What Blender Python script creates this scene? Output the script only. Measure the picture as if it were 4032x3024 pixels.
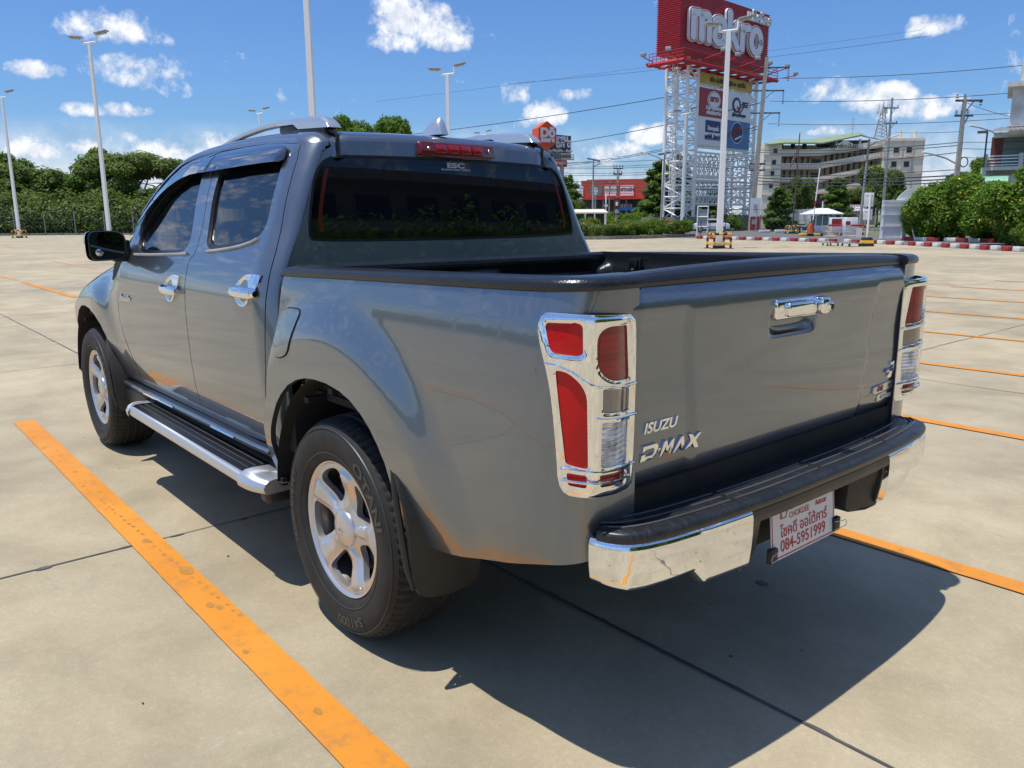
import bpy, bmesh, math, random
import numpy as np
from mathutils import Vector, Matrix, geometry
PI=math.pi; R=math.radians
for o in list(bpy.data.objects): bpy.data.objects.remove(o)
S=bpy.context.scene; COL=S.collection
# ------------------------------------------------------------ camera
CAM=np.array([-2.2842,2.0659,1.3884]); YAW,PIT,ROL,FPX=-0.70194,0.203918,-0.00626,3138.82
_f=np.array([math.cos(YAW)*math.cos(PIT),math.sin(YAW)*math.cos(PIT),-math.sin(PIT)])
_r=np.cross(_f,[0,0,1.]); _r/=np.linalg.norm(_r); _u=np.cross(_r,_f)
_r,_u=math.cos(ROL)*_r+math.sin(ROL)*_u, -math.sin(ROL)*_r+math.cos(ROL)*_u
cd=bpy.data.cameras.new('camera'); cam=bpy.data.objects.new('camera',cd); COL.objects.link(cam)
cd.sensor_width=36; cd.lens=FPX*36/4032; cd.clip_start=.05; cd.clip_end=4000
cam.matrix_world=Matrix(((_r[0],_u[0],-_f[0],CAM[0]),(_r[1],_u[1],-_f[1],CAM[1]),(_r[2],_u[2],-_f[2],CAM[2]),(0,0,0,1)))
S.camera=cam
def ray(px,py): return _f+_r*(px-2016)/FPX+_u*(1512-py)/FPX
def gp(px,depth):           # ground point seen in column px at this depth
    A=np.array([[_f[0],_f[1]],[_r[0],_r[1]]]); b=np.array([depth+_f[2]*CAM[2],(px-2016)/FPX*depth+_r[2]*CAM[2]])
    s=np.linalg.solve(A,b); return Vector((CAM[0]+s[0],CAM[1]+s[1],0))
def proj(p):
    d=np.array(p)-CAM; z=d@_f; return 2016+FPX*(d@_r)/z, 1512-FPX*(d@_u)/z
def hgt(P,py):              # height above point P that appears in row py
    a,b=-5.,80.
    for _ in range(40):
        m=(a+b)/2
        if proj((P[0],P[1],m))[1]>py: a=m
        else: b=m
    return a
# ------------------------------------------------------------ sun, sky, exposure
SUNV=Vector((0.09,0.262,1.0)).normalized()
sl=bpy.data.lights.new('sun','SUN'); sl.energy=4.4; sl.angle=R(.53); sl.color=(1,.955,.88)
so=bpy.data.objects.new('sun',sl); COL.objects.link(so); so.rotation_euler=SUNV.to_track_quat('Z','Y').to_euler()
so.location=SUNV*50
W=bpy.data.worlds.new('World'); S.world=W; W.use_nodes=True
S.view_settings.view_transform='Standard'; S.view_settings.look='None'; S.view_settings.exposure=.08; S.view_settings.gamma=1
SKY_STRENGTH=.122
def build_world():
    nt=W.node_tree; nt.nodes.clear(); N=nt.nodes.new; L=nt.links.new
    out=N('ShaderNodeOutputWorld'); bg=N('ShaderNodeBackground'); bg.inputs[1].default_value=SKY_STRENGTH
    sky=N('ShaderNodeTexSky'); sky.sky_type='NISHITA'; sky.sun_disc=False
    sky.sun_elevation=math.asin(SUNV.z); sky.sun_rotation=math.atan2(SUNV.x,SUNV.y)
    sky.air_density=1.15; sky.dust_density=.6; sky.ozone_density=2.2; sky.altitude=0
    tc=N('ShaderNodeTexCoord')
    def vm(op,a,b=None,sc=None):
        n=N('ShaderNodeVectorMath'); n.operation=op
        for i,v in enumerate((a,b)):
            if v is None: continue
            if isinstance(v,bpy.types.NodeSocket): L(v,n.inputs[i])
            else: n.inputs[i].default_value=v
        if sc is not None: n.inputs['Scale'].default_value=sc
        return n.outputs['Value'] if op in('DOT_PRODUCT','LENGTH','DISTANCE') else n.outputs[0]
    def mt(op,*a,clamp=False):
        n=N('ShaderNodeMath'); n.operation=op; n.use_clamp=clamp
        for i,v in enumerate(a):
            if isinstance(v,bpy.types.NodeSocket): L(v,n.inputs[i])
            else: n.inputs[i].default_value=v
        return n.outputs[0]
    d=vm('NORMALIZE',tc.outputs['Generated'])
    def noise(scale,det,rough,src,dist=0):
        n=N('ShaderNodeTexNoise'); n.inputs['Scale'].default_value=scale; n.inputs['Detail'].default_value=det
        n.inputs['Roughness'].default_value=rough; n.inputs['Distortion'].default_value=dist; L(src,n.inputs['Vector']); return n
    # clouds that stand at fixed bearings: azimuth, elevation, half width, half height (degrees), density
    blob=None
    for (px,py,hw,hh,dn) in CLOUDS:
        v=ray(px,py); v=v/np.linalg.norm(v)
        e1=np.cross(v,[0,0,1.]); e1/=np.linalg.norm(e1); e2=np.cross(e1,v)
        hw=hw/FPX; hh=hh/FPX
        a=mt('DIVIDE',vm('DOT_PRODUCT',d,tuple(e1)),hw); b=mt('DIVIDE',vm('DOT_PRODUCT',d,tuple(e2)),hh)
        # flat-based: squash the lower half
        b=mt('MULTIPLY',b,mt('ADD',1.0,mt('MULTIPLY',mt('LESS_THAN',b,0.),.35)))
        r2=mt('ADD',mt('MULTIPLY',a,a),mt('MULTIPLY',b,b))
        m=mt('MULTIPLY',mt('SUBTRACT',1.,r2),dn)
        m=mt('MULTIPLY',m,mt('GREATER_THAN',vm('DOT_PRODUCT',d,tuple(v)),.5))
        m=mt('MAXIMUM',m,-.6)
        blob=m if blob is None else mt('MAXIMUM',blob,m)
    n1=noise(26,7,.62,d,.15); n5=noise(85,5,.6,d,.2); n2=noise(7,5,.6,d)
    st=N('ShaderNodeVectorMath'); st.operation='MULTIPLY'; L(d,st.inputs[0]); st.inputs[1].default_value=(1,1,3.2)
    n3=noise(4.5,8,.6,st.outputs[0],.3)
    dens=mt('ADD',blob,mt('ADD',mt('MULTIPLY',mt('SUBTRACT',n1.outputs[0],.5),3.4),mt('MULTIPLY',mt('SUBTRACT',n5.outputs[0],.5),1.6)))
    c1=mt('MULTIPLY',mt('SUBTRACT',dens,.0),1.05,clamp=True)
    # scattered cumulus over the rest of the sky (seen in reflections), away from the framed part
    vf=_f/np.linalg.norm(_f)
    away=mt('SUBTRACT',.72,vm('DOT_PRODUCT',d,tuple(vf)))
    away=mt('MULTIPLY',away,6.,clamp=True)
    sep=N('ShaderNodeSeparateXYZ'); L(d,sep.inputs[0])
    c2=mt('MULTIPLY',mt('SUBTRACT',n3.outputs[0],.585),6.,clamp=True)
    c2=mt('MULTIPLY',c2,away)
    low=mt('SUBTRACT',1.,mt('MULTIPLY',mt('ABSOLUTE',sep.outputs[2]),1.1),clamp=True)
    c2=mt('MULTIPLY',c2,low)
    # thin broken bank close to the horizon
    hb=mt('SUBTRACT',1.,mt('MULTIPLY',mt('ABSOLUTE',mt('SUBTRACT',sep.outputs[2],.045)),15.),clamp=True)
    c3=mt('MULTIPLY',mt('MULTIPLY',mt('SUBTRACT',n2.outputs[0],.40),5.,clamp=True),mt('MULTIPLY',hb,1.0))
    cc=mt('MAXIMUM',mt('MAXIMUM',c1,c2),c3,clamp=True)
    # shading of clouds: brighter tops
    n4=noise(26,7,.62,vm('ADD',d,(0,0,.012)),.15)
    sh=mt('MULTIPLY',mt('SUBTRACT',n1.outputs[0],n4.outputs[0]),3.5)
    sh=mt('ADD',mt('ADD',sh,.62),mt('MULTIPLY',c1,.18),clamp=True)
    cr=N('ShaderNodeMix'); cr.data_type='RGBA'; L(sh,cr.inputs[0]); cr.inputs[6].default_value=(3.7,4.5,6.0,1); cr.inputs[7].default_value=(7.6,7.75,8.1,1)
    tint=N('ShaderNodeMix'); tint.data_type='RGBA'; tint.blend_type='MULTIPLY'; tint.inputs[0].default_value=1
    L(sky.outputs[0],tint.inputs[6]); tint.inputs[7].default_value=(.47,.70,1.05,1)
    mx=N('ShaderNodeMix'); mx.data_type='RGBA'; L(cc,mx.inputs[0]); L(tint.outputs[2],mx.inputs[6]); L(cr.outputs[2],mx.inputs[7])
    L(mx.outputs[2],bg.inputs[0]); L(bg.outputs[0],out.inputs[0])
CLOUDS=[(1640,90,190,95,1.35),(1560,160,120,60,1.0),(1760,165,90,45,.9),(430,120,190,60,.8),(560,290,180,65,.75),(700,340,70,45,.6),(150,280,95,32,.9),
 (410,435,140,30,.9),(640,265,60,40,.6),(2025,375,75,60,1.1),(2150,455,100,65,1.15),(2260,380,60,30,.6),(2070,490,50,30,.7),(2560,535,85,50,1.2),(2370,625,90,55,.8),(3680,105,100,42,1.1),(3290,365,150,45,.75),
 (3520,375,95,50,1.1),(3480,400,150,55,.8),(3250,520,75,24,1.1),(3620,430,170,50,.8),(3060,390,90,30,.5),(860,560,70,45,1.0),(330,575,80,40,.9),(130,590,120,50,.9),(640,610,190,50,.85),(480,545,70,25,.6),(2450,600,90,40,.7)]
build_world()
# ------------------------------------------------------------ mesh helpers
def tag(o,label=None,cat=None,group=None,kind=None):
    if label: o['label']=label
    if cat: o['category']=cat
    if group: o['group']=group
    if kind: o['kind']=kind
    return o
def link(o,parent=None):
    COL.objects.link(o)
    if parent is not None: o.parent=parent
    return o
def empty(name,loc=(0,0,0),rz=0,parent=None):
    o=bpy.data.objects.new(name,None); o.location=loc; o.rotation_euler=(0,0,rz); o.empty_display_size=.2
    return link(o,parent)
def copy_tree(o,parent=None):
    c=o.copy(); COL.objects.link(c)
    if parent is not None: c.parent=parent
    for ch in list(o.children): copy_tree(ch,c)
    return c
def mobj(name,V,F,mat,parent=None,smooth=True,ang=35,normals=None,uv=None,mi=None):
    me=bpy.data.meshes.new(name); me.from_pydata([tuple(v) for v in V],[],F)
    for m in (mat if isinstance(mat,(list,tuple)) else [mat]): me.materials.append(m)
    if mi is not None: me.polygons.foreach_set('material_index',mi)
    me.validate(clean_customdata=False); me.update()
    if smooth:
        me.polygons.foreach_set('use_smooth',[True]*len(me.polygons))
        if ang and normals is None: me.set_sharp_from_angle(angle=R(ang))
    else: me.polygons.foreach_set('use_smooth',[False]*len(me.polygons))
    if normals is not None: me.normals_split_custom_set(normals)
    return link(bpy.data.objects.new(name,me),parent)
class MB:
    def __init__(s): s.V=[];s.F=[];s.M=[];s.m=0
    def add(s,V,F):
        b=len(s.V); s.V+=[tuple(v) for v in V]; s.F+=[[i+b for i in f] for f in F]; s.M+=[s.m]*len(F); return s
    def box(s,c,d,rz=0,M=None):
        x,y,z=[k/2 for k in d]; V=[Vector((i*x,j*y,k*z)) for i in(-1,1) for j in(-1,1) for k in(-1,1)]
        if rz: V=[Matrix.Rotation(rz,3,'Z')@v for v in V]
        if M is not None: V=[M@v for v in V]
        V=[v+Vector(c) for v in V]
        return s.add(V,[(0,1,3,2),(4,6,7,5),(0,4,5,1),(2,3,7,6),(0,2,6,4),(1,5,7,3)])
    def b2(s,a,b): return s.box([(a[i]+b[i])/2 for i in range(3)],[abs(a[i]-b[i]) for i in range(3)])
    def tube(s,p,q,r,r2=None,n=8,cap=True):
        p=Vector(p);q=Vector(q); r2=r if r2 is None else r2; d=(q-p).normalized()
        a=d.orthogonal().normalized(); b=d.cross(a); V=[]
        for (c,rr) in((p,r),(q,r2)):
            for i in range(n):
                t=2*PI*(i+.5)/n; V.append(c+a*(rr*math.cos(t))+b*(rr*math.sin(t)))
        F=[(i,(i+1)%n,n+(i+1)%n,n+i) for i in range(n)]
        if cap: F+=[tuple(range(n))[::-1],tuple(range(n,2*n))]
        return s.add(V,F)
    def beam(s,p,q,w,h=None):
        return s.tube(p,q,w*.7071,n=4)
    def path(s,pts,r,n=8,closed=False):
        pts=[Vector(p) for p in pts]; m=len(pts); V=[]; up=None
        for i,p in enumerate(pts):
            if closed: t=(pts[(i+1)%m]-pts[i-1]).normalized()
            else: t=(pts[min(i+1,m-1)]-pts[max(i-1,0)]).normalized()
            if up is None: up=t.orthogonal().normalized()
            up=(up-t*up.dot(t)).normalized(); b=t.cross(up)
            rr=r[i] if isinstance(r,(list,tuple)) else r
            for k in range(n):
                a=2*PI*k/n; V.append(p+up*(rr*math.cos(a))+b*(rr*math.sin(a)))
        F=[]
        for i in range(m if closed else m-1):
            j=(i+1)%m
            F+=[(i*n+k,i*n+(k+1)%n,j*n+(k+1)%n,j*n+k) for k in range(n)]
        if not closed: F+=[tuple(range(n))[::-1],tuple(range((m-1)*n,m*n))]
        return s.add(V,F)
    def lathe(s,prof,n=48,axis='Z',c=(0,0,0),a0=0,a1=2*PI):
        V=[];full=abs(a1-a0-2*PI)<1e-6; m=n if full else n+1
        for i in range(m):
            a=a0+(a1-a0)*i/n
            for (r,h) in prof:
                x,y,z=r*math.cos(a),r*math.sin(a),h
                if axis=='Y': x,y,z=r*math.cos(a),h,r*math.sin(a)
                if axis=='X': x,y,z=h,r*math.cos(a),r*math.sin(a)
                V.append((x+c[0],y+c[1],z+c[2]))
        k=len(prof); F=[]
        for i in range(n):
            j=(i+1)%m
            for q in range(k-1): F.append((i*k+q,j*k+q,j*k+q+1,i*k+q+1))
        return s.add(V,F)
    def grid(s,f,nu,nv,closeu=False):
        V=[f(i/nu,j/nv) for i in range(nu+(0 if closeu else 1)) for j in range(nv+1)]; k=nv+1; m=nu+(0 if closeu else 1)
        return s.add(V,[(i*k+j,((i+1)%m)*k+j,((i+1)%m)*k+j+1,i*k+j+1) for i in range(nu) for j in range(nv)])
    def prism(s,pts,f0,f1):   # pts 2D outline, f0/f1 map (u,v)->3D for the two caps
        n=len(pts); V=[f0(*p) for p in pts]+[f1(*p) for p in pts]
        tri=geometry.tessellate_polygon([[Vector((p[0],p[1],0)) for p in pts]])
        F=[tuple(t) for t in tri]+[tuple(i+n for i in t)[::-1] for t in tri]+[(i,i+n,(i+1)%n+n,(i+1)%n) for i in range(n)]
        return s.add(V,F)
    def build(s,name,mat,parent=None,smooth=True,ang=35,bevel=0,seg=2,fix=True):
        o=mobj(name,s.V,s.F,mat,None if False else parent,smooth,None if (bevel or fix) else ang,mi=s.M if isinstance(mat,(list,tuple)) else None)
        if bevel or fix:
            bm=bmesh.new(); bm.from_mesh(o.data)
            if fix: bmesh.ops.recalc_face_normals(bm,faces=bm.faces)
            if bevel:
                bmesh.ops.remove_doubles(bm,verts=bm.verts,dist=1e-5)
                ed=[e for e in bm.edges if len(e.link_faces)==2 and e.calc_face_angle(0)>R(40)]
                bmesh.ops.bevel(bm,geom=ed,offset=bevel,segments=seg,affect='EDGES',profile=.5,clamp_overlap=True)
            bm.to_mesh(o.data); bm.free()
            if smooth:
                o.data.polygons.foreach_set('use_smooth',[True]*len(o.data.polygons)); o.data.set_sharp_from_angle(angle=R(ang))
        return o
def tmesh(txt,size,ext=.0,bold=0.,shear=0.,xs=1.,align='LEFT',res=4,bev=0.,space=1.):
    cu=bpy.data.curves.new('t','FONT'); cu.body=txt; cu.size=size; cu.extrude=ext; cu.offset=bold; cu.shear=shear
    cu.align_x=align; cu.align_y='BOTTOM_BASELINE' if False else 'TOP_BASELINE'; cu.resolution_u=res; cu.bevel_depth=bev; cu.space_character=space
    o=bpy.data.objects.new('t',cu); COL.objects.link(o)
    dg=bpy.context.evaluated_depsgraph_get(); dg.update()
    me=bpy.data.meshes.new_from_object(o.evaluated_get(dg)); bpy.data.objects.remove(o); bpy.data.curves.remove(cu)
    V=[(v.co.x*xs,v.co.y,v.co.z) for v in me.vertices]; F=[tuple(p.vertices) for p in me.polygons]; bpy.data.meshes.remove(me)
    return V,F
def text_on(name,txt,size,mat,parent,O,ex,ey,ext=.001,align='CENTER',**k):
    V,F=tmesh(txt,size,ext,align=align,**k); O=Vector(O);ex=Vector(ex).normalized();ey=Vector(ey).normalized();ez=ex.cross(ey)
    if not V: return None
    y0=0
    return mobj(name,[O+ex*v[0]+ey*(v[1])+ez*v[2] for v in V],F,mat,parent,smooth=False)
# ------------------------------------------------------------ materials
def pbsdf(name,col,rough=.5,metal=0.,**k):
    m=bpy.data.materials.new(name); m.use_nodes=True; b=m.node_tree.nodes['Principled BSDF']
    b.inputs['Base Color'].default_value=(*col,1); b.inputs['Roughness'].default_value=rough; b.inputs['Metallic'].default_value=metal
    for q,v in k.items():
        b.inputs[q.replace('_',' ')].default_value=v
    return m
class NT:
    def __init__(s,m): s.t=m.node_tree; s.b=s.t.nodes['Principled BSDF']
    def n(s,ty,**k):
        o=s.t.nodes.new(ty)
        for q,v in k.items(): setattr(o,q,v)
        return o
    def l(s,a,b): s.t.links.new(a,b)
    def co(s,kind='Object',scale=(1,1,1)):
        t=s.n('ShaderNodeTexCoord'); m=s.n('ShaderNodeMapping'); m.inputs['Scale'].default_value=scale; s.l(t.outputs[kind],m.inputs[0]); return m.outputs[0]
    def noise(s,vec,sc,det=5,rough=.55,dist=0):
        o=s.n('ShaderNodeTexNoise'); o.inputs['Scale'].default_value=sc; o.inputs['Detail'].default_value=det; o.inputs['Roughness'].default_value=rough; o.inputs['Distortion'].default_value=dist
        s.l(vec,o.inputs['Vector']); return o.outputs[0]
    def ramp(s,f,stops):
        o=s.n('ShaderNodeValToRGB'); e=o.color_ramp.elements
        while len(e)<len(stops): e.new(.5)
        for i,(p,c) in enumerate(stops): e[i].position=p; e[i].color=(*c,1) if len(c)==3 else c
        s.l(f,o.inputs[0]); return o.outputs[0]
    def mix(s,f,a,b,mode='MIX'):
        o=s.n('ShaderNodeMix'); o.data_type='RGBA'; o.blend_type=mode
        for i,v in((0,f),(6,a),(7,b)):
            if isinstance(v,bpy.types.NodeSocket): s.l(v,o.inputs[i])
            elif i==0: o.inputs[0].default_value=v
            else: o.inputs[i].default_value=(*v,1)
        return o.outputs[2]
    def math(s,op,a,b=0,clamp=False):
        o=s.n('ShaderNodeMath'); o.operation=op; o.use_clamp=clamp
        for i,v in enumerate((a,b)):
            if isinstance(v,bpy.types.NodeSocket): s.l(v,o.inputs[i])
            else: o.inputs[i].default_value=v
        return o.outputs[0]
    def bump(s,h,st,dist=.01):
        o=s.n('ShaderNodeBump'); o.inputs['Strength'].default_value=st; o.inputs['Distance'].default_value=dist; s.l(h,o.inputs['Height']); s.l(o.outputs[0],s.b.inputs['Normal'])
def worn(name,c1,c2,sc=6,rough=.6,bump=.1,metal=0,kind='Object',det=6,dist=.004,**k):
    m=pbsdf(name,c1,rough,metal,**k); t=NT(m); co=t.co(kind); n=t.noise(co,sc,det); 
    t.l(t.ramp(n,[(.3,c1),(.7,c2)]),t.b.inputs['Base Color'])
    if bump: t.bump(t.noise(co,sc*8,4),bump,dist)
    return m
M={}
# car paint: metallic flake under clear coat
m=pbsdf('paint_grey_blue',(.165,.192,.226),.31,.80,Coat_Weight=1.,Coat_Roughness=.015,Coat_IOR=1.6); t=NT(m)
vo=t.n('ShaderNodeTexVoronoi'); vo.inputs['Scale'].default_value=2600; t.l(t.co(),vo.inputs['Vector'])
fl=t.mix(.20,(.165,.192,.226),vo.outputs['Color'],'OVERLAY')
t.l(fl,t.b.inputs['Base Color'])
cb=t.n('ShaderNodeBump'); cb.inputs['Strength'].default_value=.06; cb.inputs['Distance'].default_value=.002
t.l(t.noise(t.co(),1.6,2,.4),cb.inputs['Height']); t.l(cb.outputs[0],t.b.inputs['Coat Normal'])
dn=t.noise(t.co(),9,5,.6); t.l(t.ramp(dn,[(.35,(.003,)*3),(.8,(.018,)*3)]),t.b.inputs['Coat Roughness'])
M['paint']=m
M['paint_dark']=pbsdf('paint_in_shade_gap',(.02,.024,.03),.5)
M['gap']=pbsdf('panel_gap_black',(.004,.004,.004),.9)
m=pbsdf('tinted_glass',(.004,.006,.008),.0,0,IOR=1.52); M['glass']=m
M['frit']=pbsdf('glass_black_border',(.002,.002,.002),.04,0,IOR=1.5)
M['red_trim']=pbsdf('red_window_trim',(.12,.012,.008),.12,0,IOR=1.5)
m=pbsdf('chrome',(.86,.87,.88),.035,1.); t=NT(m); t.bump(t.noise(t.co(),3.2,2,.4),.10,.01); M['chrome']=m
m=pbsdf('chrome_spotted',(.86,.87,.88),.04,1.); t=NT(m); co=t.co(); n=t.noise(co,60,4,.7)
t.l(t.ramp(n,[(.30,(.45,.42,.38)),(.37,(.86,.87,.88))]),t.b.inputs['Base Color']); t.l(t.ramp(n,[(.3,(.3,)*3),(.4,(.04,)*3)]),t.b.inputs['Roughness']); t.bump(t.noise(co,2.5,2,.4),.12,.012); M['chrome2']=m
M['silver']=worn('silver_paint',(.62,.63,.65),(.66,.67,.69),3,.28,0,.75,Coat_Weight=.4)
M['alloy']=worn('alloy_wheel',(.55,.55,.56),(.61,.61,.62),4,.30,0,.75,Coat_Weight=.5,Coat_Roughness=.08)
m=pbsdf('brushed_aluminium',(.66,.67,.68),.40,.8,Anisotropic=.6); t=NT(m); t.bump(t.noise(t.co(scale=(1,80,80)),6,3),.08,.001); M['alu']=m
m=pbsdf('black_grained_plastic',(.014,.015,.017),.42); t=NT(m); co=t.co(); n=t.noise(co,7,6,.6); t.l(t.ramp(n,[(.35,(.012,.013,.015)),(.75,(.026,.027,.029))]),t.b.inputs['Base Color'])
t.l(t.ramp(n,[(.3,(.36,)*3),(.7,(.5,)*3)]),t.b.inputs['Roughness']); t.bump(t.noise(co,260,3,.6),.22,.002); M['plastic']=m
m=pbsdf('scuffed_step_plastic',(.02,.021,.023),.36); t=NT(m); co=t.co(); n=t.noise(co,9,7,.7); n2=t.noise(t.co(scale=(1,4,1)),40,4,.7)
t.l(t.mix(t.math('MULTIPLY',t.math('SUBTRACT',n2,.52,True),3.2,True),t.ramp(n,[(.35,(.010,.011,.013)),(.8,(.020,.021,.022))]),(.07,.068,.062)),t.b.inputs['Base Color']); t.bump(t.noise(co,300,2),.06,.001); M['step']=m
m=pbsdf('cap_plastic_worn',(.012,.014,.017),.27); t=NT(m); co=t.co(); n=t.noise(co,5,7,.65); n2=t.noise(t.co(scale=(1,2.5,1)),16,5,.75)
t.l(t.mix(t.math('MULTIPLY',t.math('SUBTRACT',n2,.60,True),5,True),t.ramp(n,[(.3,(.010,.012,.015)),(.8,(.018,.021,.025))]),(.05,.055,.06)),t.b.inputs['Base Color'])
t.bump(t.noise(co,190,2,.5),.35,.003); M['cap']=m
M['satin_black']=pbsdf('satin_black',(.008,.008,.009),.28)
M['smoke']=pbsdf('smoked_visor',(.010,.012,.015),.04,0,IOR=1.6,Coat_Weight=1.,Coat_Roughness=.01)
M['liner']=worn('inner_wheel_liner',(.010,.010,.010),(.022,.020,.018),12,.8,.4)
M['rubber']=worn('tyre_rubber',(.010,.010,.010),(.023,.022,.021),14,.72,.15,dist=.002)
M['tread']=worn('tyre_tread',(.014,.014,.014),(.034,.032,.029),20,.85,.3,dist=.003)
M['tyre_text']=pbsdf('tyre_lettering',(.040,.040,.039),.45)
M['flap']=worn('mudflap_rubber',(.012,.012,.011),(.035,.031,.026),5,.55,.25,dist=.003)
def lens(name,c,rough=.03):
    m=pbsdf(name,c,.25,.0,IOR=1.5,Coat_Weight=1.,Coat_Roughness=rough); return m
m=lens('red_lens',(.55,.004,.008)); m.node_tree.nodes['Principled BSDF'].inputs['Coat Weight'].default_value=.25; m.node_tree.nodes['Principled BSDF'].inputs['Specular IOR Level'].default_value=.3; t=NT(m); co=t.co('Object'); wv=t.n('ShaderNodeTexWave'); wv.bands_direction='Z'; wv.inputs['Scale'].default_value=38; wv.inputs['Distortion'].default_value=1.; t.l(co,wv.inputs['Vector'])
t.l(t.mix(t.noise(co,9,3),(.26,.001,.003),(.64,.002,.006)),t.b.inputs['Base Color']); t.bump(wv.outputs[1],.04,.004); M['red_lens']=m
m=lens('dark_red_lens',(.16,.002,.004),.05); m.node_tree.nodes['Principled BSDF'].inputs['Coat Weight'].default_value=.35; t=NT(m); co=t.co('Object'); br=t.n('ShaderNodeTexBrick'); br.inputs['Scale'].default_value=34; br.inputs['Color1'].default_value=(.36,.002,.006,1); br.inputs['Color2'].default_value=(.20,.001,.003,1); br.inputs['Mortar'].default_value=(.10,.0,.001,1)
mp=t.n('ShaderNodeMapping'); mp.inputs['Rotation'].default_value=(R(90),0,R(90)); t.l(co,mp.inputs[0]); t.l(mp.outputs[0],br.inputs['Vector']); t.l(br.outputs[0],t.b.inputs['Base Color']); M['dred_lens']=m
m=pbsdf('clear_lens',(.42,.42,.40),.10,.55,Coat_Weight=1.,Coat_Roughness=.02); t=NT(m); co=t.co('Object'); vo=t.n('ShaderNodeTexVoronoi'); vo.inputs['Scale'].default_value=70; t.l(co,vo.inputs['Vector'])
wv=t.n('ShaderNodeTexWave'); wv.bands_direction='Z'; wv.inputs['Scale'].default_value=26; wv.inputs['Distortion'].default_value=2.5; wv.inputs['Detail'].default_value=1; t.l(co,wv.inputs['Vector']); t.bump(wv.outputs[1],.5,.006); t.l(t.ramp(t.noise(co,30,2,.5),[(.3,(.34,.34,.33)),(.65,(.86,.87,.88))]),t.b.inputs['Base Color']); M['clear_lens']=m
M['dark_clear']=pbsdf('smoky_lens',(.22,.21,.20),.12,.6,Coat_Weight=1.,Coat_Roughness=.02)
M['dash']=pbsdf('red_stop_lens',(.16,.004,.008),.12,0,Coat_Weight=1.,Coat_Roughness=.02)
M['dash2']=pbsdf('red_stop_cell',(.45,.006,.015),.12,0,Coat_Weight=1.,Coat_Roughness=.02)
M['white_print']=pbsdf('white_print',(.62,.62,.63),.5)
M['paper']=worn('laminated_paper',(.66,.65,.67),(.72,.71,.72),4,.35,0)
M['red_print']=pbsdf('red_print',(.42,.035,.045),.5)
M['steel']=pbsdf('bright_wire',(.6,.6,.6),.2,1.)
M['mirror']=pbsdf('mirror_glass',(.07,.085,.10),.0,1.)
M['mirror2']=pbsdf('blind_spot_mirror',(.65,.68,.72),.02,1.)
M['under']=worn('underbody',(.008,.008,.008),(.02,.018,.016),8,.8,.2)
M['brake']=worn('brake_disc',(.10,.09,.085),(.16,.15,.14),12,.45,.1,.8)
# ground and structure
def flat(name,c1,c2,sc,rough=.8,bump=.15,dist=.01,**k): return worn(name,c1,c2,sc,rough,bump,dist=dist,**k)
m=pbsdf('concrete_slab',(.36,.32,.25),.85); t=NT(m); co=t.co('Object')
big=t.noise(co,.28,4,.6); mid=t.noise(co,1.5,8,.68,.3); fine=t.noise(co,46,6,.7); st=t.noise(t.co(scale=(.5,1.6,1)),3.1,7,.7,.8)
base=t.ramp(mid,[(.28,(.280,.240,.166)),(.5,(.380,.330,.234)),(.74,(.475,.420,.312))])
base=t.mix(.75,base,t.ramp(big,[(.3,(.37,.36,.33)),(.7,(.64,.60,.52))]),'OVERLAY')
base=t.mix(t.math('MULTIPLY',t.math('SUBTRACT',fine,.5),1.,False),base,(.9,.88,.84),'OVERLAY')
grit=t.noise(co,160,3,.8); base=t.mix(t.ramp(grit,[(.32,(.7,)*3),(.47,(0,)*3)]),base,t.mix(.6,base,(.19,.16,.115)),'MIX')
peb=t.noise(co,230,2,.5); base=t.mix(t.ramp(peb,[(.60,(0,)*3),(.72,(.30,)*3)]),base,(.56,.52,.44))
stn=t.ramp(st,[(.24,(.7,)*3),(.36,(0,)*3)]); base=t.mix(stn,base,(.215,.19,.155))
spot=t.noise(co,6.5,3,.45); base=t.mix(t.ramp(spot,[(.765,(0,)*3),(.80,(.85,)*3)]),base,(.085,.078,.07))
pale=t.noise(co,2.2,5,.75,1.2); base=t.mix(t.ramp(pale,[(.70,(0,)*3),(.80,(.5,)*3)]),base,(.50,.47,.42))
t.l(base,t.b.inputs['Base Color']); t.bump(t.math('ADD',t.math('MULTIPLY',fine,.6),grit),.35,.004); t.l(t.ramp(mid,[(.3,(.72,)*3),(.7,(.9,)*3)]),t.b.inputs['Roughness']); M['concrete']=m
m=pbsdf('orange_road_paint',(.75,.27,.012),.6); t=NT(m); co=t.co('Object'); n=t.noise(co,9,7,.7); f=t.noise(co,70,5,.75); bg=t.noise(co,1.3,4,.6)
c=t.ramp(bg,[(.3,(.60,.215,.012)),(.7,(.68,.275,.026))]); c=t.mix(t.ramp(n,[(.30,(.75,)*3),(.48,(0,)*3)]),c,(.36,.17,.05)); c=t.mix(t.ramp(f,[(.31,(.8,)*3),(.37,(0,)*3)]),c,(.33,.26,.16))
sp=t.noise(co,11,2,.4); c=t.mix(t.ramp(sp,[(.70,(0,)*3),(.76,(.45,)*3)]),c,(.22,.12,.05))
t.l(c,t.b.inputs['Base Color']); t.bump(f,.25,.004); M['line']=m
M['line_old']=worn('faded_orange_paint',(.62,.27,.06),(.46,.32,.18),7,.7,.1)
M['joint']=worn('joint_sealant',(.055,.052,.055),(.115,.105,.105),9,.6,.1); M['drip']=worn('dried_drips_on_paint',(.36,.16,.03),(.46,.22,.04),30,.6,0)
m=pbsdf('asphalt',(.10,.10,.10),.9); t=NT(m); co=t.co(); t.l(t.ramp(t.noise(co,.5,7,.65),[(.3,(.10,.098,.095)),(.7,(.155,.15,.142))]),t.b.inputs['Base Color']); t.bump(t.noise(co,60,4),.3,.01); M['asphalt']=m
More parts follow.
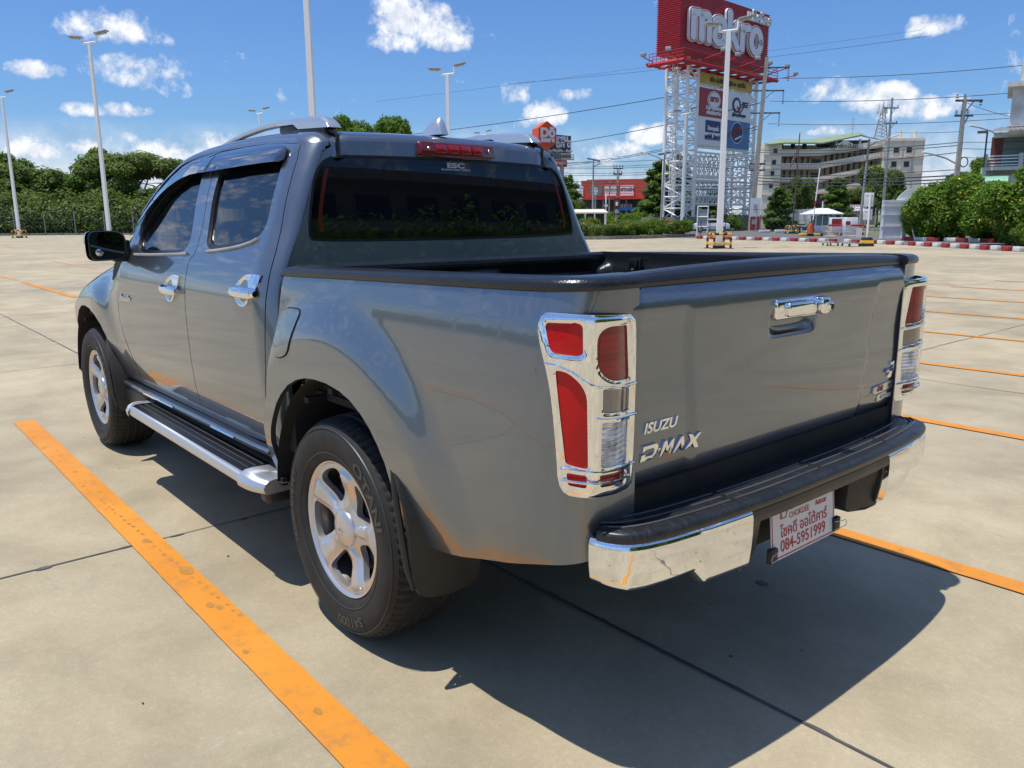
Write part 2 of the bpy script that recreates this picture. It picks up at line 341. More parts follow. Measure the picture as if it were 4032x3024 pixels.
M['grass']=worn('grass_green',(.06,.12,.02),(.11,.18,.04),3,.9,.6,dist=.03)
M['earth']=worn('grass_ground',(.10,.13,.045),(.20,.19,.10),.35,.95,.4,dist=.05)
M['kerb_white']=worn('kerb_white',(.55,.55,.53),(.72,.72,.70),7,.75,.15)
M['kerb_red']=worn('kerb_red',(.30,.022,.028),(.38,.045,.045),7,.7,.15)
M['kerb_grey']=worn('kerb_concrete',(.13,.12,.10),(.28,.26,.22),5,.85,.2)
M['white']=worn('white_painted_steel',(.80,.80,.79),(.86,.86,.85),3,.45,0)
M['white_dirty']=worn('weathered_white_wall',(.42,.42,.40),(.72,.72,.70),1.3,.8,.1)
M['yellow']=worn('guard_yellow',(.72,.38,.015),(.80,.46,.03),8,.5,0)
M['black']=worn('guard_black',(.012,.012,.012),(.03,.03,.03),8,.5,0)
M['grey']=worn('galvanised_grey',(.30,.31,.32),(.42,.43,.43),6,.5,0,.3)
M['dgrey']=worn('dark_metal',(.05,.052,.055),(.09,.09,.09),6,.5,0)
M['conc_pole']=worn('concrete_pole',(.30,.28,.25),(.44,.41,.37),2.5,.85,.1)
M['wire']=pbsdf('cable_black',(.045,.048,.055),.6)
M['red']=worn('signal_red_sheet',(.36,.012,.02),(.43,.018,.028),2,.42,0)
M['red2']=worn('sign_red',(.33,.025,.035),(.37,.03,.04),2,.5,0)
M['sign_white']=worn('sign_white',(.72,.73,.76),(.78,.79,.82),1,.5,0)
M['sign_grey']=pbsdf('sign_edge',(.42,.40,.41),.5)
M['sign_blue']=worn('sign_blue',(.045,.16,.36),(.055,.19,.42),1,.5,0)
M['navy']=pbsdf('navy_print',(.012,.028,.14),.5)
M['sign_yellow']=worn('sign_yellow',(.52,.33,.035),(.58,.38,.05),1,.5,0)
M['orange']=worn('sign_orange',(.68,.085,.02),(.74,.11,.03),1,.5,0)
M['charcoal']=worn('sign_charcoal',(.045,.05,.055),(.06,.065,.07),1,.5,0)
M['cream']=worn('cream_render',(.74,.66,.54),(.82,.75,.63),.4,.85,.05)
M['cream2']=worn('yellowish_render',(.72,.60,.38),(.78,.66,.44),.4,.85,.05)
M['pink']=worn('pinkish_band',(.58,.44,.38),(.64,.51,.45),.5,.85,.05)
M['greenroof']=worn('green_roof_tiles',(.19,.25,.14),(.27,.33,.20),.8,.75,.1)
M['dark']=pbsdf('dark_opening',(.012,.013,.015),.25)
M['door_brown']=pbsdf('brown_door',(.12,.045,.03),.5)
M['store_red']=worn('store_red_facade',(.50,.055,.03),(.56,.075,.04),.4,.6,0)
M['pale_green']=worn('pale_green_awning',(.18,.42,.30),(.26,.50,.38),2,.5,0)
M['teal']=worn('teal_wall',(.12,.19,.18),(.16,.23,.22),1,.8,0)
M['maroon']=worn('maroon_wall',(.10,.03,.03),(.14,.05,.045),1,.8,0)
M['tile_grey']=worn('grey_roof_sheet',(.16,.16,.165),(.28,.28,.28),1.5,.8,.1)
M['blue']=pbsdf('blue_tarp',(.03,.20,.50),.5)
M['bark']=worn('bark',(.10,.075,.05),(.19,.15,.11),9,.9,.5,dist=.02)
M['mesh']=pbsdf('fence_wire',(.10,.11,.10),.6)
M['car_white']=pbsdf('white_car_paint',(.75,.75,.76),.25,0,Coat_Weight=1.)
M['blue_glass']=pbsdf('booth_glass',(.10,.22,.24),.05,0,IOR=1.6)
M['cone_orange']=pbsdf('orange_plastic',(.62,.13,.02),.5)
M['flag_red']=pbsdf('flag_red',(.5,.02,.03),.7); M['flag_white']=pbsdf('flag_white',(.7,.7,.7),.7); M['flag_blue']=pbsdf('flag_blue',(.02,.03,.15),.7)
M['clear_dark']=pbsdf('solar_panel',(.02,.028,.05),.1)
def leafmat(name,c1,c2,c3,sc=.9):
    m=pbsdf(name,c1,.55,0,Specular_IOR_Level=.35); t=NT(m); at=t.n('ShaderNodeAttribute'); at.attribute_name='rnd'
    n=t.noise(t.co('Object'),sc,3,.6); v=t.math('ADD',t.math('MULTIPLY',at.outputs['Fac'],.55),t.math('MULTIPLY',n,.5))
    col=t.ramp(v,[(.28,c1),(.52,c2),(.78,c3)]); t.l(col,t.b.inputs['Base Color'])
    tr=t.n('ShaderNodeBsdfTranslucent'); t.l(t.mix(1.,col,(1.,1.15,.45),'MULTIPLY'),tr.inputs[0]); ms=t.n('ShaderNodeMixShader'); ms.inputs[0].default_value=.44
    o=t.t.nodes['Material Output']; t.l(t.b.outputs[0],ms.inputs[1]); t.l(tr.outputs[0],ms.inputs[2]); t.l(ms.outputs[0],o.inputs[0]); return m
M['leafA']=leafmat('leaf_deep_green',(.048,.098,.014),(.100,.180,.026),(.190,.290,.050))
M['leafB']=leafmat('leaf_bright_green',(.070,.145,.012),(.125,.225,.022),(.200,.310,.040))
M['leafC']=leafmat('leaf_olive',(.080,.125,.028),(.150,.205,.048),(.250,.300,.085))
M['leafD']=leafmat('leaf_dull',(.075,.115,.028),(.135,.190,.045),(.225,.280,.080))
M['petalY']=pbsdf('yellow_petals',(.75,.50,.02),.6); M['petalO']=pbsdf('orange_petals',(.65,.14,.03),.6)
# ------------------------------------------------------------ pickup body surfaces
def interp(x,X,Y):
    if x<=X[0]: return Y[0]
    for i in range(1,len(X)):
        if x<=X[i]:
            t=(x-X[i-1])/(X[i]-X[i-1]); return Y[i-1]+t*(Y[i]-Y[i-1])
    return Y[-1]
class Spline:      # natural-ish cubic (Catmull-Rom tangents) for smooth body sections
    def __init__(s,X,Y):
        s.X=X;s.Y=Y;n=len(X);s.m=[]
        for i in range(n):
            if i==0: m=(Y[1]-Y[0])/(X[1]-X[0])
            elif i==n-1: m=(Y[-1]-Y[-2])/(X[-1]-X[-2])
            else:
                h0=X[i]-X[i-1];h1=X[i+1]-X[i]
                m=((Y[i]-Y[i-1])/h0*h1+(Y[i+1]-Y[i])/h1*h0)/(h0+h1)
            s.m.append(m)
    def __call__(s,x):
        X,Y,m=s.X,s.Y,s.m
        if x<=X[0]: return Y[0]+(x-X[0])*m[0]
        if x>=X[-1]: return Y[-1]+(x-X[-1])*m[-1]
        for i in range(1,len(X)):
            if x<=X[i]:
                h=X[i]-X[i-1];t=(x-X[i-1])/h
                return ((2*t**3-3*t*t+1)*Y[i-1]+(t**3-2*t*t+t)*h*m[i-1]+(-2*t**3+3*t*t)*Y[i]+(t**3-t*t)*h*m[i])
SIDE=Spline([.30,.45,.52,.60,.70,.85,.95,1.05,1.12,1.20,1.26,1.35,1.5,1.62,1.68,1.72],
            [.765,.812,.836,.8615,.8845,.8945,.896,.8935,.887,.864,.837,.793,.734,.677,.640,.585])
SIDEB=Spline([.45,.49,.52,.55,.58,.62,.70,.78,.85,.95],[.838,.8535,.8625,.8695,.875,.880,.8865,.8915,.8945,.896])
def sm(a,b,x):
    t=max(0,min(1,(x-a)/(b-a))); return t*t*(3-2*t)
def flare(x,z,cx,front):
    dx=x-cx; dz=z-.40
    r=math.hypot(dx,dz*1.0)
    # outer limit of the bulge shrinks towards its lower ends
    ro=.69
    f=1-sm(.60,.77,r)
    low=sm(.50,.78,z) if (dx<0)!=front else sm(.40,.70,z)
    f*=.25+.75*low
    return .040*f
# bed plan curve, rear corner
PL=[(.55,.896),(.2,.896),(-.3,.896),(-.70,.896),(-.82,.8955),(-.90,.8925),(-.955,.886),(-1.0,.873),(-1.035,.848),(-1.060,.812),(-1.074,.770),(-1.081,.730),(-1.084,.69),(-1.086,.64)]
_s=[0.]
for i in range(1,len(PL)): _s.append(_s[-1]+math.dist(PL[i],PL[i-1]))
PX=Spline(_s,[p[0] for p in PL]); PY=Spline(_s,[p[1] for p in PL]); SMAX=_s[-1]
def s_of_x(x): return .55-x
def bedC(s):
    e=1e-3; x,y=PX(s),PY(s); tx=PX(s+e)-PX(s-e); ty=PY(s+e)-PY(s-e); L=math.hypot(tx,ty)
    nx,ny=ty/L,-tx/L
    return x,y,nx,ny
def bed(s,z,off=0.):
    x,y,nx,ny=bedC(s)
    zs=z-(interp(s,[.97,1.2,1.38,1.48,1.62,1.79],[.46,.486,.53,.56,.585,.615])-.49)*(1-sm(.62,1.0,z))
    d=.896-(SIDEB(zs) if z<.85 else SIDE(z) if z<1.08 else interp(z,[1.08,1.12,1.165,1.20,1.24,1.3],[SIDE(1.08),.8885,.882,.873,.862,.84]))
    d*=ny*ny if ny>0 else 0
    if x>-.8: d-=flare(x,z,0,False)
    return (x+nx*(off-d), y+ny*(off-d), z)
def door(x,z,off=0.):
    return (x, SIDE(z)+flare(x,z,3.095,True)*(1 if x>2.3 else 0)+off - .03*sm(2.2,3.6,x)*sm(.8,1.2,z), z)

def xrw(z): return .512+.12*(z-1.316)
CA,CB=.12,.070
def cdd(u):
    if u>=CA: return 0.
    t=max(0.,min(1.,(CA-u)/CA)); return CB*(1-math.sqrt(max(0,1-t*t)))
def door(x,z,off=0.):
    return (x, SIDE(z)+flare(x,z,3.095,True)*(1 if x>2.3 else 0)+off-cdd(x-xrw(z))-.03*sm(2.2,3.6,x)*sm(.8,1.2,z), z)
def chaikin(P,n=2,keep=()):
    for _ in range(n):
        Q=[];K=set();m=len(P)
        for i in range(m):
            a=P[i-1];p=P[i];b=P[(i+1)%m]
            if i in keep: K.add(len(Q)); Q.append(p)
            else: Q.append((p[0]*.75+a[0]*.25,p[1]*.75+a[1]*.25)); Q.append((p[0]*.75+b[0]*.25,p[1]*.75+b[1]*.25))
        P=Q;keep=K
    return P
def fillet(P,r):
    Q=[];n=len(P)
    for i in range(n):
        rr=r[i] if isinstance(r,tuple) else r; a,p,b=Vector(P[i-1]),Vector(P[i]),Vector(P[(i+1)%n]); u=(a-p).normalized();v=(b-p).normalized()
        rr=min(rr,.45*(a-p).length if not isinstance(r,tuple) else .8*(a-p).length,.45*(b-p).length if not isinstance(r,tuple) else .8*(b-p).length); s=p+u*rr;e=p+v*rr
        for k in range(7): t=k/6; q=s*(1-t)**2+p*2*t*(1-t)+e*t*t; Q.append((q.x,q.y))
    return Q
def resample(P,res):
    Q=[]
    for i in range(len(P)):
        a=P[i];b=P[(i+1)%len(P)];d=math.dist(a,b);k=max(1,int(math.ceil(d/res)))
        if d<res*.25 and Q and math.dist(Q[-1],a)<res*.25: continue
        for j in range(k): Q.append((a[0]+(b[0]-a[0])*j/k,a[1]+(b[1]-a[1])*j/k))
    return Q
def area(P): return sum(P[i-1][0]*P[i][1]-P[i][0]*P[i-1][1] for i in range(len(P)))/2
def inset(P,d):
    sg=1 if area(P)>0 else -1; m=len(P);Q=[]
    for i in range(m):
        a=P[i-1];b=P[(i+1)%m];tx,ty=b[0]-a[0],b[1]-a[1];L=math.hypot(tx,ty) or 1
        Q.append((P[i][0]-sg*ty/L*d,P[i][1]+sg*tx/L*d))
    return Q
def pin(p,A):
    x,y=p; n=len(A); X0=A[:,0];Y0=A[:,1];X1=np.roll(X0,-1);Y1=np.roll(Y0,-1)
    c=((Y0>y)!=(Y1>y)); 
    with np.errstate(divide='ignore',invalid='ignore'): xi=X0+(y-Y0)*(X1-X0)/(Y1-Y0)
    return bool(np.sum(c&(x<xi))&1)
def dist_poly(p,A):
    B=np.roll(A,-1,0);d=B-A;t=np.clip(((p[0]-A[:,0])*d[:,0]+(p[1]-A[:,1])*d[:,1])/np.maximum(1e-12,(d**2).sum(1)),0,1)
    q=A+d*t[:,None]; return np.min(np.hypot(q[:,0]-p[0],q[:,1]-p[1]))
def panel(name,mat,parent,outline,surf,holes=(),side=1,res=.03,depth=.016,off=0.,flange=True,gap=0.,rnd=.0):
    if gap: outline=inset(outline,gap)
    loops=[resample(outline,res*.8)]+[resample(h,res*.8) for h in holes]
    loops=[l if (area(l)>0)==(k==0) else l[::-1] for k,l in enumerate(loops)]
    P=[];E=[];rng=[]
    for l in loops:
        b=len(P);P+=l;E+=[(b+i,b+(i+1)%len(l)) for i in range(len(l))];rng.append((b,len(l)))
    arr=[np.array(l) for l in loops]
    us=[p[0] for p in loops[0]];vs=[p[1] for p in loops[0]]
    j=0;v=min(vs)+res*.5
    while v<max(vs):
        u=min(us)+(res*.5 if j%2 else 0)
        while u<max(us):
            if pin((u,v),arr[0]) and not any(pin((u,v),h) for h in arr[1:]) and min(dist_poly((u,v),a) for a in arr)>res*.45: P.append((u,v))
            u+=res
        v+=res*.866;j+=1
    vo,ed,fa,ov,oe,of=geometry.delaunay_2d_cdt([Vector(p) for p in P],E,[],0,1e-6)
    F=[]
    for f in fa:
        c=(sum(vo[i][0] for i in f)/len(f),sum(vo[i][1] for i in f)/len(f))
        if pin(c,arr[0]) and not any(pin(c,h) for h in arr[1:]): F.append(tuple(f))
    def pt(u,v,o):
        x,y,z=surf(u,v,o); return Vector((x,y*side,z))
    V=[pt(p[0],p[1],off) for p in vo]; Nn=[];e=2e-3
    for p in vo:
        du=pt(p[0]+e,p[1],off)-pt(p[0]-e,p[1],off);dv=pt(p[0],p[1]+e,off)-pt(p[0],p[1]-e,off)
        n=du.cross(dv).normalized(); w=pt(p[0],p[1],off+.01)-pt(p[0],p[1],off)
        if n.dot(w)<0: n=-n
        Nn.append(n)
    G=[]
    for f in F:
        a,b,c=V[f[0]],V[f[1]],V[f[2]]
        if (b-a).cross(c-a).dot(Nn[f[0]])<0: f=f[::-1]
        G.append(f)
    normals=[tuple(Nn[i]) for f in G for i in f]
    if flange:
        # map input loop verts to output
        inv={}
        for k,l in enumerate(ov):
            for i in l: inv[i]=k
        for (b,n) in rng:
            base=len(V); idx=[inv.get(b+i) for i in range(n)]
            if None in idx: continue
            for i in idx: V.append(pt(vo[i][0],vo[i][1],off)); V.append(pt(vo[i][0],vo[i][1],off-depth))
            for i in range(n):
                k=(i+1)%n; q=(base+2*i,base+2*k,base+2*k+1,base+2*i+1)
                p0=vo[idx[i]];p1=vo[idx[k]]; tx,ty=p1[0]-p0[0],p1[1]-p0[1]; L=math.hypot(tx,ty) or 1
                w=pt(p0[0]+ty/L*.002,p0[1]-tx/L*.002,off)-pt(p0[0],p0[1],off)
                fn=(V[q[1]]-V[q[0]]).cross(V[q[3]]-V[q[0]])
                if fn.dot(w)<0: q=q[::-1]; fn=-fn
                fn=fn.normalized() if fn.length>1e-12 else Vector((0,0,1))
                G.append(q); normals+=[tuple(fn)]*4
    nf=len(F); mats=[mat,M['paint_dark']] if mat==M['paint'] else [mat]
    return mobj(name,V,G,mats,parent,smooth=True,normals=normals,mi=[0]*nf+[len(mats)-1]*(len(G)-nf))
# ------------------------------------------------------------ the pickup
T=empty('pickup_truck'); tag(T,'grey-blue double-cab pickup truck with chrome rear lamps and bumper corners, seen from its rear left','pickup truck')
RX,FX,WR=0.,3.095,.379
rear_door=[(.668,1.690),(.936,1.702),(1.237,1.707),(1.497,1.701),(1.428,1.596),(1.306,1.271),(1.310,1.245),(1.343,1.223),(1.334,1.158),(1.331,1.093),(1.329,1.0),(1.323,.84),(1.322,.72),(1.345,.64),(1.386,.502),(1.216,.501),(.90,.512),(.700,.523),(.650,.540),(.610,.575),(.540,.715),(.520,.857),(.518,1.024),(.522,1.148),(.540,1.269),(.575,1.420),(.606,1.61),(.630,1.677)]
front_door=[(1.497,1.701),(1.780,1.651),(1.975,1.594),(2.160,1.503),(2.304,1.362),(2.345,1.24),(2.355,1.174),(2.375,1.089),(2.418,1.001),(2.425,.845),(2.345,.726),(2.290,.609),(2.33,.49),(1.751,.483),(1.386,.498),(1.345,.64),(1.322,.72),(1.323,.84),(1.329,1.0),(1.331,1.093),(1.334,1.158),(1.343,1.223),(1.310,1.245),(1.306,1.271),(1.428,1.596)]
rwin=chaikin([(1.190,1.267),(1.262,1.35),(1.328,1.507),(1.352,1.645),(1.15,1.655),(.86,1.652),(.715,1.640),(.704,1.60),(.676,1.438),(.668,1.375),(.690,1.335),(.735,1.315),(.83,1.297),(1.0,1.278)],2)
fwin=chaikin([(2.13,1.228),(1.75,1.236),(1.395,1.250),(1.482,1.385),(1.557,1.602),(1.60,1.648),(1.75,1.625),(1.93,1.565),(2.06,1.49),(2.18,1.385),(2.20,1.30)],2)
def rect(a,b,c,d): return [(a,c),(b,c),(b,d),(a,d)]
def bb(s,z,off=0.): return bed(s,z,off)
bed_out=[(.204,1.222),(.196,1.144),(.180,1.037),(.165,.922),(.125,.783),(.060,.660),(.030,.560),(.010,.435),(.055,.425),(.075,.50),(.090,.589),(.125,.65),(.168,.708),(.205,.755),(.253,.797),(.315,.838),(.383,.866),(.45,.882),(.52,.888),(.60,.887),(.68,.876),(.744,.857),(.80,.828),(.85,.790),(.884,.750),(.908,.700),(.914,.64),(.912,.577),(.915,.53),(.930,.490),(.965,.470),(1.02,.462),(1.12,.474),(1.209,.490),(1.381,.530),(1.484,.558),(1.58,.580),(1.67,.60),(1.74,.62),(1.787,.632),(1.787,1.240),(1.66,1.242),(1.2,1.232),(.7,1.222)]
lamp_out=chaikin([(1.520,1.152),(1.532,1.112),(1.552,1.050),(1.564,.984),(1.574,.869),(1.577,.800),(1.592,.772),(1.627,.766),(1.655,.764),(1.71,.762),(1.777,.760),(1.781,.807),(1.782,.95),(1.782,1.045),(1.780,1.140),(1.774,1.175),(1.70,1.181),(1.649,1.184),(1.568,1.187),(1.532,1.184)],1)
def lampsurf(s,z,off=0.):
    b=.028*(1-sm(.0,.12,abs(s-1.655)))*(.35+.65*sm(.74,.82,z))+.012*(1-.92*sm(1.70,1.775,s))
    return bed(s,z,off+b)
for sd in (1,-1):
    # doors
    for nm,ol,win,lab in (('front_door',front_door,fwin,None),('rear_door',rear_door,rwin,None)):
        d=panel(nm,M['paint'],T,ol,door,[win],sd,res=.03,depth=.03,gap=.0028)
        big=inset(win,-.02)
        panel('window_seal',M['satin_black'],d,big,lambda u,v,o: door(u,v,o),[inset(win,.016)],sd,res=.05,depth=.02,off=-.009)
        panel('window_glass',M['glass'],d,inset(win,.010),door,[],sd,res=.05,depth=.002,off=-.016,flange=False)
    rd=[o for o in T.children if o.name.startswith('rear_door')][-1]; fd=[o for o in T.children if o.name.startswith('front_door')][-1]
    # visors: flare outwards towards their lower edge
    def vis(zb):
        def f(u,v,o=0.): 
            k=sm(1.71,1.60,v) if False else max(0,min(1,(1.70-v)/.10))
            return door(u,v,o+.006+.030*k*sm(.66,.74,u))
        return f
    def visf(u,v,o=0.):
        zt=interp(u,[1.49,1.78,1.975,2.16,2.30],[1.70,1.655,1.60,1.51,1.37]); k=max(0,min(1,(zt-v)/.085)); return door(u,v,o+.006+.028*k)
    panel('window_visor',M['smoke'],rd,chaikin([(1.478,1.683),(1.168,1.688),(.873,1.682),(.730,1.674),(.690,1.650),(.684,1.608),(.762,1.612),(1.066,1.611),(1.371,1.606),(1.450,1.606)],1,{0,9}),vis(0),[],sd,res=.025,depth=.004)
    panel('window_visor',M['smoke'],fd,[(1.490,1.682),(1.456,1.605),(1.525,1.606),(1.66,1.604),(1.822,1.583),(1.93,1.552),(2.002,1.520),(2.09,1.462),(2.18,1.39),(2.262,1.315),(2.293,1.335),(2.285,1.375),(2.22,1.455),(2.135,1.53),(2.03,1.585),(1.899,1.635),(1.76,1.664),(1.62,1.678)],visf,[],sd,res=.025,depth=.004)
    for dd,px,pz,w in ((rd,1.40,1.622,.045),(fd,1.52,1.617,.045)):
        q=MB()
        for k in range(5):
            a=door(px-k*w/5,pz,.0365 if dd is rd else .034); b=door(px-k*w/5-.004,pz+(.010 if k%2 else .014),.036 if dd is rd else .0335)
            q.tube((a[0],a[1]*sd,a[2]),(b[0],b[1]*sd,b[2]),.0012,n=4)
        q.build('visor_script',M['white_print'],dd)
    # belt moulding under the glass
    for dd,pl in ((rd,[(1.165,1.262),(1.05,1.270),(.93,1.280),(.83,1.292),(.74,1.308),(.695,1.322)]),(fd,[(2.16,1.222),(1.9,1.228),(1.6,1.238),(1.395,1.246)])):
        q=MB(); pts=[door(a,b,.003) for a,b in pl]; q.path([(p[0],p[1]*sd,p[2]) for p in pts],.0068,8); q.build('belt_moulding',M['grey'],dd)
    # door handles with chrome bowl
    for dd,cx,cz,sc in ((rd,.668,1.124,1.),(fd,1.510,1.081,1.)):
        def hs(u,v,o=0.,cx=cx,cz=cz): return door(cx+u,cz+v,o)
        bowl=chaikin([(-.105,.018),(-.112,.068),(-.06,.072),(.0,.067),(.055,.045),(.090,.008),(.078,-.024),(.045,-.048),(.01,-.055),(-.03,-.048),(-.056,-.028),(-.064,-.003)],2,{1})
        def hb(u,v,o=0.,hs=hs): return hs(u,v,o+.006-.022*max(0,1-((u-.015)**2/.0032+(v-.004)**2/.0030)) if True else 0)
        panel('handle_bowl',M['chrome'],dd,bowl,hb,[],sd,res=.010,depth=.012,off=.003)
        q=MB()
        def hg(a,b,cx=cx,cz=cz):
            u=-.112+.222*a; r=.0190*(1-abs(2*a-1)**6*.45); t=2*PI*b
            p=door(cx+u,cz+.002+r*1.15*math.sin(t),.021+.012*math.cos(t)-.007*abs(2*a-1)**3); return (p[0],p[1]*sd,p[2])
        q.grid(hg,18,14); 
        e0=[hg(0,k/14) for k in range(14)];e1=[hg(1,k/14) for k in range(14)]; q.add(e0,[tuple(range(14))]); q.add(e1,[tuple(range(14))])
        q.build('door_handle',M['chrome'],dd,ang=50)
        q=MB()
        for u in (-.085,.085):
            q=MB(); a=door(cx+u,cz,0);b=door(cx+u,cz,.028); q.tube((a[0],a[1]*sd,a[2]),(b[0],b[1]*sd,b[2]),.011,n=10); q.build('handle_mount',M['chrome'],dd)
    # small chrome script on front door
    q=MB()
    for k in range(7):
        u=2.33-k*.026; hgt_=.024 if k in(0,5) else .013; p=door(u,.992,.003); q.box((p[0],p[1]*sd,p[2]+hgt_/2-.006),(.013,.006,hgt_)) 
    p=door(2.27,.985,.002); q.box((p[0],p[1]*sd,p[2]-.004),(.19,.004,.006)); q.build('door_badge',M['chrome'],fd,bevel=.001)
    # bed side
    bs=panel('bed_side',M['paint'],T,bed_out,bb,[],sd,res=.028,depth=.02,gap=.0028)
    # fuel flap, left only
    if sd==1:
        ff=chaikin([(.243,1.094),(.345,1.100),(.378,1.094),(.370,1.062),(.352,1.0),(.335,.954),(.285,.932),(.235,.930),(.205,.945),(.222,.998),(.232,1.055)],1)
        panel('fuel_flap_gap',M['gap'],bs,inset(ff,-.004),bb,[],sd,res=.02,depth=.001,off=.0012,flange=False)
        panel('fuel_flap',M['paint'],bs,ff,bb,[],sd,res=.015,depth=.003,off=.004)
    # rear lamp
    L_=panel('tail_lamp',M['dark_clear'],T,inset(lamp_out,.004),lambda u,v,o=0.: lampsurf(u,v,o-.012),[],sd,res=.014,depth=.02)
    holes={'a':(fillet([(1.541,1.163),(1.622,1.167),(1.623,1.094),(1.560,1.099)],.013),'red_lens'),
     'b':(fillet([(1.647,1.160),(1.735,1.155),(1.752,1.029),(1.648,1.038)],(.040,.008,.005,.052)),'dred_lens'),
     'c':(fillet([(1.571,1.060),(1.592,1.061),(1.630,1.025),(1.634,.838),(1.593,.849)],(.006,.02,.035,.008,.008)),'red_lens'),
     'd':(fillet([(1.660,1.020),(1.756,1.007),(1.754,.953),(1.660,.966)],.006),'dark_clear'),
     'e':(fillet([(1.659,.944),(1.753,.931),(1.748,.831),(1.658,.838)],.008),'clear_lens'),
     'f':(fillet([(1.595,.828),(1.632,.823),(1.633,.791),(1.598,.798)],.006),'red_lens'),
     'g':(fillet([(1.656,.822),(1.738,.818),(1.739,.785),(1.660,.791)],.006),'dred_lens')}
    def bez(s,z,o=0.):
        # chrome surround: bevel down at its outline and around each opening, raised bars
        A=BEZ; e=min(1,dist_poly((s,z),A[0])/.014); h=min(dist_poly((s,z),x) for x in A[1:]); k=min(1,h/.010)
        bar=.0024*((1-sm(.006,.014,abs(z-1.022-(.02 if s<1.66 else 0)*(1-sm(1.60,1.66,s))*2)))+(1-sm(.006,.016,abs(z-.942)))*sm(1.645,1.66,s)+(1-sm(.004,.012,abs(z-.822))))
        return lampsurf(s,z,o-.006*(1-math.sqrt(1-(1-e)**2))-.005*(1-math.sqrt(1-(1-k)**2))+bar*0)
    BEZ=[np.array(resample(lamp_out,.01))]+[np.array(h[0]) for h in holes.values()]
    for k,(h,mt_) in holes.items():
        panel('lamp_lens',M[mt_],L_,inset(h,-.004),lambda u,v,o=0.: lampsurf(u,v,o-.007),[],sd,res=.012,depth=.002,flange=False)
    panel('chrome_surround',M['chrome'],L_,lamp_out,bez,[h[0] for h in holes.values()],sd,res=.0052,depth=.012,off=.002)
    for tr in (((1.548,1.074),(1.575,1.073),(1.605,1.058),(1.632,1.034),(1.65,1.026),(1.68,1.022),(1.72,1.019),(1.776,1.016)),((1.646,.956),(1.66,.952),(1.70,.948),(1.74,.945),(1.778,.942)),((1.583,.838),(1.61,.836),(1.64,.832),(1.66,.830),(1.70,.828),(1.775,.824))):
        q=MB(); q.path([(p[0],p[1]*sd,p[2]) for p in [lampsurf(s,z,.0015) for s,z in tr]],.0032,8); q.build('chrome_rib',M['chrome'],L_)
    q=MB(); pts=[lampsurf(s,z,.008) for s,z in ((1.585,.812),(1.60,.811),(1.63,.808),(1.645,.806),(1.66,.805),(1.70,.803),(1.748,.802))]
    q.path([(p[0],p[1]*sd,p[2]) for p in pts],.0032,8); q.build('lamp_bar',M['chrome'],L_)
    # bed rail cap
    q=MB()
    prof=[(.007,-.001),(.010,.012),(.008,.026),(.001,.037),(-.012,.043),(-.03,.045),(-.060,.0455),(-.082,.043),(-.090,.034),(-.094,.010),(-.095,-.08)]
    s0,s1=.190,1.786
    def capf(a,b):
        s=s0+(s1-s0)*a; i=b*(len(prof)-1); j=min(int(i),len(prof)-2); t=i-j
        o=prof[j][0]*(1-t)+prof[j+1][0]*t; h=prof[j][1]*(1-t)+prof[j+1][1]*t; h=h*.66 if h>0 else h
        zb=interp(s,[.2,.74,1.155,1.47,1.79],[1.203,1.216,1.224,1.231,1.236])
        if s<s0+.03: h=h*(.35+.65*math.sin(min(1,(s-s0)/.03)*PI/2)) if h>0 else h
        x,y,z=bed(s,zb,0); xx,yy,nx,ny=bedC(s)
        oo=o
        if o<0:   # keep the inner edge from crossing in the corner
            X=x+nx*o; Y=y+ny*o; 
            if s>1.45: 
                w=sm(1.45,1.66,s); Y=Y*(1-w)+min(Y,max(.69+0.0,y+ny*o))*w
            return (X,Y*sd,zb+h)
        return (x+nx*o,(y+ny*o)*sd,zb+h)
    q.grid(capf,90,30); q.add([capf(0,k/30) for k in range(31)],[tuple(range(31))]); q.add([capf(1,k/30) for k in range(31)],[tuple(range(31))]); q.build('rail_cap',M['cap'],T,ang=50)
    # flared inner arch and liner for both axles
    for cx in (0.,FX):
        q=MB()
        def arch(a,b,cx=cx):
            t=PI*(-.13+1.26*a); r=.50; x=cx+.455*math.cos(t) if False else cx+.47*math.cos(t); z=.385+.505*math.sin(t)
            y=.895-.36*b; 
            return (x,y*sd,max(z,.43))
        q.grid(arch,40,10)
        def back(a,b,cx=cx):
            t=PI*(-.13+1.26*a); return (cx+.47*b*math.cos(t),.535*sd,max(.385+.505*b*math.sin(t),.30))
        q.grid(back,40,3)
        for k in range(3):
            t=R(60+25*k); q.box((cx+.43*math.cos(t),.78*sd,.385+.46*math.sin(t)),(.03,.2,.02))
        q.box((cx+.46,.875*sd,.43),(.03,.02,.03))
        q.build('wheel_arch_liner',M['liner'],T)
    # mudflaps
    for cx,w in ((-.46,1),(FX-.47,1)):
        ol=chaikin([(.905,.735),(.924,.66),(.918,.56),(.914,.44),(.910,.36),(.885,.312),(.83,.302),(.77,.305),(.705,.320),(.692,.37),(.700,.46),(.75,.53),(.83,.555),(.885,.62)],1,{0})
        q=MB(); fx=lambda u,v:cx+1.55*max(0,v-.50)**2-.02*(.5-v)-.05*(1-(u-.64)/.28); q.prism(ol,lambda u,v:(fx(u,v)+.008,u*sd,v),lambda u,v:(fx(u,v)-.006,u*sd,v)); 
        f=q.build('mudflap',M['flap'],T,bevel=.003)
        q=MB(); q.path([( -.378+cx+.46 if cx<1 else cx+.085,.912*sd,.715),(cx+.060,.918*sd,.64),(cx+.038,.921*sd,.56),(cx+.020,.921*sd,.48),(cx+.004,.918*sd,.40),(cx-.004,.905*sd,.34)],[.004,.009,.011,.011,.010,.007],8); q.build('flap_edge',M['flap'],f)
    # sill with rounded upper strip
    q=MB()
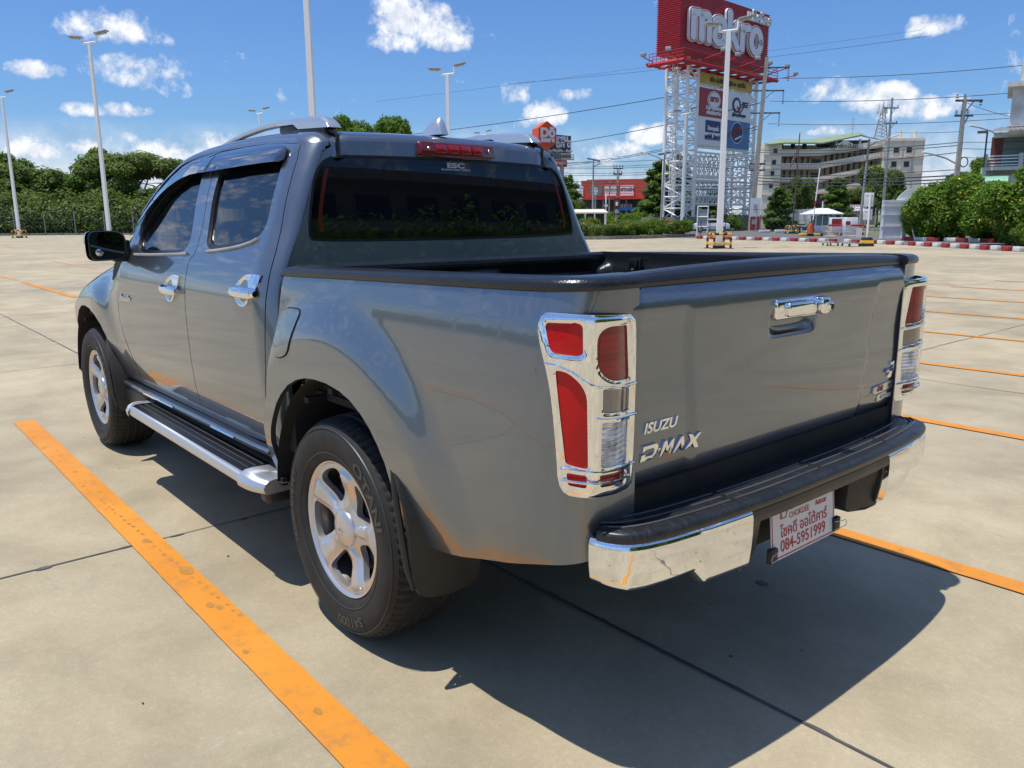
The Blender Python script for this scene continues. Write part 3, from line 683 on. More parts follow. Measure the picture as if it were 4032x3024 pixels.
    def sill(a,b):
        x=.56+(2.62-.56)*a; P=[(.835,.515),(.850,.507),(.862,.497),(.866,.486),(.858,.474),(.838,.466),(.81,.455),(.80,.36),(.70,.33)]
        i=b*(len(P)-1); j=min(int(i),len(P)-2); t=i-j; y=P[j][0]*(1-t)+P[j+1][0]*t; z=P[j][1]*(1-t)+P[j+1][1]*t
        return (x,y*sd,z+interp(x,[.56,.8,2.6],[.013,.005,-.012])-.004)
    q.grid(sill,24,24); q.build('sill',M['satin_black'],T,ang=60)
    q=MB(); q.path([(.60+2.0*k/12,.856*sd,.493+interp(.60+2.0*k/12,[.56,.8,2.6],[.013,.005,-.012])) for k in range(13)],.0125,10); q.build('sill_strip',M['paint'],T)
    q=MB()
    for x0,x1 in ((2.20,1.72),(1.205,.94)):
        q=MB(); q.path([(x0+(x1-x0)*k/6,.8665*sd,.491+interp(x0+(x1-x0)*k/6,[.56,.8,2.6],[.013,.005,-.012])) for k in range(7)],.0085,10); q.build('sill_trim',M['chrome'],T)
    q=MB(); q.b2((.55,.62*sd,.36),(2.60,.842*sd,.462)); q.build('sill_lower',M['under'],T,bevel=.01)
    # running board
    rb=empty('running_board',(0,0,0),parent=T)
    q=MB()
    def rbd(a,b):
        x=.60+(2.14-.60)*a; P=[(.79,.435),(.80,.452),(.93,.453),(.958,.453),(.968,.450),(.973,.443),(.978,.418),(.974,.409),(.955,.402),(.80,.400),(.79,.405)]
        i=b*(len(P)-1); j=min(int(i),len(P)-2); t=i-j; return (x,(P[j][0]*(1-t)+P[j+1][0]*t)*sd,P[j][1]*(1-t)+P[j+1][1]*t-.012)
    q.grid(rbd,4,40); q.build('board_body',M['alu'],rb,ang=45)
    q=MB()
    q.b2((.64,.80*sd,.437),(2.12,.958*sd,.4445))
    o=q.build('board_tread',M['satin_black'],rb,bevel=.002)
    q=MB()
    for k in range(4): q.b2((.66,(.835+.031*k)*sd-.0015,.444),(2.10,(.835+.031*k)*sd+.0015,.4475))
    q.build('tread_rib',M['dgrey'],rb)
    for e in (0,1):
        q=MB()
        def endf(a,b,e=e):
            P=[(.78,.440),(.80,.456),(.92,.462),(.950,.459),(.972,.448),(.985,.425),(.981,.403),(.955,.390),(.80,.386),(.78,.39)]
            i=b*(len(P)-1); j=min(int(i),len(P)-2); t=i-j; y=P[j][0]*(1-t)+P[j+1][0]*t; z=P[j][1]*(1-t)+P[j+1][1]*t-.012
            L=.15; x=.64-L*a if e==0 else 2.10+L*.85*a
            k=1-.55*a**3; yc=.86 if e==0 else .88; y=yc+(y-yc)*(1-.50*a**3) if e else yc+(y-yc)*(1-.30*a**3); z=.395+(z-.395)*(1-.25*a**3)
            if e==0: x+= .10*sm(.80,.99,y)*(-a*.2) 
            return (x,y*sd,z)
        q.grid(endf,12,40); q.add([endf(1,k/40) for k in range(41)],[tuple(range(41))]); q.build('board_end',M['alu'],rb,ang=50)
    q=MB()
    q.b2((.50,.80*sd,.33),(.575,.925*sd,.44)); q.build('board_bracket',M['plastic'],rb,bevel=.02,seg=3)
    q=MB(); q.b2((2.22,.78*sd,.36),(2.62,.86*sd,.47)); q.build('board_bracket',M['plastic'],rb,bevel=.02,seg=3)
    # roof rail
    rr=empty('roof_rail',(0,0,0),parent=T)
    q=MB()
    def rail(a,b):
        x=1.97-(1.97-.99)*a; zc=interp(x,[.99,1.22,1.43,1.60,1.70,1.80,1.97],[1.790,1.788,1.777,1.763,1.752,1.738,1.708]); h=interp(x,[.99,1.6,1.97],[.013,.011,.006]); w=.017
        t=2*PI*b; p=2.6; c,s_=math.cos(t),math.sin(t); return (x,(.522-.015*sm(1.2,1.8,x)+w*math.copysign(abs(c)**(2/p),c))*sd,zc+h*math.copysign(abs(s_)**(2/p),s_))
    q.grid(rail,30,16); q.build('rail_bar',M['silver'],rr,ang=60)
    q=MB()
    def foot(a,b):
        x=1.03-(1.03-.585)*a; w=.030; zt=interp(x,[.585,.60,.63,.66,.78,1.03],[1.738,1.758,1.775,1.784,1.795,1.803]); zb=interp(x,[.58,.84,.88,1.03],[1.736,1.750,1.772,1.776])
        P=[(-1,0),(-1,.5),(-.9,.85),(-.5,1),(.5,1),(.9,.85),(1,.5),(1,0)]
        i=b*7; j=min(int(i),6); t=i-j; u=P[j][0]*(1-t)+P[j+1][0]*t; v=P[j][1]*(1-t)+P[j+1][1]*t
        return (x,(.520+w*u)*sd,zb+(zt-zb)*v)
    q.grid(foot,40,28); q.add([foot(1,k/28) for k in range(29)],[tuple(range(29))]); q.add([foot(0,k/28) for k in range(29)],[tuple(range(29))]); q.build('rail_foot',M['silver'],rr,ang=50)
    q=MB(); q.b2((.62,.494*sd,1.715),(.90,.546*sd,1.752)); q.build('foot_base',M['plastic'],rr,bevel=.006); q=MB(); q.b2((.87,.494*sd,1.725),(1.025,.544*sd,1.778)); q.build('foot_base',M['plastic'],rr,bevel=.006)
    q=MB(); q.b2((1.74,.49*sd,1.70),(1.90,.525*sd,1.735)); q.build('foot_base',M['plastic'],rr,bevel=.006)
    # side mirror
    mr=empty('door_mirror',(0,0,0),parent=T)
    q=MB()
    def shell(a,b):
        t=2*PI*b; pw=4.2; ph=a*PI/2; c,s_=math.cos(t),math.sin(t); k=math.cos(ph)**.55 if a<1 else 0
        y=.966+(.098)*math.copysign(abs(c)**(2/pw),c)*k; z=1.267+.077*math.copysign(abs(s_)**(2/pw),s_)*k*(1.0+.08*c); return (2.255+.125*math.sin(ph),y*sd,z)
    q.grid(shell,14,40); q.build('mirror_cap',M['chrome'],mr,ang=70)
    q=MB()
    def rim_(a,b):
        t=2*PI*b; pw=4.2; c,s_=math.cos(t),math.sin(t); P=[(1.0,2.262),(1.01,2.246),(.975,2.236),(.93,2.238),(.915,2.248)]; i=a*4;j=min(int(i),3);u=i-j; k=P[j][0]*(1-u)+P[j+1][0]*u; x=P[j][1]*(1-u)+P[j+1][1]*u
        return (x,(.962+.089*math.copysign(abs(c)**(2/pw),c)*k)*sd,1.268+.074*math.copysign(abs(s_)**(2/pw),s_)*k*(1.0+.08*c))
    q.grid(rim_,12,48); q.build('mirror_housing',M['satin_black'],mr,ang=60)
    q=MB(); n=48; V=[rim_(1,k/n) for k in range(n)]; q.add([(v[0]-.004,v[1],v[2]) for v in V],[tuple(range(n))]); q.build('mirror_glass',M['mirror'],mr)
    q=MB(); q.lathe([(0,-.008),(.012,-.0075),(.0185,-.005),(.020,-.001)],24,'X',(2.241,1.004*sd,1.234)); q.build('blind_spot_mirror',M['mirror2'],mr)
    q=MB(); q.box((2.285,.885*sd,1.205),(.07,.10,.045)); q.box((2.30,.862*sd,1.25),(.10,.03,.09)); q.build('mirror_arm',M['satin_black'],mr,bevel=.012,seg=3)
# ---- cab shell: roof, pillars, rear wall
def zr(x): return interp(x,[.3,.50,.56,.62,.75,1.1,1.5,1.8,1.97,2.15,2.3,2.5,2.75],[1.725,1.727,1.731,1.736,1.748,1.764,1.762,1.726,1.655,1.545,1.43,1.29,1.13])
ZR=Spline([.3,.50,.62,.75,1.1,1.5,1.75,1.9,2.03,2.17,2.32,2.5,2.75],[1.722,1.730,1.738,1.750,1.766,1.764,1.746,1.716,1.660,1.572,1.462,1.32,1.13])
def cab(u,v,off=0.):
    # u: distance from rear wall; v<0: height below the shoulder; 0..12: shoulder; beyond: across the roof
    x=u+.50; zt=ZR(x)-.060; 
    yt=SIDE(zt)
    if v<=0: y,z=yt if v==0 else SIDE(zt+v),zt+v; ny,nz=1.,.35
    else:
        A=(yt,zt); B=(yt-.105,ZR(x)-.009); Cc=(yt-.018,ZR(x)-.012)
        if v<.12:
            t=v/.12; y=A[0]*(1-t)**2+2*Cc[0]*t*(1-t)+B[0]*t*t; z=A[1]*(1-t)**2+2*Cc[1]*t*(1-t)+B[1]*t*t; ny,nz=1-t,.35+t
        else:
            k=(v-.12)/B[0]; y=B[0]*(1-k); z=B[1]+.012*(1-(1-k)**2); ny,nz=0.,1.
    L=math.hypot(ny,nz); ny/=L;nz/=L
    X=xrw(z)+u; dd=cdd(u)
    zz=dd*(.75 if v>.05 else 1)
    return (X,y+ny*(off-dd),z+nz*(off-zz))
def cab2(x,v,off=0.):
    u=x-xrw(1.3); return cab(u,v,off)
sh=MB()
def sh_f(a,b,sd):
    # inner dark shell just behind the skin
    u=.02+2.1*a; v=-1.15+b*(1.15+.75); vv=max(v,-1.12)
    x=u+.50; zt=ZR(x)-.060
    p=cab(u,max(v,.47-zt),-.030); return (p[0],p[1]*sd,p[2])
for sd in (1,-1): sh.grid(lambda a,b:sh_f(a,b,sd),40,50)
sh.build('cab_inner_shell',M['gap'],T,fix=False)
# roof skin and upper frame
def topskin(sd):
    q=MB()
    NU,NV=70,26
    us=[0,.002,.005,.010,.02,.03,.045,.06,.08,.10,.12]+[.12+(1.30-.12)*k/50 for k in range(1,51)]
    vs=[0,.012,.024,.036,.048,.060,.075,.09,.105,.12,.14]+[.14+.44*k/12 for k in range(1,13)]
    def Z0(x): return 0
    def f(i,j):
        u=us[i]; v=vs[j]; p=cab(u,v,0)
        if v>=.12:
            x=u+.5; yt=SIDE(ZR(x)-.06)-.105; k=(vs[j]-.12)/(vs[-1]-.12); p=cab(u,.12+k*yt,0)
            yy=p[1]
            # ditch (roof gutter strip)
            g=max(0,1-abs(yy-.525)/.016); p=(p[0],p[1],p[2]-.006*g)
        return (p[0],p[1]*sd,p[2])
    V=[f(i,j) for i in range(len(us)) for j in range(len(vs))]; k=len(vs)
    q.add(V,[(i*k+j,(i+1)*k+j,(i+1)*k+j+1,i*k+j+1) for i in range(len(us)-1) for j in range(k-1)])
    return q
q=MB()
for sd in (1,-1):
    t_=topskin(sd); q.add(t_.V,t_.F)
bm_o=q.build('roof',M['paint'],T,ang=60)
bm=bmesh.new(); bm.from_mesh(bm_o.data); bmesh.ops.remove_doubles(bm,verts=bm.verts,dist=.0008); bmesh.ops.recalc_face_normals(bm,faces=bm.faces); bm.to_mesh(bm_o.data); bm.free()
bm_o.data.polygons.foreach_set('use_smooth',[True]*len(bm_o.data.polygons))
# side frame above/behind doors, C pillar
topseam=[(.630,1.677),(.640,1.687),(.668,1.693),(.936,1.705),(1.237,1.710),(1.497,1.704),(1.780,1.654),(1.975,1.597),(2.160,1.506),(2.304,1.365),(2.35,1.24)]
def sidez(x,z,off=0.):
    return door(x,z,off)
for sd in (1,-1):
    # strip between door top seam and shoulder
    q=MB(); xs=[.63+ (2.33-.63)*k/60 for k in range(61)]
    V=[]
    for x in xs:
        zs=interp(x,[p[0] for p in topseam],[p[1] for p in topseam])+.001; zt=ZR(x)-.060
        lo=min(zs,zt-.001)
        for j in range(7):
            z=lo+(zt-lo)*j/6; u=x-xrw(z); p=door(x,z,0); V.append((p[0],p[1]*sd,p[2]))
    F=[(i*7+j,(i+1)*7+j,(i+1)*7+j+1,i*7+j+1) for i in range(60) for j in range(6)]
    # C pillar with rounded rear corner, from beltline region to shoulder
    q.add(V,F)
    seam=[(.700,.523),(.650,.540),(.610,.575),(.540,.715),(.520,.857),(.518,1.024),(.522,1.148),(.540,1.269),(.575,1.420),(.606,1.61),(.622,1.655),(.632,1.677)]
    V=[];nz=40;nu=14
    for i in range(nz+1):
        z=.52+(ZR(.60)-.060-.52)*i/nz; xs_=interp(z,[p[1] for p in seam],[p[0] for p in seam])-.001; u1=max(.02,xs_-xrw(z)); zc=min(z,1.672)
        for j in range(nu+1):
            u=u1*(1-j/nu)**1.8 if j<nu else 0.; p=door(xrw(z)+u,z,0); V.append((p[0],p[1]*sd,p[2]))
    F=[(i*(nu+1)+j,(i+1)*(nu+1)+j,(i+1)*(nu+1)+j+1,i*(nu+1)+j+1) for i in range(nz) for j in range(nu)]
    q.add(V,F); q.build('cab_pillar',M['paint'],T,ang=70)
# rear wall
def wall(y,z,off=0.):
    # slight crown; recess behind glass edge
    x=xrw(z)-off-.022*(1-(y/.75)**2)*.6
    if abs(y)>.50 and abs(y)<.555 and z>1.625: x+=.010*(1-abs(abs(y)-.5275)/.0275)
    return (x,y,z)
def wl(z):   # half width of the flat part
    return SIDE(z)-.071
win_r=chaikin([(.585,1.625),(.638,1.560),(.668,1.45),(.690,1.335),(.668,1.308),(-.668,1.308),(-.690,1.335),(-.668,1.45),(-.638,1.560),(-.585,1.625)]+[(-.45,1.632),(0,1.638),(.45,1.632)],2)
ol=[(wl(z),z) for z in (1.0,1.1,1.2,1.3,1.4,1.5,1.6,1.64)]+[(.545,1.668),(.50,1.685),(.3,1.692),(0,1.698)]
ol=ol+[(-a,b) for a,b in ol[::-1]][1:]
rw=panel('rear_wall',M['paint'],T,ol,wall,[win_r],1,res=.03,depth=.02)
# top rounding between wall and roof
q=MB()
ys=[-.56+1.12*k/48 for k in range(49)]
V=[]
for y in ys:
    z0=interp(abs(y),[0,.3,.5,.545,.56],[1.698,1.692,1.685,1.668,1.66]); p0=Vector(wall(y,z0))
    z1=cab(.12,.12,0)[2]+.012*(1-(abs(y)/.53)**2) if abs(y)<.53 else cab(.12,.10,0)[2]-(abs(y)-.53)*.5
    p2=Vector((xrw(1.72)+.12,y,z1)); p1=Vector((p0.x+.012,y,z1-.004)); g=.006*max(0,1-abs(abs(y)-.525)/.016)
    for j in range(11):
        t=j/10; p=p0*(1-t)**2+p1*2*t*(1-t)+p2*t*t; V.append((p.x+g,p.y,p.z-g))
q.add(V,[(i*11+j,(i+1)*11+j,(i+1)*11+j+1,i*11+j+1) for i in range(48) for j in range(10)]); q.build('roof_rear_edge',M['paint'],T,ang=80)
# gutter strips
for sd in (1,-1):
    q=MB(); pts=[wall(.527*sd,z,.001) for z in (1.634,1.65,1.67,1.685)]; z1=cab(.12,.12,0)[2]
    pts+=[(xrw(1.7)-.004,.527*sd,1.705),(xrw(1.7)+.012,.527*sd,z1-.012),(xrw(1.7)+.04,.527*sd,z1-.003),(xrw(1.72)+.12,.527*sd,z1)]
    q2=MB(); 
    q.path(pts,.0085,8); q.build('roof_gutter',M['satin_black'],T)
panel('window_seal',M['satin_black'],rw,inset(win_r,-.004),wall,[inset(win_r,.006)],1,res=.06,depth=.02,off=.001)
panel('window_border',M['frit'],rw,inset(win_r,.004),wall,[inset(win_r,.030)],1,res=.05,depth=.002,off=-.0035,flange=False)
panel('rear_glass',M['glass'],rw,inset(win_r,.028),wall,[],1,res=.06,depth=.002,off=-.004,flange=False)
for sd in (1,-1):
    q=MB(); V=[]; 
    for k in range(9):
        t=k/8; z=1.580-.235*t; y=interp(z,[1.335,1.36,1.45,1.56,1.60],[.632,.650,.632,.602,.585]); 
        if t>.8: y-=.0
        a=wall(y*sd,z,-.0025); b=wall((y-.016)*sd,z,-.0025); V+=[a,b]
    q.add(V,[(2*k,2*k+1,2*k+3,2*k+2) for k in range(8)]); q.build('red_window_trim',M['red_trim'],rw,fix=False)
for tx,sz,y,z,xs,bd in (('ESC',.028,-.012,1.602,2.0,.0012),('ELECTRONIC STABILITY CONTROL',.0085,-.012,1.591,1.15,.0003)):
    text_on('window_sticker',tx,sz,M['white_print'],rw,(wall(y,z,.0)[0]-.001,y,z),(0,-1,0),(.12,0,1),.0003,xs=xs,bold=bd)
# stop lamp
sl_=MB(); 
ol=[(.196,.0),(.188,.050),(-.188,.047),(-.196,.0),(-.19,-.006),(0,-.012),(.19,-.006)]
def sp(u,v,o): p=wall(u-.02,1.652+v,0); return (p[0]-o,u-.02,1.652+v)
sl_.prism(ol,lambda u,v:sp(u,v,.030-abs(u)*.03),lambda u,v:sp(u,v,-.01)); hs_=sl_.build('high_stop_lamp',M['dash'],T,bevel=.004)
for k in range(4):
    q=MB(); yc=.094-.063*k; q.prism([(yc-.024,.006),(yc+.024,.006),(yc+.026,.038),(yc-.026,.038)],lambda u,v:sp(u,v,.0345-abs(u)*.03),lambda u,v:sp(u,v,.02)); q.build('lamp_cell',M['dash2'],hs_,bevel=.002)
for y in (.155,-.160):
    q=MB(); p=sp(y,.022,.0285); q.lathe([(0,-.002),(.006,-.0015),(.0075,.001)],16,'X',p); q.build('lamp_screw',M['steel'],hs_)
# antenna fin
q=MB()
def fin(a,b):
    x=.80-.21*a; h=.074*math.sin(min(1,a/.83)*PI/2)**1.6 if a<.83 else .074*(1-((a-.83)/.17)**2)
    w=.030*math.sin(min(1,a*1.25+.05)*PI/2)*(1 if a<.85 else 1-((a-.85)/.15)*.35); t=b; y=w*math.cos(PI*t)*(1); zz=math.sin(PI*t)**.7
    y=w*math.copysign(abs(math.cos(PI*t))**1.5,math.cos(PI*t)); return (x,y,1.742+h*zz)
q.grid(fin,30,24); q.build('antenna_fin',M['silver'],T,ang=70)
# windscreen, bonnet, front end (out of sight from behind but there)
q=MB()
for sd in (1,-1):
    def ws(a,b,sd=sd):
        u=1.30-.0+.90*a; x=u+.5; yt=SIDE(ZR(x)-.06)-.105; p=cab(u,.12+b*yt,-.004); return (p[0],p[1]*sd,p[2])
    q.grid(ws,12,8)
q.build('windscreen',M['glass'],T,fix=True)
for sd in (1,-1):
    q=MB()
    def ap(a,b,sd=sd):
        u=1.28+.52*a; p=cab(u,.13*b,0); return (p[0],p[1]*sd,p[2])
    q.grid(ap,26,12); q.build('front_pillar',M['paint'],T,ang=70)
HOOD=Spline([2.3,2.6,3.0,3.4,3.7,3.86],[1.195,1.190,1.165,1.110,1.03,.94])
def fend(x,z,off=0.):
    zt=HOOD(x)-.03; k=sm(zt-.26,zt+.02,z); y=SIDE(min(z,1.05))+flare(x,z,FX,True)*1.0-.05*sm(2.5,3.9,x)+off
    w_=sm(2.36,2.95,x); y=y*w_+(1-w_)*(SIDE(z)+off-.02*sm(2.35,2.9,x)); y-=(.16*w_+.012)*max(0,(z-(zt-.24))/.24)**2.2 if z>zt-.24 else 0
    y-=.35*sm(3.45,3.95,x)**1.5
    return (x,y,z)
fo=[(2.36,1.172),(2.378,1.089),(2.421,1.001),(2.428,.845),(2.350,.726),(2.295,.609),(2.335,.475),(2.47,.455),(2.575,.452),(2.60,.50),(2.625,.577),(2.655,.65),(2.70,.735),(2.77,.805),(2.86,.855),(2.97,.882),(3.095,.888),(3.22,.878),(3.34,.840),(3.45,.765),(3.52,.66),(3.555,.55),(3.56,.45),(3.70,.42),(3.90,.45),(3.93,.65),(3.90,.85),(3.80,.965),(3.6,1.04),(3.4,1.082),(3.0,1.137),(2.6,1.160)]
for sd in (1,-1): panel('front_fender',M['paint'],T,fo,fend,[],sd,res=.03,depth=.02,gap=.0028)
q=MB()
for sd in (1,-1):
    def hd(a,b,sd=sd):
        x=2.36+1.5*a; zt=HOOD(x); y0=fend(x,zt-.018)[1]; t=1-b; y=y0*t; return (x,y*sd,zt-.018+.030*(1-t**2.2)+.012*math.exp(-((t-.72)/.12)**2))
    q.grid(hd,30,20)
q.build('bonnet',M['paint'],T,ang=60)
q=MB()
for sd in (1,-1):
    def nb(a,b,sd=sd): 
        y=.60*b if b<.8 else .48+.45*(b-.8)*1.0; z=.42+.52*a; return (3.98-.35*b**4-.06*a,min(.62,y)*sd,z)
    q.grid(nb,10,20)
q.build('front_bumper',M['paint'],T)
q=MB(); q.b2((2.35,-.55,1.02),(2.55,.55,1.12)); q.b2((2.3,-.8,.45),(2.45,.8,1.10)); q.build('scuttle',M['satin_black'],T)
for sd in (1,-1):
    q=MB(); q.prism([(.42,.80),(.60,.83),(.62,.93),(.44,.88)],lambda u,v:(3.93-(u-.42)*.6,u*sd,v),lambda u,v:(3.80-(u-.42)*.6,u*sd,v)); q.build('headlight',M['clear_lens'],T,bevel=.01)
# ---- load bed
q=MB()
q.b2((-1.04,-.81,.775),(.40,.81,.80))
q.b2((.385,-.80,.50),(.405,.80,1.205))
for sd in (1,-1):
    q.b2((-1.05,.775*sd,.78),(.40,.80*sd,1.19))
    q.b2((-.42,.55*sd,.79),(.44,.78*sd,1.00))
q.build('bed_floor',M['liner'],T)
ln=MB()
for sd in (1,-1):
    def lw(a,b,sd=sd):
        x=.395-1.435*a; z=1.235-.43*b; y=.765-.012*sm(.1,.2,b)
        rib=max(sm(.36,.39,a)*(1-sm(.41,.44,a)),sm(.56,.59,a)*(1-sm(.61,.64,a)),sm(.86,.89,a)*(1-sm(.91,.94,a)),(1-sm(.03,.06,a)))
        shelf=.045*sm(.28,.36,b)
        y-=shelf*(1-rib)*(1-.0)+.010*rib*sm(.08,.14,b)*0
        y-=.05*rib*sm(.10,.20,b)
        return (x,y*sd,z)
    ln.grid(lw,140,30)
def fw(a,b):
    y=-.765+1.53*a; z=1.215-.42*b; x=.385-.03*sm(.18,.3,b)-.025*(sm(.42,.45,a)*(1-sm(.55,.58,a)))*sm(.1,.2,b); return (x,y,z)
ln.grid(fw,60,24); ln.build('bed_liner',M['cap'],T,ang=60)
q=MB(); q.path([(.392,y,1.212) for y in (-.80,-.4,0,.4,.80)],.022,10); q.build('bed_front_cap',M['cap'],T)
q=MB(); q.box((.155,-.742,1.17),(.07,.02,.085)); q.box((.155,-.729,1.175),(.045,.02,.06)); q.lathe([(0,.014),(.010,.012),(.012,0)],12,'Y',(.155,-.722,1.155)); q.build('tie_down_hook',M['satin_black'],T,bevel=.005)
# ---- tailgate
def tg(y,z,off=0.):
    x=1.083-.002*(abs(y)/.69)**2
    x+=interp(z,[.744,.77,.82,.95,1.08,1.14,1.165,1.19,1.215,1.24],[-.014,-.003,.0,.002,.001,.005,.007,.004,-.002,-.008]) if False else TGS(z)
    e=interp(z,[.74,.80,1.17,1.25],[.425,.43,.475,.52]); side_=sm(e-.004,e+.030,abs(y)); x-=.0075*side_*(1-sm(1.13,1.195,z))
    # recess of the handle
    u=y-.010; k=max(0,1-(abs(u)/.122)**4)*max(0,1-(abs(z-1.108)/.046)**2.2); x-=.026*sm(0,1,k*1.25)
    e2=sm(.66,.688,abs(y)); x-=.003*e2
    return (-(x+off),y,z)
TGS=Spline([.744,.77,.82,.92,1.04,1.12,1.155,1.18,1.205,1.225,1.245],[-.016,-.006,-.001,.003,.002,.006,.0085,.0075,.002,-.006,-.016])
tgt=panel('tailgate',M['paint'],T,[(-.686,.748),(.686,.748),(.688,.9),(.689,1.240),(-.689,1.240),(-.688,.9)],tg,[],1,res=.014,depth=.03)
q=MB()
def tcap(a,b):
    y=.688-1.376*a; zc=1.234; P=[(.012,0),(.014,.012),(.010,.028),(.0,.038),(-.02,.041),(-.045,.041),(-.055,.034),(-.058,.0),(-.058,-.08)]
    i=b*8;j=min(int(i),7);t=i-j; o=P[j][0]*(1-t)+P[j+1][0]*t; h=P[j][1]*(1-t)+P[j+1][1]*t; h=h*(.68+.40*(1-(y/.69)**2)) if h>0 else h; return (-(1.066+o)+.004*(y/.69)**2,y,zc+h)
q.grid(tcap,60,32); q.add([tcap(0,k/32) for k in range(33)],[tuple(range(33))]); q.add([tcap(1,k/32) for k in range(33)],[tuple(range(33))]); q.build('tailgate_cap',M['cap'],tgt,ang=50)
q=MB(); q.b2((-1.055,-.68,.75),(-1.01,.68,1.24)); q.build('tailgate_inner',M['cap'],tgt,bevel=.01)
# handle
hb_=MB(); q=hb_
def hsq(y0,y1,z0,z1,x0,x1,bv,nm,mt_):
    q=MB(); q.b2((x0,y0,z0),(x1,y1,z1)); return q.build(nm,mt_,tgt,bevel=bv,seg=4)
hsq(.122,-.108,1.112,1.170,-1.078,-1.104,.010,'handle_frame',M['chrome'])
hsq(.082,-.062,1.120,1.159,-1.10,-1.118,.008,'tailgate_handle',M['chrome'])
q=MB(); q.box((-1.112,-.090,1.142),(.040,.042,.050)); q.box((-1.128,-.106,1.140),(.02,.028,.028)); q.build('rear_camera_cover',M['chrome'],tgt,bevel=.009,seg=3)
q=MB(); q.lathe([(0,0),(.007,.001),(.009,.003)],14,'X',(-1.141,-.108,1.137)); q.build('rear_camera',M['satin_black'],tgt)
# badges
XB=-1.0885
text_on('tailgate_lettering','ISUZU',.036,M['chrome'],tgt,(tg(.588,.87)[0]-.0015,.575,.882),(-.0,-1,0),(0,0,1),.003,xs=1.25,bold=.0009,shear=.25)
def badge(pts,nm='tailgate_lettering',ex=.006,mt_='chrome',x0=None):
    q=MB()
    q.prism(pts,lambda u,v:((tg(u,v)[0] if x0 is None else x0)-ex,u,v),lambda u,v:((tg(u,v)[0] if x0 is None else x0)+.004,u,v)); return q
def poly(l,ox,oz,sx,sz,sh=.25): return [(ox-(a+sh*b)*sx,oz+b*sz) for a,b in l]
ox,oz=.645,.812; sx,sz=.040,.040
D_=[(0,0),(1.1,0),(1.55,.35),(1.55,.7),(1.2,1),(0,1),(0,.62),(.38,.62),(.38,.72),(1.0,.72),(1.15,.6),(1.15,.42),(1.0,.30),(.38,.30),(.38,.45),(0,.45)]
q=badge(poly(D_,ox,oz,sx,sz)); 
for l in ([(1.62,.42),(1.92,.42),(1.92,.62),(1.62,.62)],[(2.0,0),(2.3,0),(2.42,.55),(2.68,.15),(2.95,.55),(3.02,0),(3.32,0),(3.2,1),(2.95,1),(2.68,.55),(2.42,1),(2.15,1)],[(3.4,0),(3.72,0),(4.05,.55),(4.35,0),(4.68,0),(4.2,1),(3.9,1)],[(4.7,0),(5.05,0),(5.3,.32),(5.55,0),(5.95,0),(5.5,.52),(5.9,1),(5.55,1),(5.3,.72),(5.05,1),(4.7,1),(5.08,.52)]):
    z_=badge(poly(l,ox,oz,sx*.92,sz)); q.add(z_.V,z_.F)
q.build('tailgate_lettering',M['chrome'],tgt,bevel=.0012)
# right-hand badges
Zb=[(0,1),(1,1),(1,.78),(.42,.22),(1,.22),(1,0),(-.1,0),(-.1,.2),(.5,.78),(0,.78)]
badge(poly(Zb,-.628,.852,.055,.056,.2)).build('variant_badge',M['chrome'],tgt,bevel=.001)
badge([(-.613,.884),(-.606,.873),(-.712,.871),(-.708,.886)],ex=.008).build('variant_badge',M['steel'],tgt,bevel=.001)
text_on('variant_badge','PRESTIGE',.011,M['navy'],tgt,(tg(-.66,.88)[0]-.0088,-.660,.8745),(0,-1,0),(0,0,1),.0003,bold=.0003,xs=1.3)
badge([(-.545,.806),(-.530,.812),(-.535,.832),(-.705,.842),(-.705,.812)]).build('variant_badge',M['silver'],tgt,bevel=.001)
text_on('variant_badge','Ddi',.026,M['red_print'],tgt,(tg(-.58,.82)[0]-.0068,-.578,.814),(0,-1,0),(0,0,1),.0004,bold=.0012)
text_on('variant_badge','VGS',.022,M['dgrey'],tgt,(tg(-.66,.82)[0]-.0068,-.660,.817),(0,-1,0),(0,0,1),.0004,bold=.0008,shear=.2)
badge([(-.572,.776),(-.572,.800),(-.70,.806),(-.70,.782)],ex=.003).build('variant_badge',M['steel'],tgt,bevel=.0005)
text_on('variant_badge','INSIGHT',.018,M['white_print'],tgt,(tg(-.63,.79)[0]-.0036,-.636,.783),(0,-1,0),(0,0,1),.0003,bold=.001,shear=.2,xs=1.15)
# filler between bed corners and bumper; extra boxes added to block leaking sunlight
q=MB(); q.b2((-1.075,-.68,.64),(-.98,.68,.748)); q.b2((-1.05,-.70,.70),(-.90,.70,.776)); q.b2((-1.02,-.80,.60),(-.90,.80,.72)); q.build('bed_sill_light_block',M['under'],T)
# ---- rear bumper
bp=empty('rear_bumper',(0,0,0),parent=T)
_BY=[(0,-1.222),(.20,-1.221),(.41,-1.213),(.58,-1.199),(.68,-1.185),(.735,-1.170),(.768,-1.152),(.787,-1.128),(.799,-1.098),(.804,-1.072)]
_bs=[0.]
for i in range(1,len(_BY)): _bs.append(_bs[-1]+math.dist(_BY[i],_BY[i-1]))
BYs=Spline(_bs,[p[0] for p in _BY]);BXs=Spline(_bs,[p[1] for p in _BY]);BT=_bs[-1]
def bumpc(s,o):
    a=abs(s); e=1e-3; y,x=BYs(a),BXs(a); ty=BYs(a+e)-BYs(max(0,a-e)); tx=BXs(a+e)-BXs(max(0,a-e)); L=math.hypot(tx,ty); ny,nx=-(-tx)/L,-ty/L
    ny=tx/L; nx=-ty/L
    return x+nx*o,(y+ny*o)*(1 if s>=0 else -1)
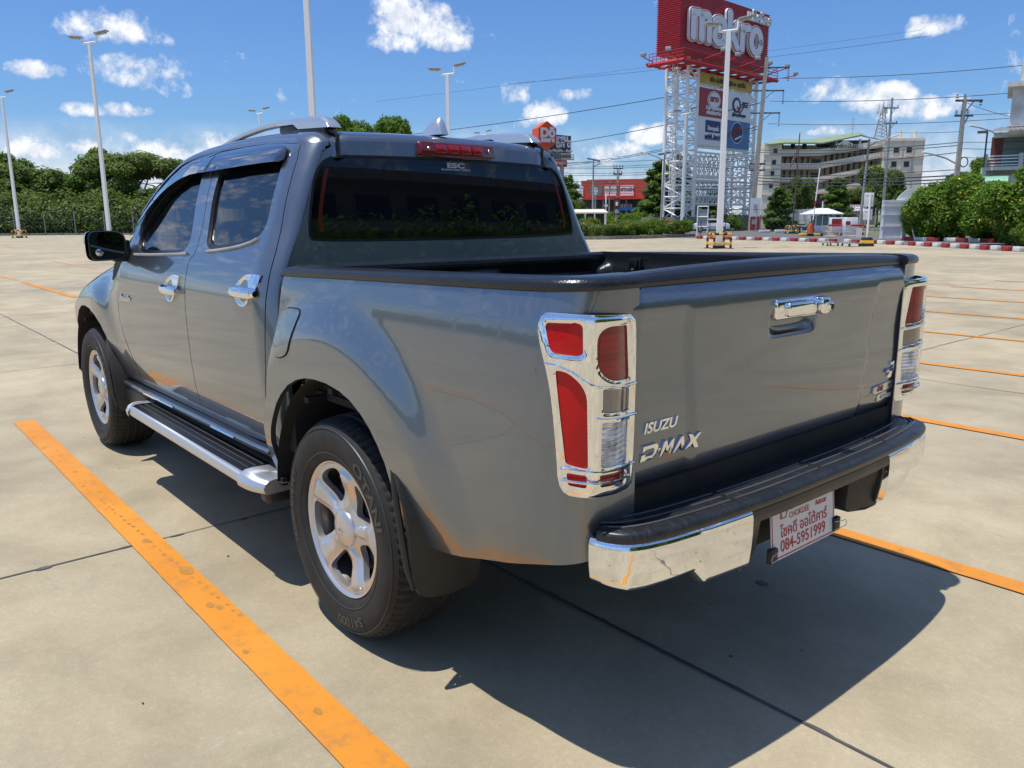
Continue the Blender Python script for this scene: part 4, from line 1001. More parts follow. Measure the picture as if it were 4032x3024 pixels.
def sw(name,P,s0,s1,mt_,ns=60,ang=50,zf=None,cap=True,xin=None,sub=3,par=None):
    q=MB(); n=(len(P)-1)*sub
    def f(a,b):
        s=s0+(s1-s0)*a; i=b*(len(P)-1); j=min(int(i),len(P)-2); t=i-j; o=P[j][0]*(1-t)+P[j+1][0]*t; z=P[j][1]*(1-t)+P[j+1][1]*t
        if zf: o,z=zf(s,o,z)
        x,y=bumpc(s,o)
        if o<-.05: 
            k=min(1,(-o-.05)/.05); x0,y0=bumpc(s,0); X=-1.05; x=x0+(X-x0)*k*1. if x0<X else x0; y=y0*(1-.10*k)
        return (x,y,z)
    q.grid(f,ns,n)
    if cap: q.add([f(0,k/n) for k in range(n+1)],[tuple(range(n+1))]); q.add([f(1,k/n) for k in range(n+1)],[tuple(range(n+1))])
    return q.build(name,mt_,par or bp,ang=ang)
sw('bumper_step',[(-.012,.660),(.003,.661),(.006,.668),(.006,.677),(.001,.685),(-.008,.689),(-.022,.6905),(-.05,.691),(-.10,.691),(-.10,.66)],-BT+.018,BT-.018,M['step'],ns=110,ang=60)
# tread ridges on the step
q=MB()
for (s0,s1) in ((-.80,-.42),(-.40,0-.01),(.01,.40),(.42,.80)):
    for o in (-.032,-.062,-.092):
        a,b=(s0,s1); pts=[]
        for k in range(13):
            s=a+(b-a)*k/12; x,y=bumpc(s,0); pts.append((x-o*1.0,y*(1+o*.25),.6912))
        q.path(pts,.0034,6)
q.build('step_tread',M['dgrey'],bp)
def cz(s,o,z):
    y=abs(bumpc(s,0)[1]); zb=interp(y,[.36,.535,.575,.70,.76,.79,.82],[.502,.506,.548,.543,.540,.546,.556]); t=(.657-z)/.157
    return o,.665-(.665-zb)*t
for s0,s1 in ((.372,BT),(-.372,-BT)):
    c=sw('chrome_corner',[(-.012,.657),(.0,.656),(.006,.648),(.009,.634),(.009,.60),(.007,.56),(.002,.52),(-.006,.506),(-.018,.500),(-.035,.505)],s0,s1,M['chrome2'],ns=90,zf=cz,ang=70,sub=4)
    sg=1 if s0>0 else -1
    sw('corner_backing',[(-.012,.66),(-.008,.60),(-.014,.55),(-.022,.505),(-.032,.492),(-.042,.490),(-.048,.52)],s0*.985,s1-sg*.05,M['plastic'],ns=60,zf=lambda s,o,z:(o,.657-(.657-z)*((.657-(interp(abs(bumpc(s,0)[1]),[.36,.535,.575,.76,.82],[.502,.506,.548,.540,.556])))/.157)),par=c)
sw('centre_valance',[(-.010,.662),(-.004,.655),(-.003,.635),(-.008,.618),(-.022,.613),(-.05,.616)],-.38,.38,M['plastic'],ns=30)
for sg in (1,-1):
    q=MB(); q.prism([(.240,.618),(.33,.63),(.400,.635),(.400,.520),(.375,.487),(.33,.480),(.275,.478),(.245,.50)],lambda u,v:(-1.168-.036*sm(.27,.36,u)+.10*(.62-v),u*sg,v),lambda u,v:(-1.08,u*sg,v)); q.build('valance_side',M['plastic'],bp,bevel=.008,seg=3)
q=MB(); q.b2((-1.10,-.30,.47),(-1.06,.30,.65)); q.build('bumper_beam',M['under'],bp)
q=MB(); q.lathe([(0,-.012),(.020,-.012),(.024,0),(.024,.08)],20,'X',(-1.120,.60,.535)); q.build('tow_eye_cover',M['plastic'],bp)
# dealer card with clips
px_=-1.168
def pl(u,v,o=0.): return (px_-o-.10*(.60-v),u,v)
q=MB(); q.prism(fillet([(.205,.655),(.205,.458),(-.135,.458),(-.135,.655)],(.001,.012,.012,.001)),lambda u,v:pl(u,v,.0015),lambda u,v:pl(u,v,-.001)); card=q.build('dealer_card',M['paper'],T)
q=MB(); fr=[(.199,.65),(.199,.468),(.195,.464),(-.125,.464),(-.129,.468),(-.129,.65)]
for i in range(5):
    a=Vector(pl(*fr[i],.002));b=Vector(pl(*fr[i+1],.002)); d=(b-a).normalized(); n=Vector((-.1,0,1)).cross(d) if False else Vector((-1,0,-.1)).normalized().cross(d); w=.0022
    q.add([a-n*w,b-n*w,b+n*w,a+n*w],[(0,1,2,3)])
q.build('card_border',M['red_print'],card,fix=False)
ey=(-.0,0,1)
def ctext(tx,sz,yc,z,**k): text_on('card_text',tx,sz,M['red_print'],card,pl(yc,z,.0022),(0,-1,0),(.10,0,1),.0002,**k)
ctext('084-5951999',.0465,.040,.4775,xs=.98,bold=.0006)
ctext('โชคดี ออโต้คาร์',.043,.034,.5185,xs=.98,bold=.0006)
ctext('CHOKDEE',.024,.060,.563,xs=.95)
ctext('Autocar',.023,-.058,.5675,xs=.82,bold=.0004)
q=MB()
for l in ([(.158,.578),(.155,.600),(.120,.622),(.09,.636),(.04,.655)],[(.118,.620),(.060,.618),(.0,.628),(-.03,.640)],[(.158,.578),(.130,.577),(.127,.588),(.118,.598),(.105,.600),(.098,.592)],[(.095,.604),(.05,.606),(-.02,.617),(-.05,.632)],[(.155,.600),(.150,.585),(.152,.578)],[(.02,.625),(.018,.650)],[(.105,.626),(.085,.628),(.080,.640)]):
    q.path([pl(a,b-.006,.0022) for a,b in l],.0011,5)
q.build('card_car_outline',M['red_print'],card)
for (cy,cz_,sg) in ((.185,.480,1),(-.120,.485,-1)):
    q=MB(); p=pl(cy,cz_); q.box((p[0]-.002,cy+sg*.018,cz_),(.016,.034,.042)); c=q.build('binder_clip',M['black'],T,bevel=.003)
    q=MB()
    for dz in (0,):
        w0=(p[0]-.012,cy+sg*.010,cz_+.014); w1=(p[0]-.016,cy+sg*.036,cz_+.006)
        q.path([(p[0]-.011,cy-sg*.002,cz_+.013),(p[0]-.018,cy+sg*.030,cz_+.010),(p[0]-.020,cy+sg*.044,cz_+.012),(p[0]-.021,cy+sg*.052,cz_+.002),(p[0]-.020,cy+sg*.046,cz_-.008),(p[0]-.018,cy+sg*.030,cz_-.009),(p[0]-.011,cy-sg*.002,cz_-.013)],.0011,6)
    q.build('clip_wire',M['steel'],c)
# ---- underbody
q=MB(); q.b2((-1.0,-.5,.42),(3.7,.5,.60)); q.b2((.45,-.80,.50),(2.5,.80,.56)); q.b2((-1.0,.38,.46),(-.3,.52,.60)); q.b2((.38,-.85,.55),(.50,.85,.72)); q.build('chassis',M['under'],T)
q=MB(); q.tube((0,-.78,.379),(0,.78,.379),.05,n=16); q.lathe([(0,-.12),(.10,-.11),(.15,-.03),(.15,.03),(.10,.11),(0,.12)],20,'Y',(0,0,.36)); q.build('rear_axle',M['under'],T)
# ---- wheels
def spun(verts,a): c,s=math.cos(a),math.sin(a); return verts
def build_wheel():
    w=empty('wheel',(0,0,0),parent=T)
    # tyre: profile (radius, y) outer face at y=0 going inward negative
    prof=[(.232,-.022),(.240,-.008),(.252,-.002),(.285,.008),(.315,.010),(.335,.006),(.350,-.004),(.3585,-.012)]
    prof2=[(.3585,-.012),(.3655,-.020),(.3715,-.034),(.3755,-.052)]
    q=MB(); q.m=0
    q.lathe(prof,120,'Y'); q.lathe([(r,-.262-y) for r,y in prof[::-1]],64,'Y'); q.lathe([(.362,-.015),(.362,-.247)],64,'Y')
    ty=q.build('tyre',M['rubber'],w,ang=50)
    q=MB(); n=210
    groov=(-.078,-.116,-.150,-.188)
    ysamp=[-.012,-.020,-.034,-.052,-.074,-.075,-.082,-.083,-.112,-.113,-.120,-.121,-.146,-.147,-.154,-.155,-.184,-.185,-.192,-.193,-.214,-.232,-.245,-.252]
    def rad(y):
        return interp(-y,[.012,.020,.034,.052,.08,.131,.184,.212,.232,.245,.252],[.3585,.3655,.3715,.3755,.3780,.3790,.3780,.3755,.3715,.3655,.3585])
    V=[];
    for i in range(n):
        cut=(i%3==0)
        for y in ysamp:
            r=rad(y)
            if any(abs(y-g)<.0045 for g in groov): r-=.009
            elif cut and (y>-.074 or y<-.193) and -.250<y<-.013: r-=.0065
            a=2*PI*(i+ (.0 if y>-.1 else .4) + 6*abs(y+.131)*0.25)/n
            V.append((r*math.cos(a),y,r*math.sin(a)))
    k=len(ysamp); F=[(i*k+j,((i+1)%n)*k+j,((i+1)%n)*k+j+1,i*k+j+1) for i in range(n) for j in range(k-1)]
    q.add(V,F); q.build('tread',M['tread'],ty,ang=25)
    # raised rings and lettering on the side wall
    q=MB(); q.lathe([(.262,.0025),(.264,.0045),(.266,.0035)],100,'Y'); q.lathe([(.343,.003),(.345,.0045),(.347,.001)],100,'Y'); q.build('sidewall_ring',M['tyre_text'],ty,ang=60)
    def arc_text(tx,size,r0,a0,xs,bold=.0008,flip=False,nm='sidewall_lettering'):
        V,F=tmesh(tx,size,.0,align='CENTER',bold=bold,xs=xs); W=[]
        top=[]
        for v in V:
            r=r0+v[1]; ph=a0+v[0]/r0; a=PI/2+ph
            y=interp(r,[.252,.285,.315,.335,.350],[-.001,.0085,.0105,.0065,-.003])+.0024
            W.append((r*math.cos(a),y,r*math.sin(a)))
        mobj(nm,W,F,M['tyre_text'],ty,smooth=False)
    arc_text('OTANI',.050,.290,R(52),1.45,.0016)
    arc_text('SA1000',.042,.293,R(164),1.25,.0014)
    arc_text('265/60 R18 H/T',.032,.297,R(272),1.3,.0008)
    # rim: five broad spokes
    def spoke_y(x,z):
        r=math.hypot(x,z); th=math.degrees(math.atan2(z,x)); d=abs(((th-30+36)%72)-36)
        base=-.052+.034*math.exp(-(r/.085)**2)+.030*sm(.10,.215,r)
        ridge=.010*(1-sm(0,15,d))*sm(.05,.10,r)*(1-sm(.185,.215,r))
        if d<14: ridge=.014*min(1,(1-d/14)*1.9)*sm(.045,.09,r)*(1-sm(.19,.218,r))
        return base+ridge
    def rs(u,v,o=0.): return (u,spoke_y(u,v)+o,v)
    circ=[(.221*math.cos(2*PI*k/96),.221*math.sin(2*PI*k/96)) for k in range(96)]
    hol=[]
    for k in range(5):
        c=R(30+36+72*k); P=[]
        for (r,a) in ((.088,0),(.100,-11),(.130,-18),(.170,-20.5),(.196,-21),(.207,-15),(.209,0),(.207,15),(.196,21),(.170,20.5),(.130,18),(.100,11)):
            P.append((r*math.cos(c+R(a)),r*math.sin(c+R(a))))
        hol.append(chaikin(P,2))
    rimo=panel('rim',M['alloy'],w,circ,rs,hol,1,res=.0095,depth=.022)
    q=MB(); q.lathe([(.221,-.022),(.226,-.017),(.2295,-.012),(.2325,-.012),(.2335,-.018),(.230,-.03),(.218,-.045)],96,'Y'); q.build('rim_lip',M['alloy'],rimo,ang=60); q=MB(); q.lathe([(.218,-.045),(.208,-.07),(.205,-.16),(.222,-.24)],96,'Y'); q.build('rim_barrel',M['brake'],rimo,ang=60)
    q=MB(); q.lathe([(0,-.012),(.020,-.0125),(.040,-.0155),(.056,-.020),(.063,-.025),(.0655,-.031),(.0655,-.05)],48,'Y'); q.build('hub_cap',M['alloy'],rimo,ang=60)
    q=MB()
    for l in ([(-.015,0),(0,.006),(.015,0)],[(-.015,-.004),(0,-.010),(.015,-.004)]): q.path([(a,-.0105,b) for a,b in l],.0022,6)
    q.build('hub_emblem',M['chrome'],rimo)
    q=MB(); q.lathe([(0,-.075),(.155,-.075),(.158,-.082),(.158,-.10),(0,-.10)],48,'Y'); q.build('brake_drum',M['brake'],w)
    q=MB(); q.lathe([(0,-.20),(.20,-.20)],48,'Y'); q.lathe([(.06,-.1),(.06,-.26)],24,'Y'); q.build('wheel_back',M['under'],w)
    q=MB(); q.path([(-.10,-.03,-.17),(-.113,-.015,-.175)],.004,8); q.build('valve',M['steel'],rimo)
    return w
w0=build_wheel()
w0.location=(RX,.900,WR)
for (x,y,rz) in ((FX,.900,0),(RX,-.900,PI),(FX,-.900,PI)):
    w=copy_tree(w0,T); w.location=(x,y,WR); w.rotation_euler=(0,0,rz)
# ------------------------------------------------------------ ground, road, painted lines
rnd=random.Random(7)
def sheet(name,P,z,mat,kind=None,label=None,cat=None,group=None):
    o=mobj(name,[(x,y,z) for x,y in P],[tuple(range(len(P)))],mat,None,smooth=False); tag(o,label,cat,group,kind); return o
sheet('ground',((-900,-900),(900,-900),(900,900),(-900,900)),-.03,M['earth'],'structure')
# direction helpers in the plan of the photograph
def gx(px,dep): p=gp(px,dep); return (p.x,p.y)
KA,KB=gp(2570,62),gp(4300,27)     # line of the red and white kerb between car park and entrance road
# concrete car park: bounded by far kerb left, hedge bed and kerb row on the right
cp=[(-70,60),(-70,-60),gx(4700,22),gx(4032,31.5),gx(3500,41),gx(3000,49.5),gx(2620,58),gx(2560,66),gx(2450,90),gx(1900,118),gx(1300,118),gx(800,100),gx(300,86),gx(0,82),gx(-1400,70)]
o=sheet('car_park',cp,0,M['concrete'],'structure')
sheet('entrance_road',[gx(4900,18),gx(4700,22),gx(4032,31.5),gx(3500,41),gx(3000,49.5),gx(2620,58),gx(2560,66),gx(2560,85),gx(3100,78),gx(3600,58),gx(4200,44),gx(5200,34)],-.004,M['asphalt'],'structure')
sheet('street',[gx(1500,150),gx(1500,119),gx(2450,104),gx(3200,92),gx(4400,75),gx(4400,100),gx(3200,122)],-.008,M['asphalt'],'structure')
# slab joints
def strip_pts(pts,w,jit=.0,seg=.25,seed=1):
    r=random.Random(seed); L=[];Rr=[]
    out=[]
    for i in range(len(pts)-1):
        a=Vector(pts[i]);b=Vector(pts[i+1]);n=max(1,int((b-a).length/seg))
        for k in range(n): out.append(a.lerp(b,k/n))
    out.append(Vector(pts[-1]))
    V=[]
    for i,p in enumerate(out):
        d=(out[min(i+1,len(out)-1)]-out[max(i-1,0)]).normalized(); n_=Vector((-d.y,d.x)); j=r.uniform(-jit,jit); ww=w*r.uniform(.6,1.5) if jit else w
        V+=[p+n_*(j+ww/2),p+n_*(j-ww/2)]
    return V,[(2*k,2*k+1,2*k+3,2*k+2) for k in range(len(out)-1)]
MJ=MB()
def joint(a,b,w=.009,jit=.005,s=1):
    V,F=strip_pts([a,b],w,jit,.12 if math.dist(a,b)<30 else .3,s); MJ.add([(v.x,v.y,.0032) for v in V],F)
joint((-8,.160),(40,.160),.012,.004,3)
for k,x in enumerate((-3.9,1.28,6.48,11.7,16.9,22.1)): joint((x,-18 if x<7 else -14),(x,14),.009,.006,5+k)
for k,y in enumerate((-5.05,-10.2,-15.4,5.3,10.5)): joint((-8,y),(30,y),.008,.004,20+k)
rj=random.Random(4)
def blob(x,y,rx,ry,a,z=.0034):
    n=12; MJ.add([(x+rx*math.cos(t)*math.cos(a)-ry*math.sin(t)*math.sin(a),y+rx*math.cos(t)*math.sin(a)+ry*math.sin(t)*math.cos(a),z) for t in [2*PI*i/n for i in range(n)]],[tuple(range(n))])
for k in range(40):
    y=-6+k*.26+rj.uniform(-.05,.05); blob(1.28+rj.uniform(-.006,.006),y,rj.uniform(.008,.016),rj.uniform(.02,.045),0,.0036)
for k in range(60): blob(-7+k*.27,.160+rj.uniform(-.004,.004),rj.uniform(.02,.05),rj.uniform(.007,.010),0,.0036)
MJ.build('slab_joints',M['joint'],None,smooth=False,fix=False); tag(bpy.data.objects['slab_joints'],kind='structure')
# painted bay lines
def pline(a,b,w,lab,mat='line',grp='bay lines painted on the car park',seed=1):
    V,F=strip_pts([a,b],w,0,.07,seed); r=random.Random(seed)
    V=[(v.x+r.uniform(-.012,.012),v.y+r.uniform(-.0014,.0014),.0065) for v in V]
    o=mobj('painted_line',V,F,M[mat],None,smooth=False); tag(o,kind='structure'); return o
pline((-3.2,1.165),(4.15,1.165),.128,'')
pline((-3.2,-1.222),(4.3,-1.222),.105,'')
for k,y in enumerate((-3.58,-5.86,-8.10,-10.35,-12.72,-15.1,-17.4)): pline((-3.4,y),(4.3,y),.10,'','line' if k<6 else 'line_old',seed=k+5)
for k,y in enumerate((3.55,5.9,8.3)): pline((-3.2,y),(4.15,y),.115,'',seed=k+15)
for k,(x0,x1) in enumerate(((14.4,19.6),(20.6,26.5))):
    for j,y in enumerate((-1.36,)): pline((x0,y),(x1,y),.13,'','line' if k==0 else 'line_old',seed=30+k)
pline((24.6,-4.1),(30.2,-4.05),.13,'','line_old'); pline((9.8,1.5),(11.2,1.5),.1,'','line_old')
for k,(y,x0,x1) in enumerate(((-8,33,40),(-12,36,46),(-3.5,38,46),(-17,44,56),(-22,50,64),(2,40,52),(-6,50,60))): pline((x0,y),(x1,y),.13,'','line_old',seed=40+k)
MK=MB()
for k in range(34):
    t=k/33; x=2.35-2.0*t+rj.uniform(-.01,.01); y=1.165+.030-.075*t+rj.uniform(-.006,.006); s=rj.uniform(.006,.012)
    n=10; MK.add([(x+s*1.3*math.cos(a)*rj.uniform(.85,1.15),y+s*.8*math.sin(a)*rj.uniform(.85,1.15),.0072) for a in [2*PI*i/n for i in range(n)]],[tuple(range(n))])
for (x,y,s) in ((.86,1.135,.034),(1.29,1.168,.020),(.50,1.17,.018),(.46,1.15,.014),(2.6,1.17,.014),(3.0,1.16,.012),(.1,1.2,.012),(-.35,1.17,.014)):
    n=16; MK.add([(x+s*1.35*math.cos(a)*rj.uniform(.85,1.15),y+s*.8*math.sin(a)*rj.uniform(.85,1.15),.0074) for a in [2*PI*i/n for i in range(n)]],[tuple(range(n))])
o=MK.build('drip_marks',M['drip'],None,smooth=False,fix=False); tag(o,kind='structure')
MK=MB()
for (x,y,s,m) in ((-.72,-.52,.016,1.8),(2.5,1.9,.014,1.2),(-.1,-.2,.010,1),(-.95,.02,.006,1),(.9,.95,.005,1.4),(-.4,1.85,.004,1.5),(1.9,2.2,.012,1)):
    n=16; MK.add([(x+s*m*math.cos(a)*rj.uniform(.8,1.2),y+s*math.sin(a)*rj.uniform(.8,1.2),.0036) for a in [2*PI*i/n for i in range(n)]],[tuple(range(n))])
o=MK.build('oil_spots',M['joint'],None,smooth=False,fix=False); tag(o,kind='structure')
# thin leaves, stones and stains of their own shape on the slab
q=MB()
for k in range(40):
    x=rnd.uniform(-2.2,4);y=rnd.uniform(-3.5,2.2); s=rnd.uniform(.0012,.0034); a=rnd.uniform(0,PI)
    q.box((x,y,.004),(s*1.6,s,.003),a)
o=q.build('grit',M['under'],None,smooth=False); tag(o,kind='stuff')
q=MB()
for (px,py,w) in ((3650,2325,.022),(2965,2322,.0),):
    pass
# red and white kerb blocks
def block(p,d,L,w,h,mat,name='kerb_block',bev=.03):
    q=MB(); q.box((0,0,h/2),(L,w,h)); o=q.build(name,mat,None,bevel=bev,seg=2); o.location=(p[0],p[1],0); o.rotation_euler=(0,0,math.atan2(d[1],d[0])); return o
def kerb_run(pts,L,gap,w,h,lab,grp,start=0,bases={}):
    k=start; res=[]
    P=[Vector(p).to_2d() if not isinstance(p,tuple) else Vector(p) for p in pts]
    tot=0
    for i in range(len(P)-1):
        d=(P[i+1]-P[i]); n=int(d.length/(L+gap)); u=d.normalized()
        for j in range(n):
            c=P[i]+u*((L+gap)*(j+.5)); key='kerb_red' if k%2==0 else 'kerb_white'
            if (key,L) not in bases: bases[(key,L)]=block((0,0),(1,0),L,w,h,M[key]); o=bases[(key,L)]
            else: o=bases[(key,L)].copy(); COL.objects.link(o)
            o.location=(c.x,c.y,0); o.rotation_euler=(0,0,math.atan2(u.y,u.x)); res.append((o,k)); k+=1
    for o,k in res:
        tag(o,('red' if k%2==0 else 'white')+' painted concrete kerb block in '+lab,'kerb block',grp)
    return res
K1=[gx(4250,28.4),gx(4032,31.3),gx(3560,39.6),gx(3300,44.6),gx(3000,49.2),gx(2720,55.0)]
kerb_run(K1,.42,.26,.22,.20,'the spaced row between car park and entrance road','red and white kerb blocks along the car park edge',1,{})
K2=[gx(3552,47.5),gx(3720,45.2),gx(3960,41.6)]
kerb_run(K2,.78,.02,.20,.22,'the closed row below the yellow-flowering bushes','red and white kerb blocks below the bushes',0,{})
K3=[gx(2330,84),gx(2480,83),gx(2580,82)]
kerb_run(K3,1.9,.05,.2,.3,'the row behind the flower bed','red and white kerb blocks behind the flower bed',0,{})
# white blocks along the street
wb=None
for k in range(9):
    p=gp(3010+ (k if k<6 else k+3)*62,74-k*.3)
    if wb is None: q=MB(); q.box((0,0,.14),(1.0,.25,.28)); wb=q.build('kerb_block',M['kerb_white'],None,bevel=.03); o=wb
    else: o=wb.copy(); COL.objects.link(o)
    o.location=p; o.rotation_euler=(0,0,.9); tag(o,'whitewashed kerb block beside the street, behind the guard booth','kerb block','whitewashed kerb blocks along the street')
# flower bed with kerb
bed_pts=[gx(2180,60),gx(2240,54.5),gx(2400,54),gx(2560,56),gx(2640,58.5),gx(2730,60.5),gx(2722,63),gx(2640,66),gx(2400,68),gx(2180,68)]
q=MB(); q.prism(bed_pts,lambda u,v:(u,v,.12),lambda u,v:(u,v,-.02)); o=q.build('lawn',M['grass'],None,smooth=False); tag(o,kind='structure')
q=MB(); n=6
V,F=strip_pts([bed_pts[i] for i in range(0,7)],.28,0,.5); 
q.add([(v.x,v.y,.22) for v in V],F); m=len(V)
for s in (0,1):
    for k in range(m//2-1): a,b=V[2*k+s],V[2*k+2+s]; q.add([(a.x,a.y,.22),(b.x,b.y,.22),(b.x,b.y,-.01),(a.x,a.y,-.01)],[(0,1,2,3)])
o=q.build('bed_kerb',M['kerb_grey'],None,smooth=False); tag(o,'long grey concrete kerb edging the flower bed at the car park','kerb')
# wheel stops at the far left edge of the car park
ws=None
for k in range(14):
    p=gp(20+k*66,88-k*.35); 
    if ws is None: q=MB(); q.box((0,0,.08),(1.75,.35,.16)); ws=q.build('wheel_stop',M['kerb_grey'],None,bevel=.03); o=ws
    else: o=ws.copy(); COL.objects.link(o)
    o.location=p; o.rotation_euler=(0,0,-.80+1.57); tag(o,'low grey concrete wheel stop at the far edge below the wire fence','wheel stop','wheel stops along the far edge')
# ------------------------------------------------------------ vegetation
def leaf_mesh(name,lobes,n,size,mat,seed=0,extra=None,flat_=0.,droop=0.):
    """n small leaf clumps spread through ellipsoid lobes: (cx,cy,cz,rx,ry,rz)"""
    r=np.random.default_rng(seed); L=np.array(lobes,float); w=(L[:,3]*L[:,4]+L[:,3]*L[:,5]+L[:,4]*L[:,5]); w/=w.sum()
    idx=r.choice(len(L),n,p=w); d=r.normal(size=(n,3)); d/=np.linalg.norm(d,axis=1)[:,None]
    rad=1-np.abs(r.normal(0,.22,n)); rad=np.clip(rad,.15,1.06)
    P=L[idx,:3]+d*L[idx,3:]*rad[:,None]
    # ragged noise displacement
    P+=r.normal(0,size*.5,(n,3))
    nr=d+r.normal(0,.55,(n,3)); nr[:,2]+=flat_+.35; nr/=np.linalg.norm(nr,axis=1)[:,None]
    a=np.cross(nr,r.normal(size=(n,3))); a/=np.linalg.norm(a,axis=1)[:,None]; b=np.cross(nr,a)
    s=size*r.uniform(.5,1.25,n)[:,None]
    # each clump: two triangles forming a bent leaf pair (diamond folded)
    p0=P-a*s; p1=P+b*s*.42+nr*s*.10; p2=P+a*s; p3=P-b*s*.42+nr*s*.10
    V=np.stack([p0,p1,p2,p3],1).reshape(-1,3); 
    me=bpy.data.meshes.new(name); me.vertices.add(4*n); me.vertices.foreach_set('co',V.ravel())
    me.loops.add(4*n); me.loops.foreach_set('vertex_index',np.arange(4*n)); me.polygons.add(n)
    me.polygons.foreach_set('loop_start',np.arange(n)*4); me.polygons.foreach_set('loop_total',np.full(n,4))
    mats=mat if isinstance(mat,list) else [mat]
    for m in mats: me.materials.append(m)
    if extra: me.polygons.foreach_set('material_index',(r.random(n)<extra).astype(np.int32))
    at=me.attributes.new('rnd','FLOAT','FACE'); lobe_r=r.random(len(L)); at.data.foreach_set('value',(.6*r.random(n)+.4*lobe_r[idx]).astype(np.float32))
    me.update(); me.validate(); return me
def crown(kind,seed,R_,H,zc):
    r=random.Random(seed); L=[]
    if kind=='round':
        for k in range(22):
            a=r.uniform(0,2*PI); u=r.uniform(-.8,1); q=math.sqrt(max(0,1-u*u))*r.uniform(.35,.85); s=r.uniform(.20,.36)
            L.append((R_*q*math.cos(a),R_*q*math.sin(a),zc+H*.5*u*.8,R_*s,R_*s,H*.5*s*1.1))
    elif kind=='tier':   # layered, sea-almond like
        for k in range(26):
            t=k/26; z=zc-H/2+H*t; rr=R_*(1-.75*t**1.5)*r.uniform(.5,.95); a=k*2.4+r.uniform(-.3,.3); 
            L.append((rr*.62*math.cos(a),rr*.62*math.sin(a),z,rr*.5,rr*.5,H*.045))
        L.append((0,0,zc,R_*.3,R_*.3,H*.42))
    elif kind=='umbrella':  # rain tree
        for k in range(26):
            a=r.uniform(0,2*PI); q=math.sqrt(r.random())*.85; s=r.uniform(.20,.32); L.append((R_*q*math.cos(a),R_*q*math.sin(a),zc+H*.30*(1-q*q)+r.uniform(-.1,.1)*H,R_*s,R_*s,H*.17))
    elif kind=='bush':
        for k in range(16):
            a=r.uniform(0,2*PI); q=r.uniform(.1,.8); s=r.uniform(.24,.42); L.append((R_*q*math.cos(a),R_*q*math.sin(a),zc+H*r.uniform(-.38,.30)*(1.1-.6*q),R_*s,R_*s,H*.24))
    return L
def trunk_mesh(h,r,R_,zc,seed,n=6):
    q=MB(); rr=random.Random(seed); top=(rr.uniform(-.1,.1)*h*.3,rr.uniform(-.1,.1)*h*.3,h)
    q.path([(0,0,-.05),(rr.uniform(-.05,.05),rr.uniform(-.05,.05),h*.4),top],[r,r*.8,r*.55],8)
    for k in range(n):
        a=2*PI*k/n+rr.uniform(-.3,.3); e=R_*rr.uniform(.45,.8); z0=h*rr.uniform(.55,.98)
        q.path([(top[0]*z0/h,top[1]*z0/h,z0),(e*.45*math.cos(a),e*.45*math.sin(a),z0+(zc-z0)*.5+.3),(e*math.cos(a),e*math.sin(a),zc+rr.uniform(-.1,.25)*R_)],[r*.45,r*.28,r*.1],6)
    return q
def tree(name,loc,lab,grp=None,kind='round',R_=3,H=5,zc=5,n=9000,size=.22,mat='leafA',seed=0,tr=.2,cat='tree',rz=0,trunk=True,extra=None,flat_=0.):
    t=empty(name,loc,rz); tag(t,lab,cat,grp)
    me=leaf_mesh('crown',crown(kind,seed,R_,H,zc),n,size,[M[mat]]+([M['petalY']] if extra else []),seed,extra,flat_); c=link(bpy.data.objects.new('crown' if cat=='tree' else 'foliage',me),t)
    if trunk: trunk_mesh(zc-H*.25,tr,R_,zc,seed).build('trunk' if cat=='tree' else 'stem',M['bark'],t)
    return t
protos={}
def plant(key,name,loc,lab,grp,scale,rz,**k):
    if key not in protos: t=tree(name,loc,lab,grp,**k); protos[key]=t
    else: t=copy_tree(protos[key]); t.location=loc; tag(t,lab,None,grp)
    t.scale=(scale[0],scale[0],scale[1]); t.rotation_euler=(0,0,rz); return t
def fit(px,dep,py_top,Htot):   # scale so that the plant's top appears in row py_top
    p=gp(px,dep); return p,hgt(p,py_top)/Htot
# --- belt at the left, beyond the fence (photo x 0..800)
PR={'A':dict(kind='round',R_=4.2,H=7,zc=6.3,n=15000,size=.26,mat='leafA',seed=11,tr=.25),   # top ~ 9.6
    'B':dict(kind='umbrella',R_=6.5,H=5,zc=7.6,n=17000,size=.24,mat='leafC',seed=12,tr=.32,flat_=.4),
    'C':dict(kind='round',R_=3.6,H=6,zc=4.4,n=13000,size=.24,mat='leafD',seed=13,tr=.16),
    'D':dict(kind='tier',R_=4.3,H=8,zc=5.4,n=16000,size=.26,mat='leafA',seed=14,tr=.2,flat_=.8)}
TOPZ={'A':9.6,'B':9.9,'C':7.2,'D':9.4}
def put(key,name,px,dep,top,lab,grp,w=1.,rz=0):
    p,s=fit(px,dep,top,TOPZ[key]); return plant(key,name,p,lab,grp,(s*w,s),rz,**PR[key])
G1='trees in the belt beyond the wire fence'
L1=[('A',-60,118,600,'tall dark tree at the left edge of the belt, behind the first lamp post',1.1),
 ('A',70,115,622,'dark round-topped tree left of the paler one beyond the fence',1.),
 ('C',130,112,640,'pale olive tree between two dark ones beyond the fence',1.2),
 ('C',215,120,676,'lower dull tree in the dip of the belt, left of the second lamp post',1.4),
 ('C',300,122,690,'lowest dull tree in the dip of the belt',1.4),
 ('A',425,114,603,'tall green tree directly behind the second lamp post',.95),
 ('B',560,112,612,'wide umbrella-shaped rain tree rising over the belt',1.15),
 ('B',690,116,640,'second umbrella-shaped tree, half hidden behind the truck cab',1.1),
 ('C',480,108,700,'olive tree standing low in front of the umbrella-shaped one',1.3),
 ('C',640,106,730,'olive tree low in the belt, close to the pickup windscreen',1.3),
 ('C',20,108,700,'olive tree low in the belt at the left picture edge',1.3)]
for i,(k,px,dep,top,lab,w) in enumerate(L1): put(k,'broadleaf_tree',px,dep,top,lab,G1,w,i*1.3)
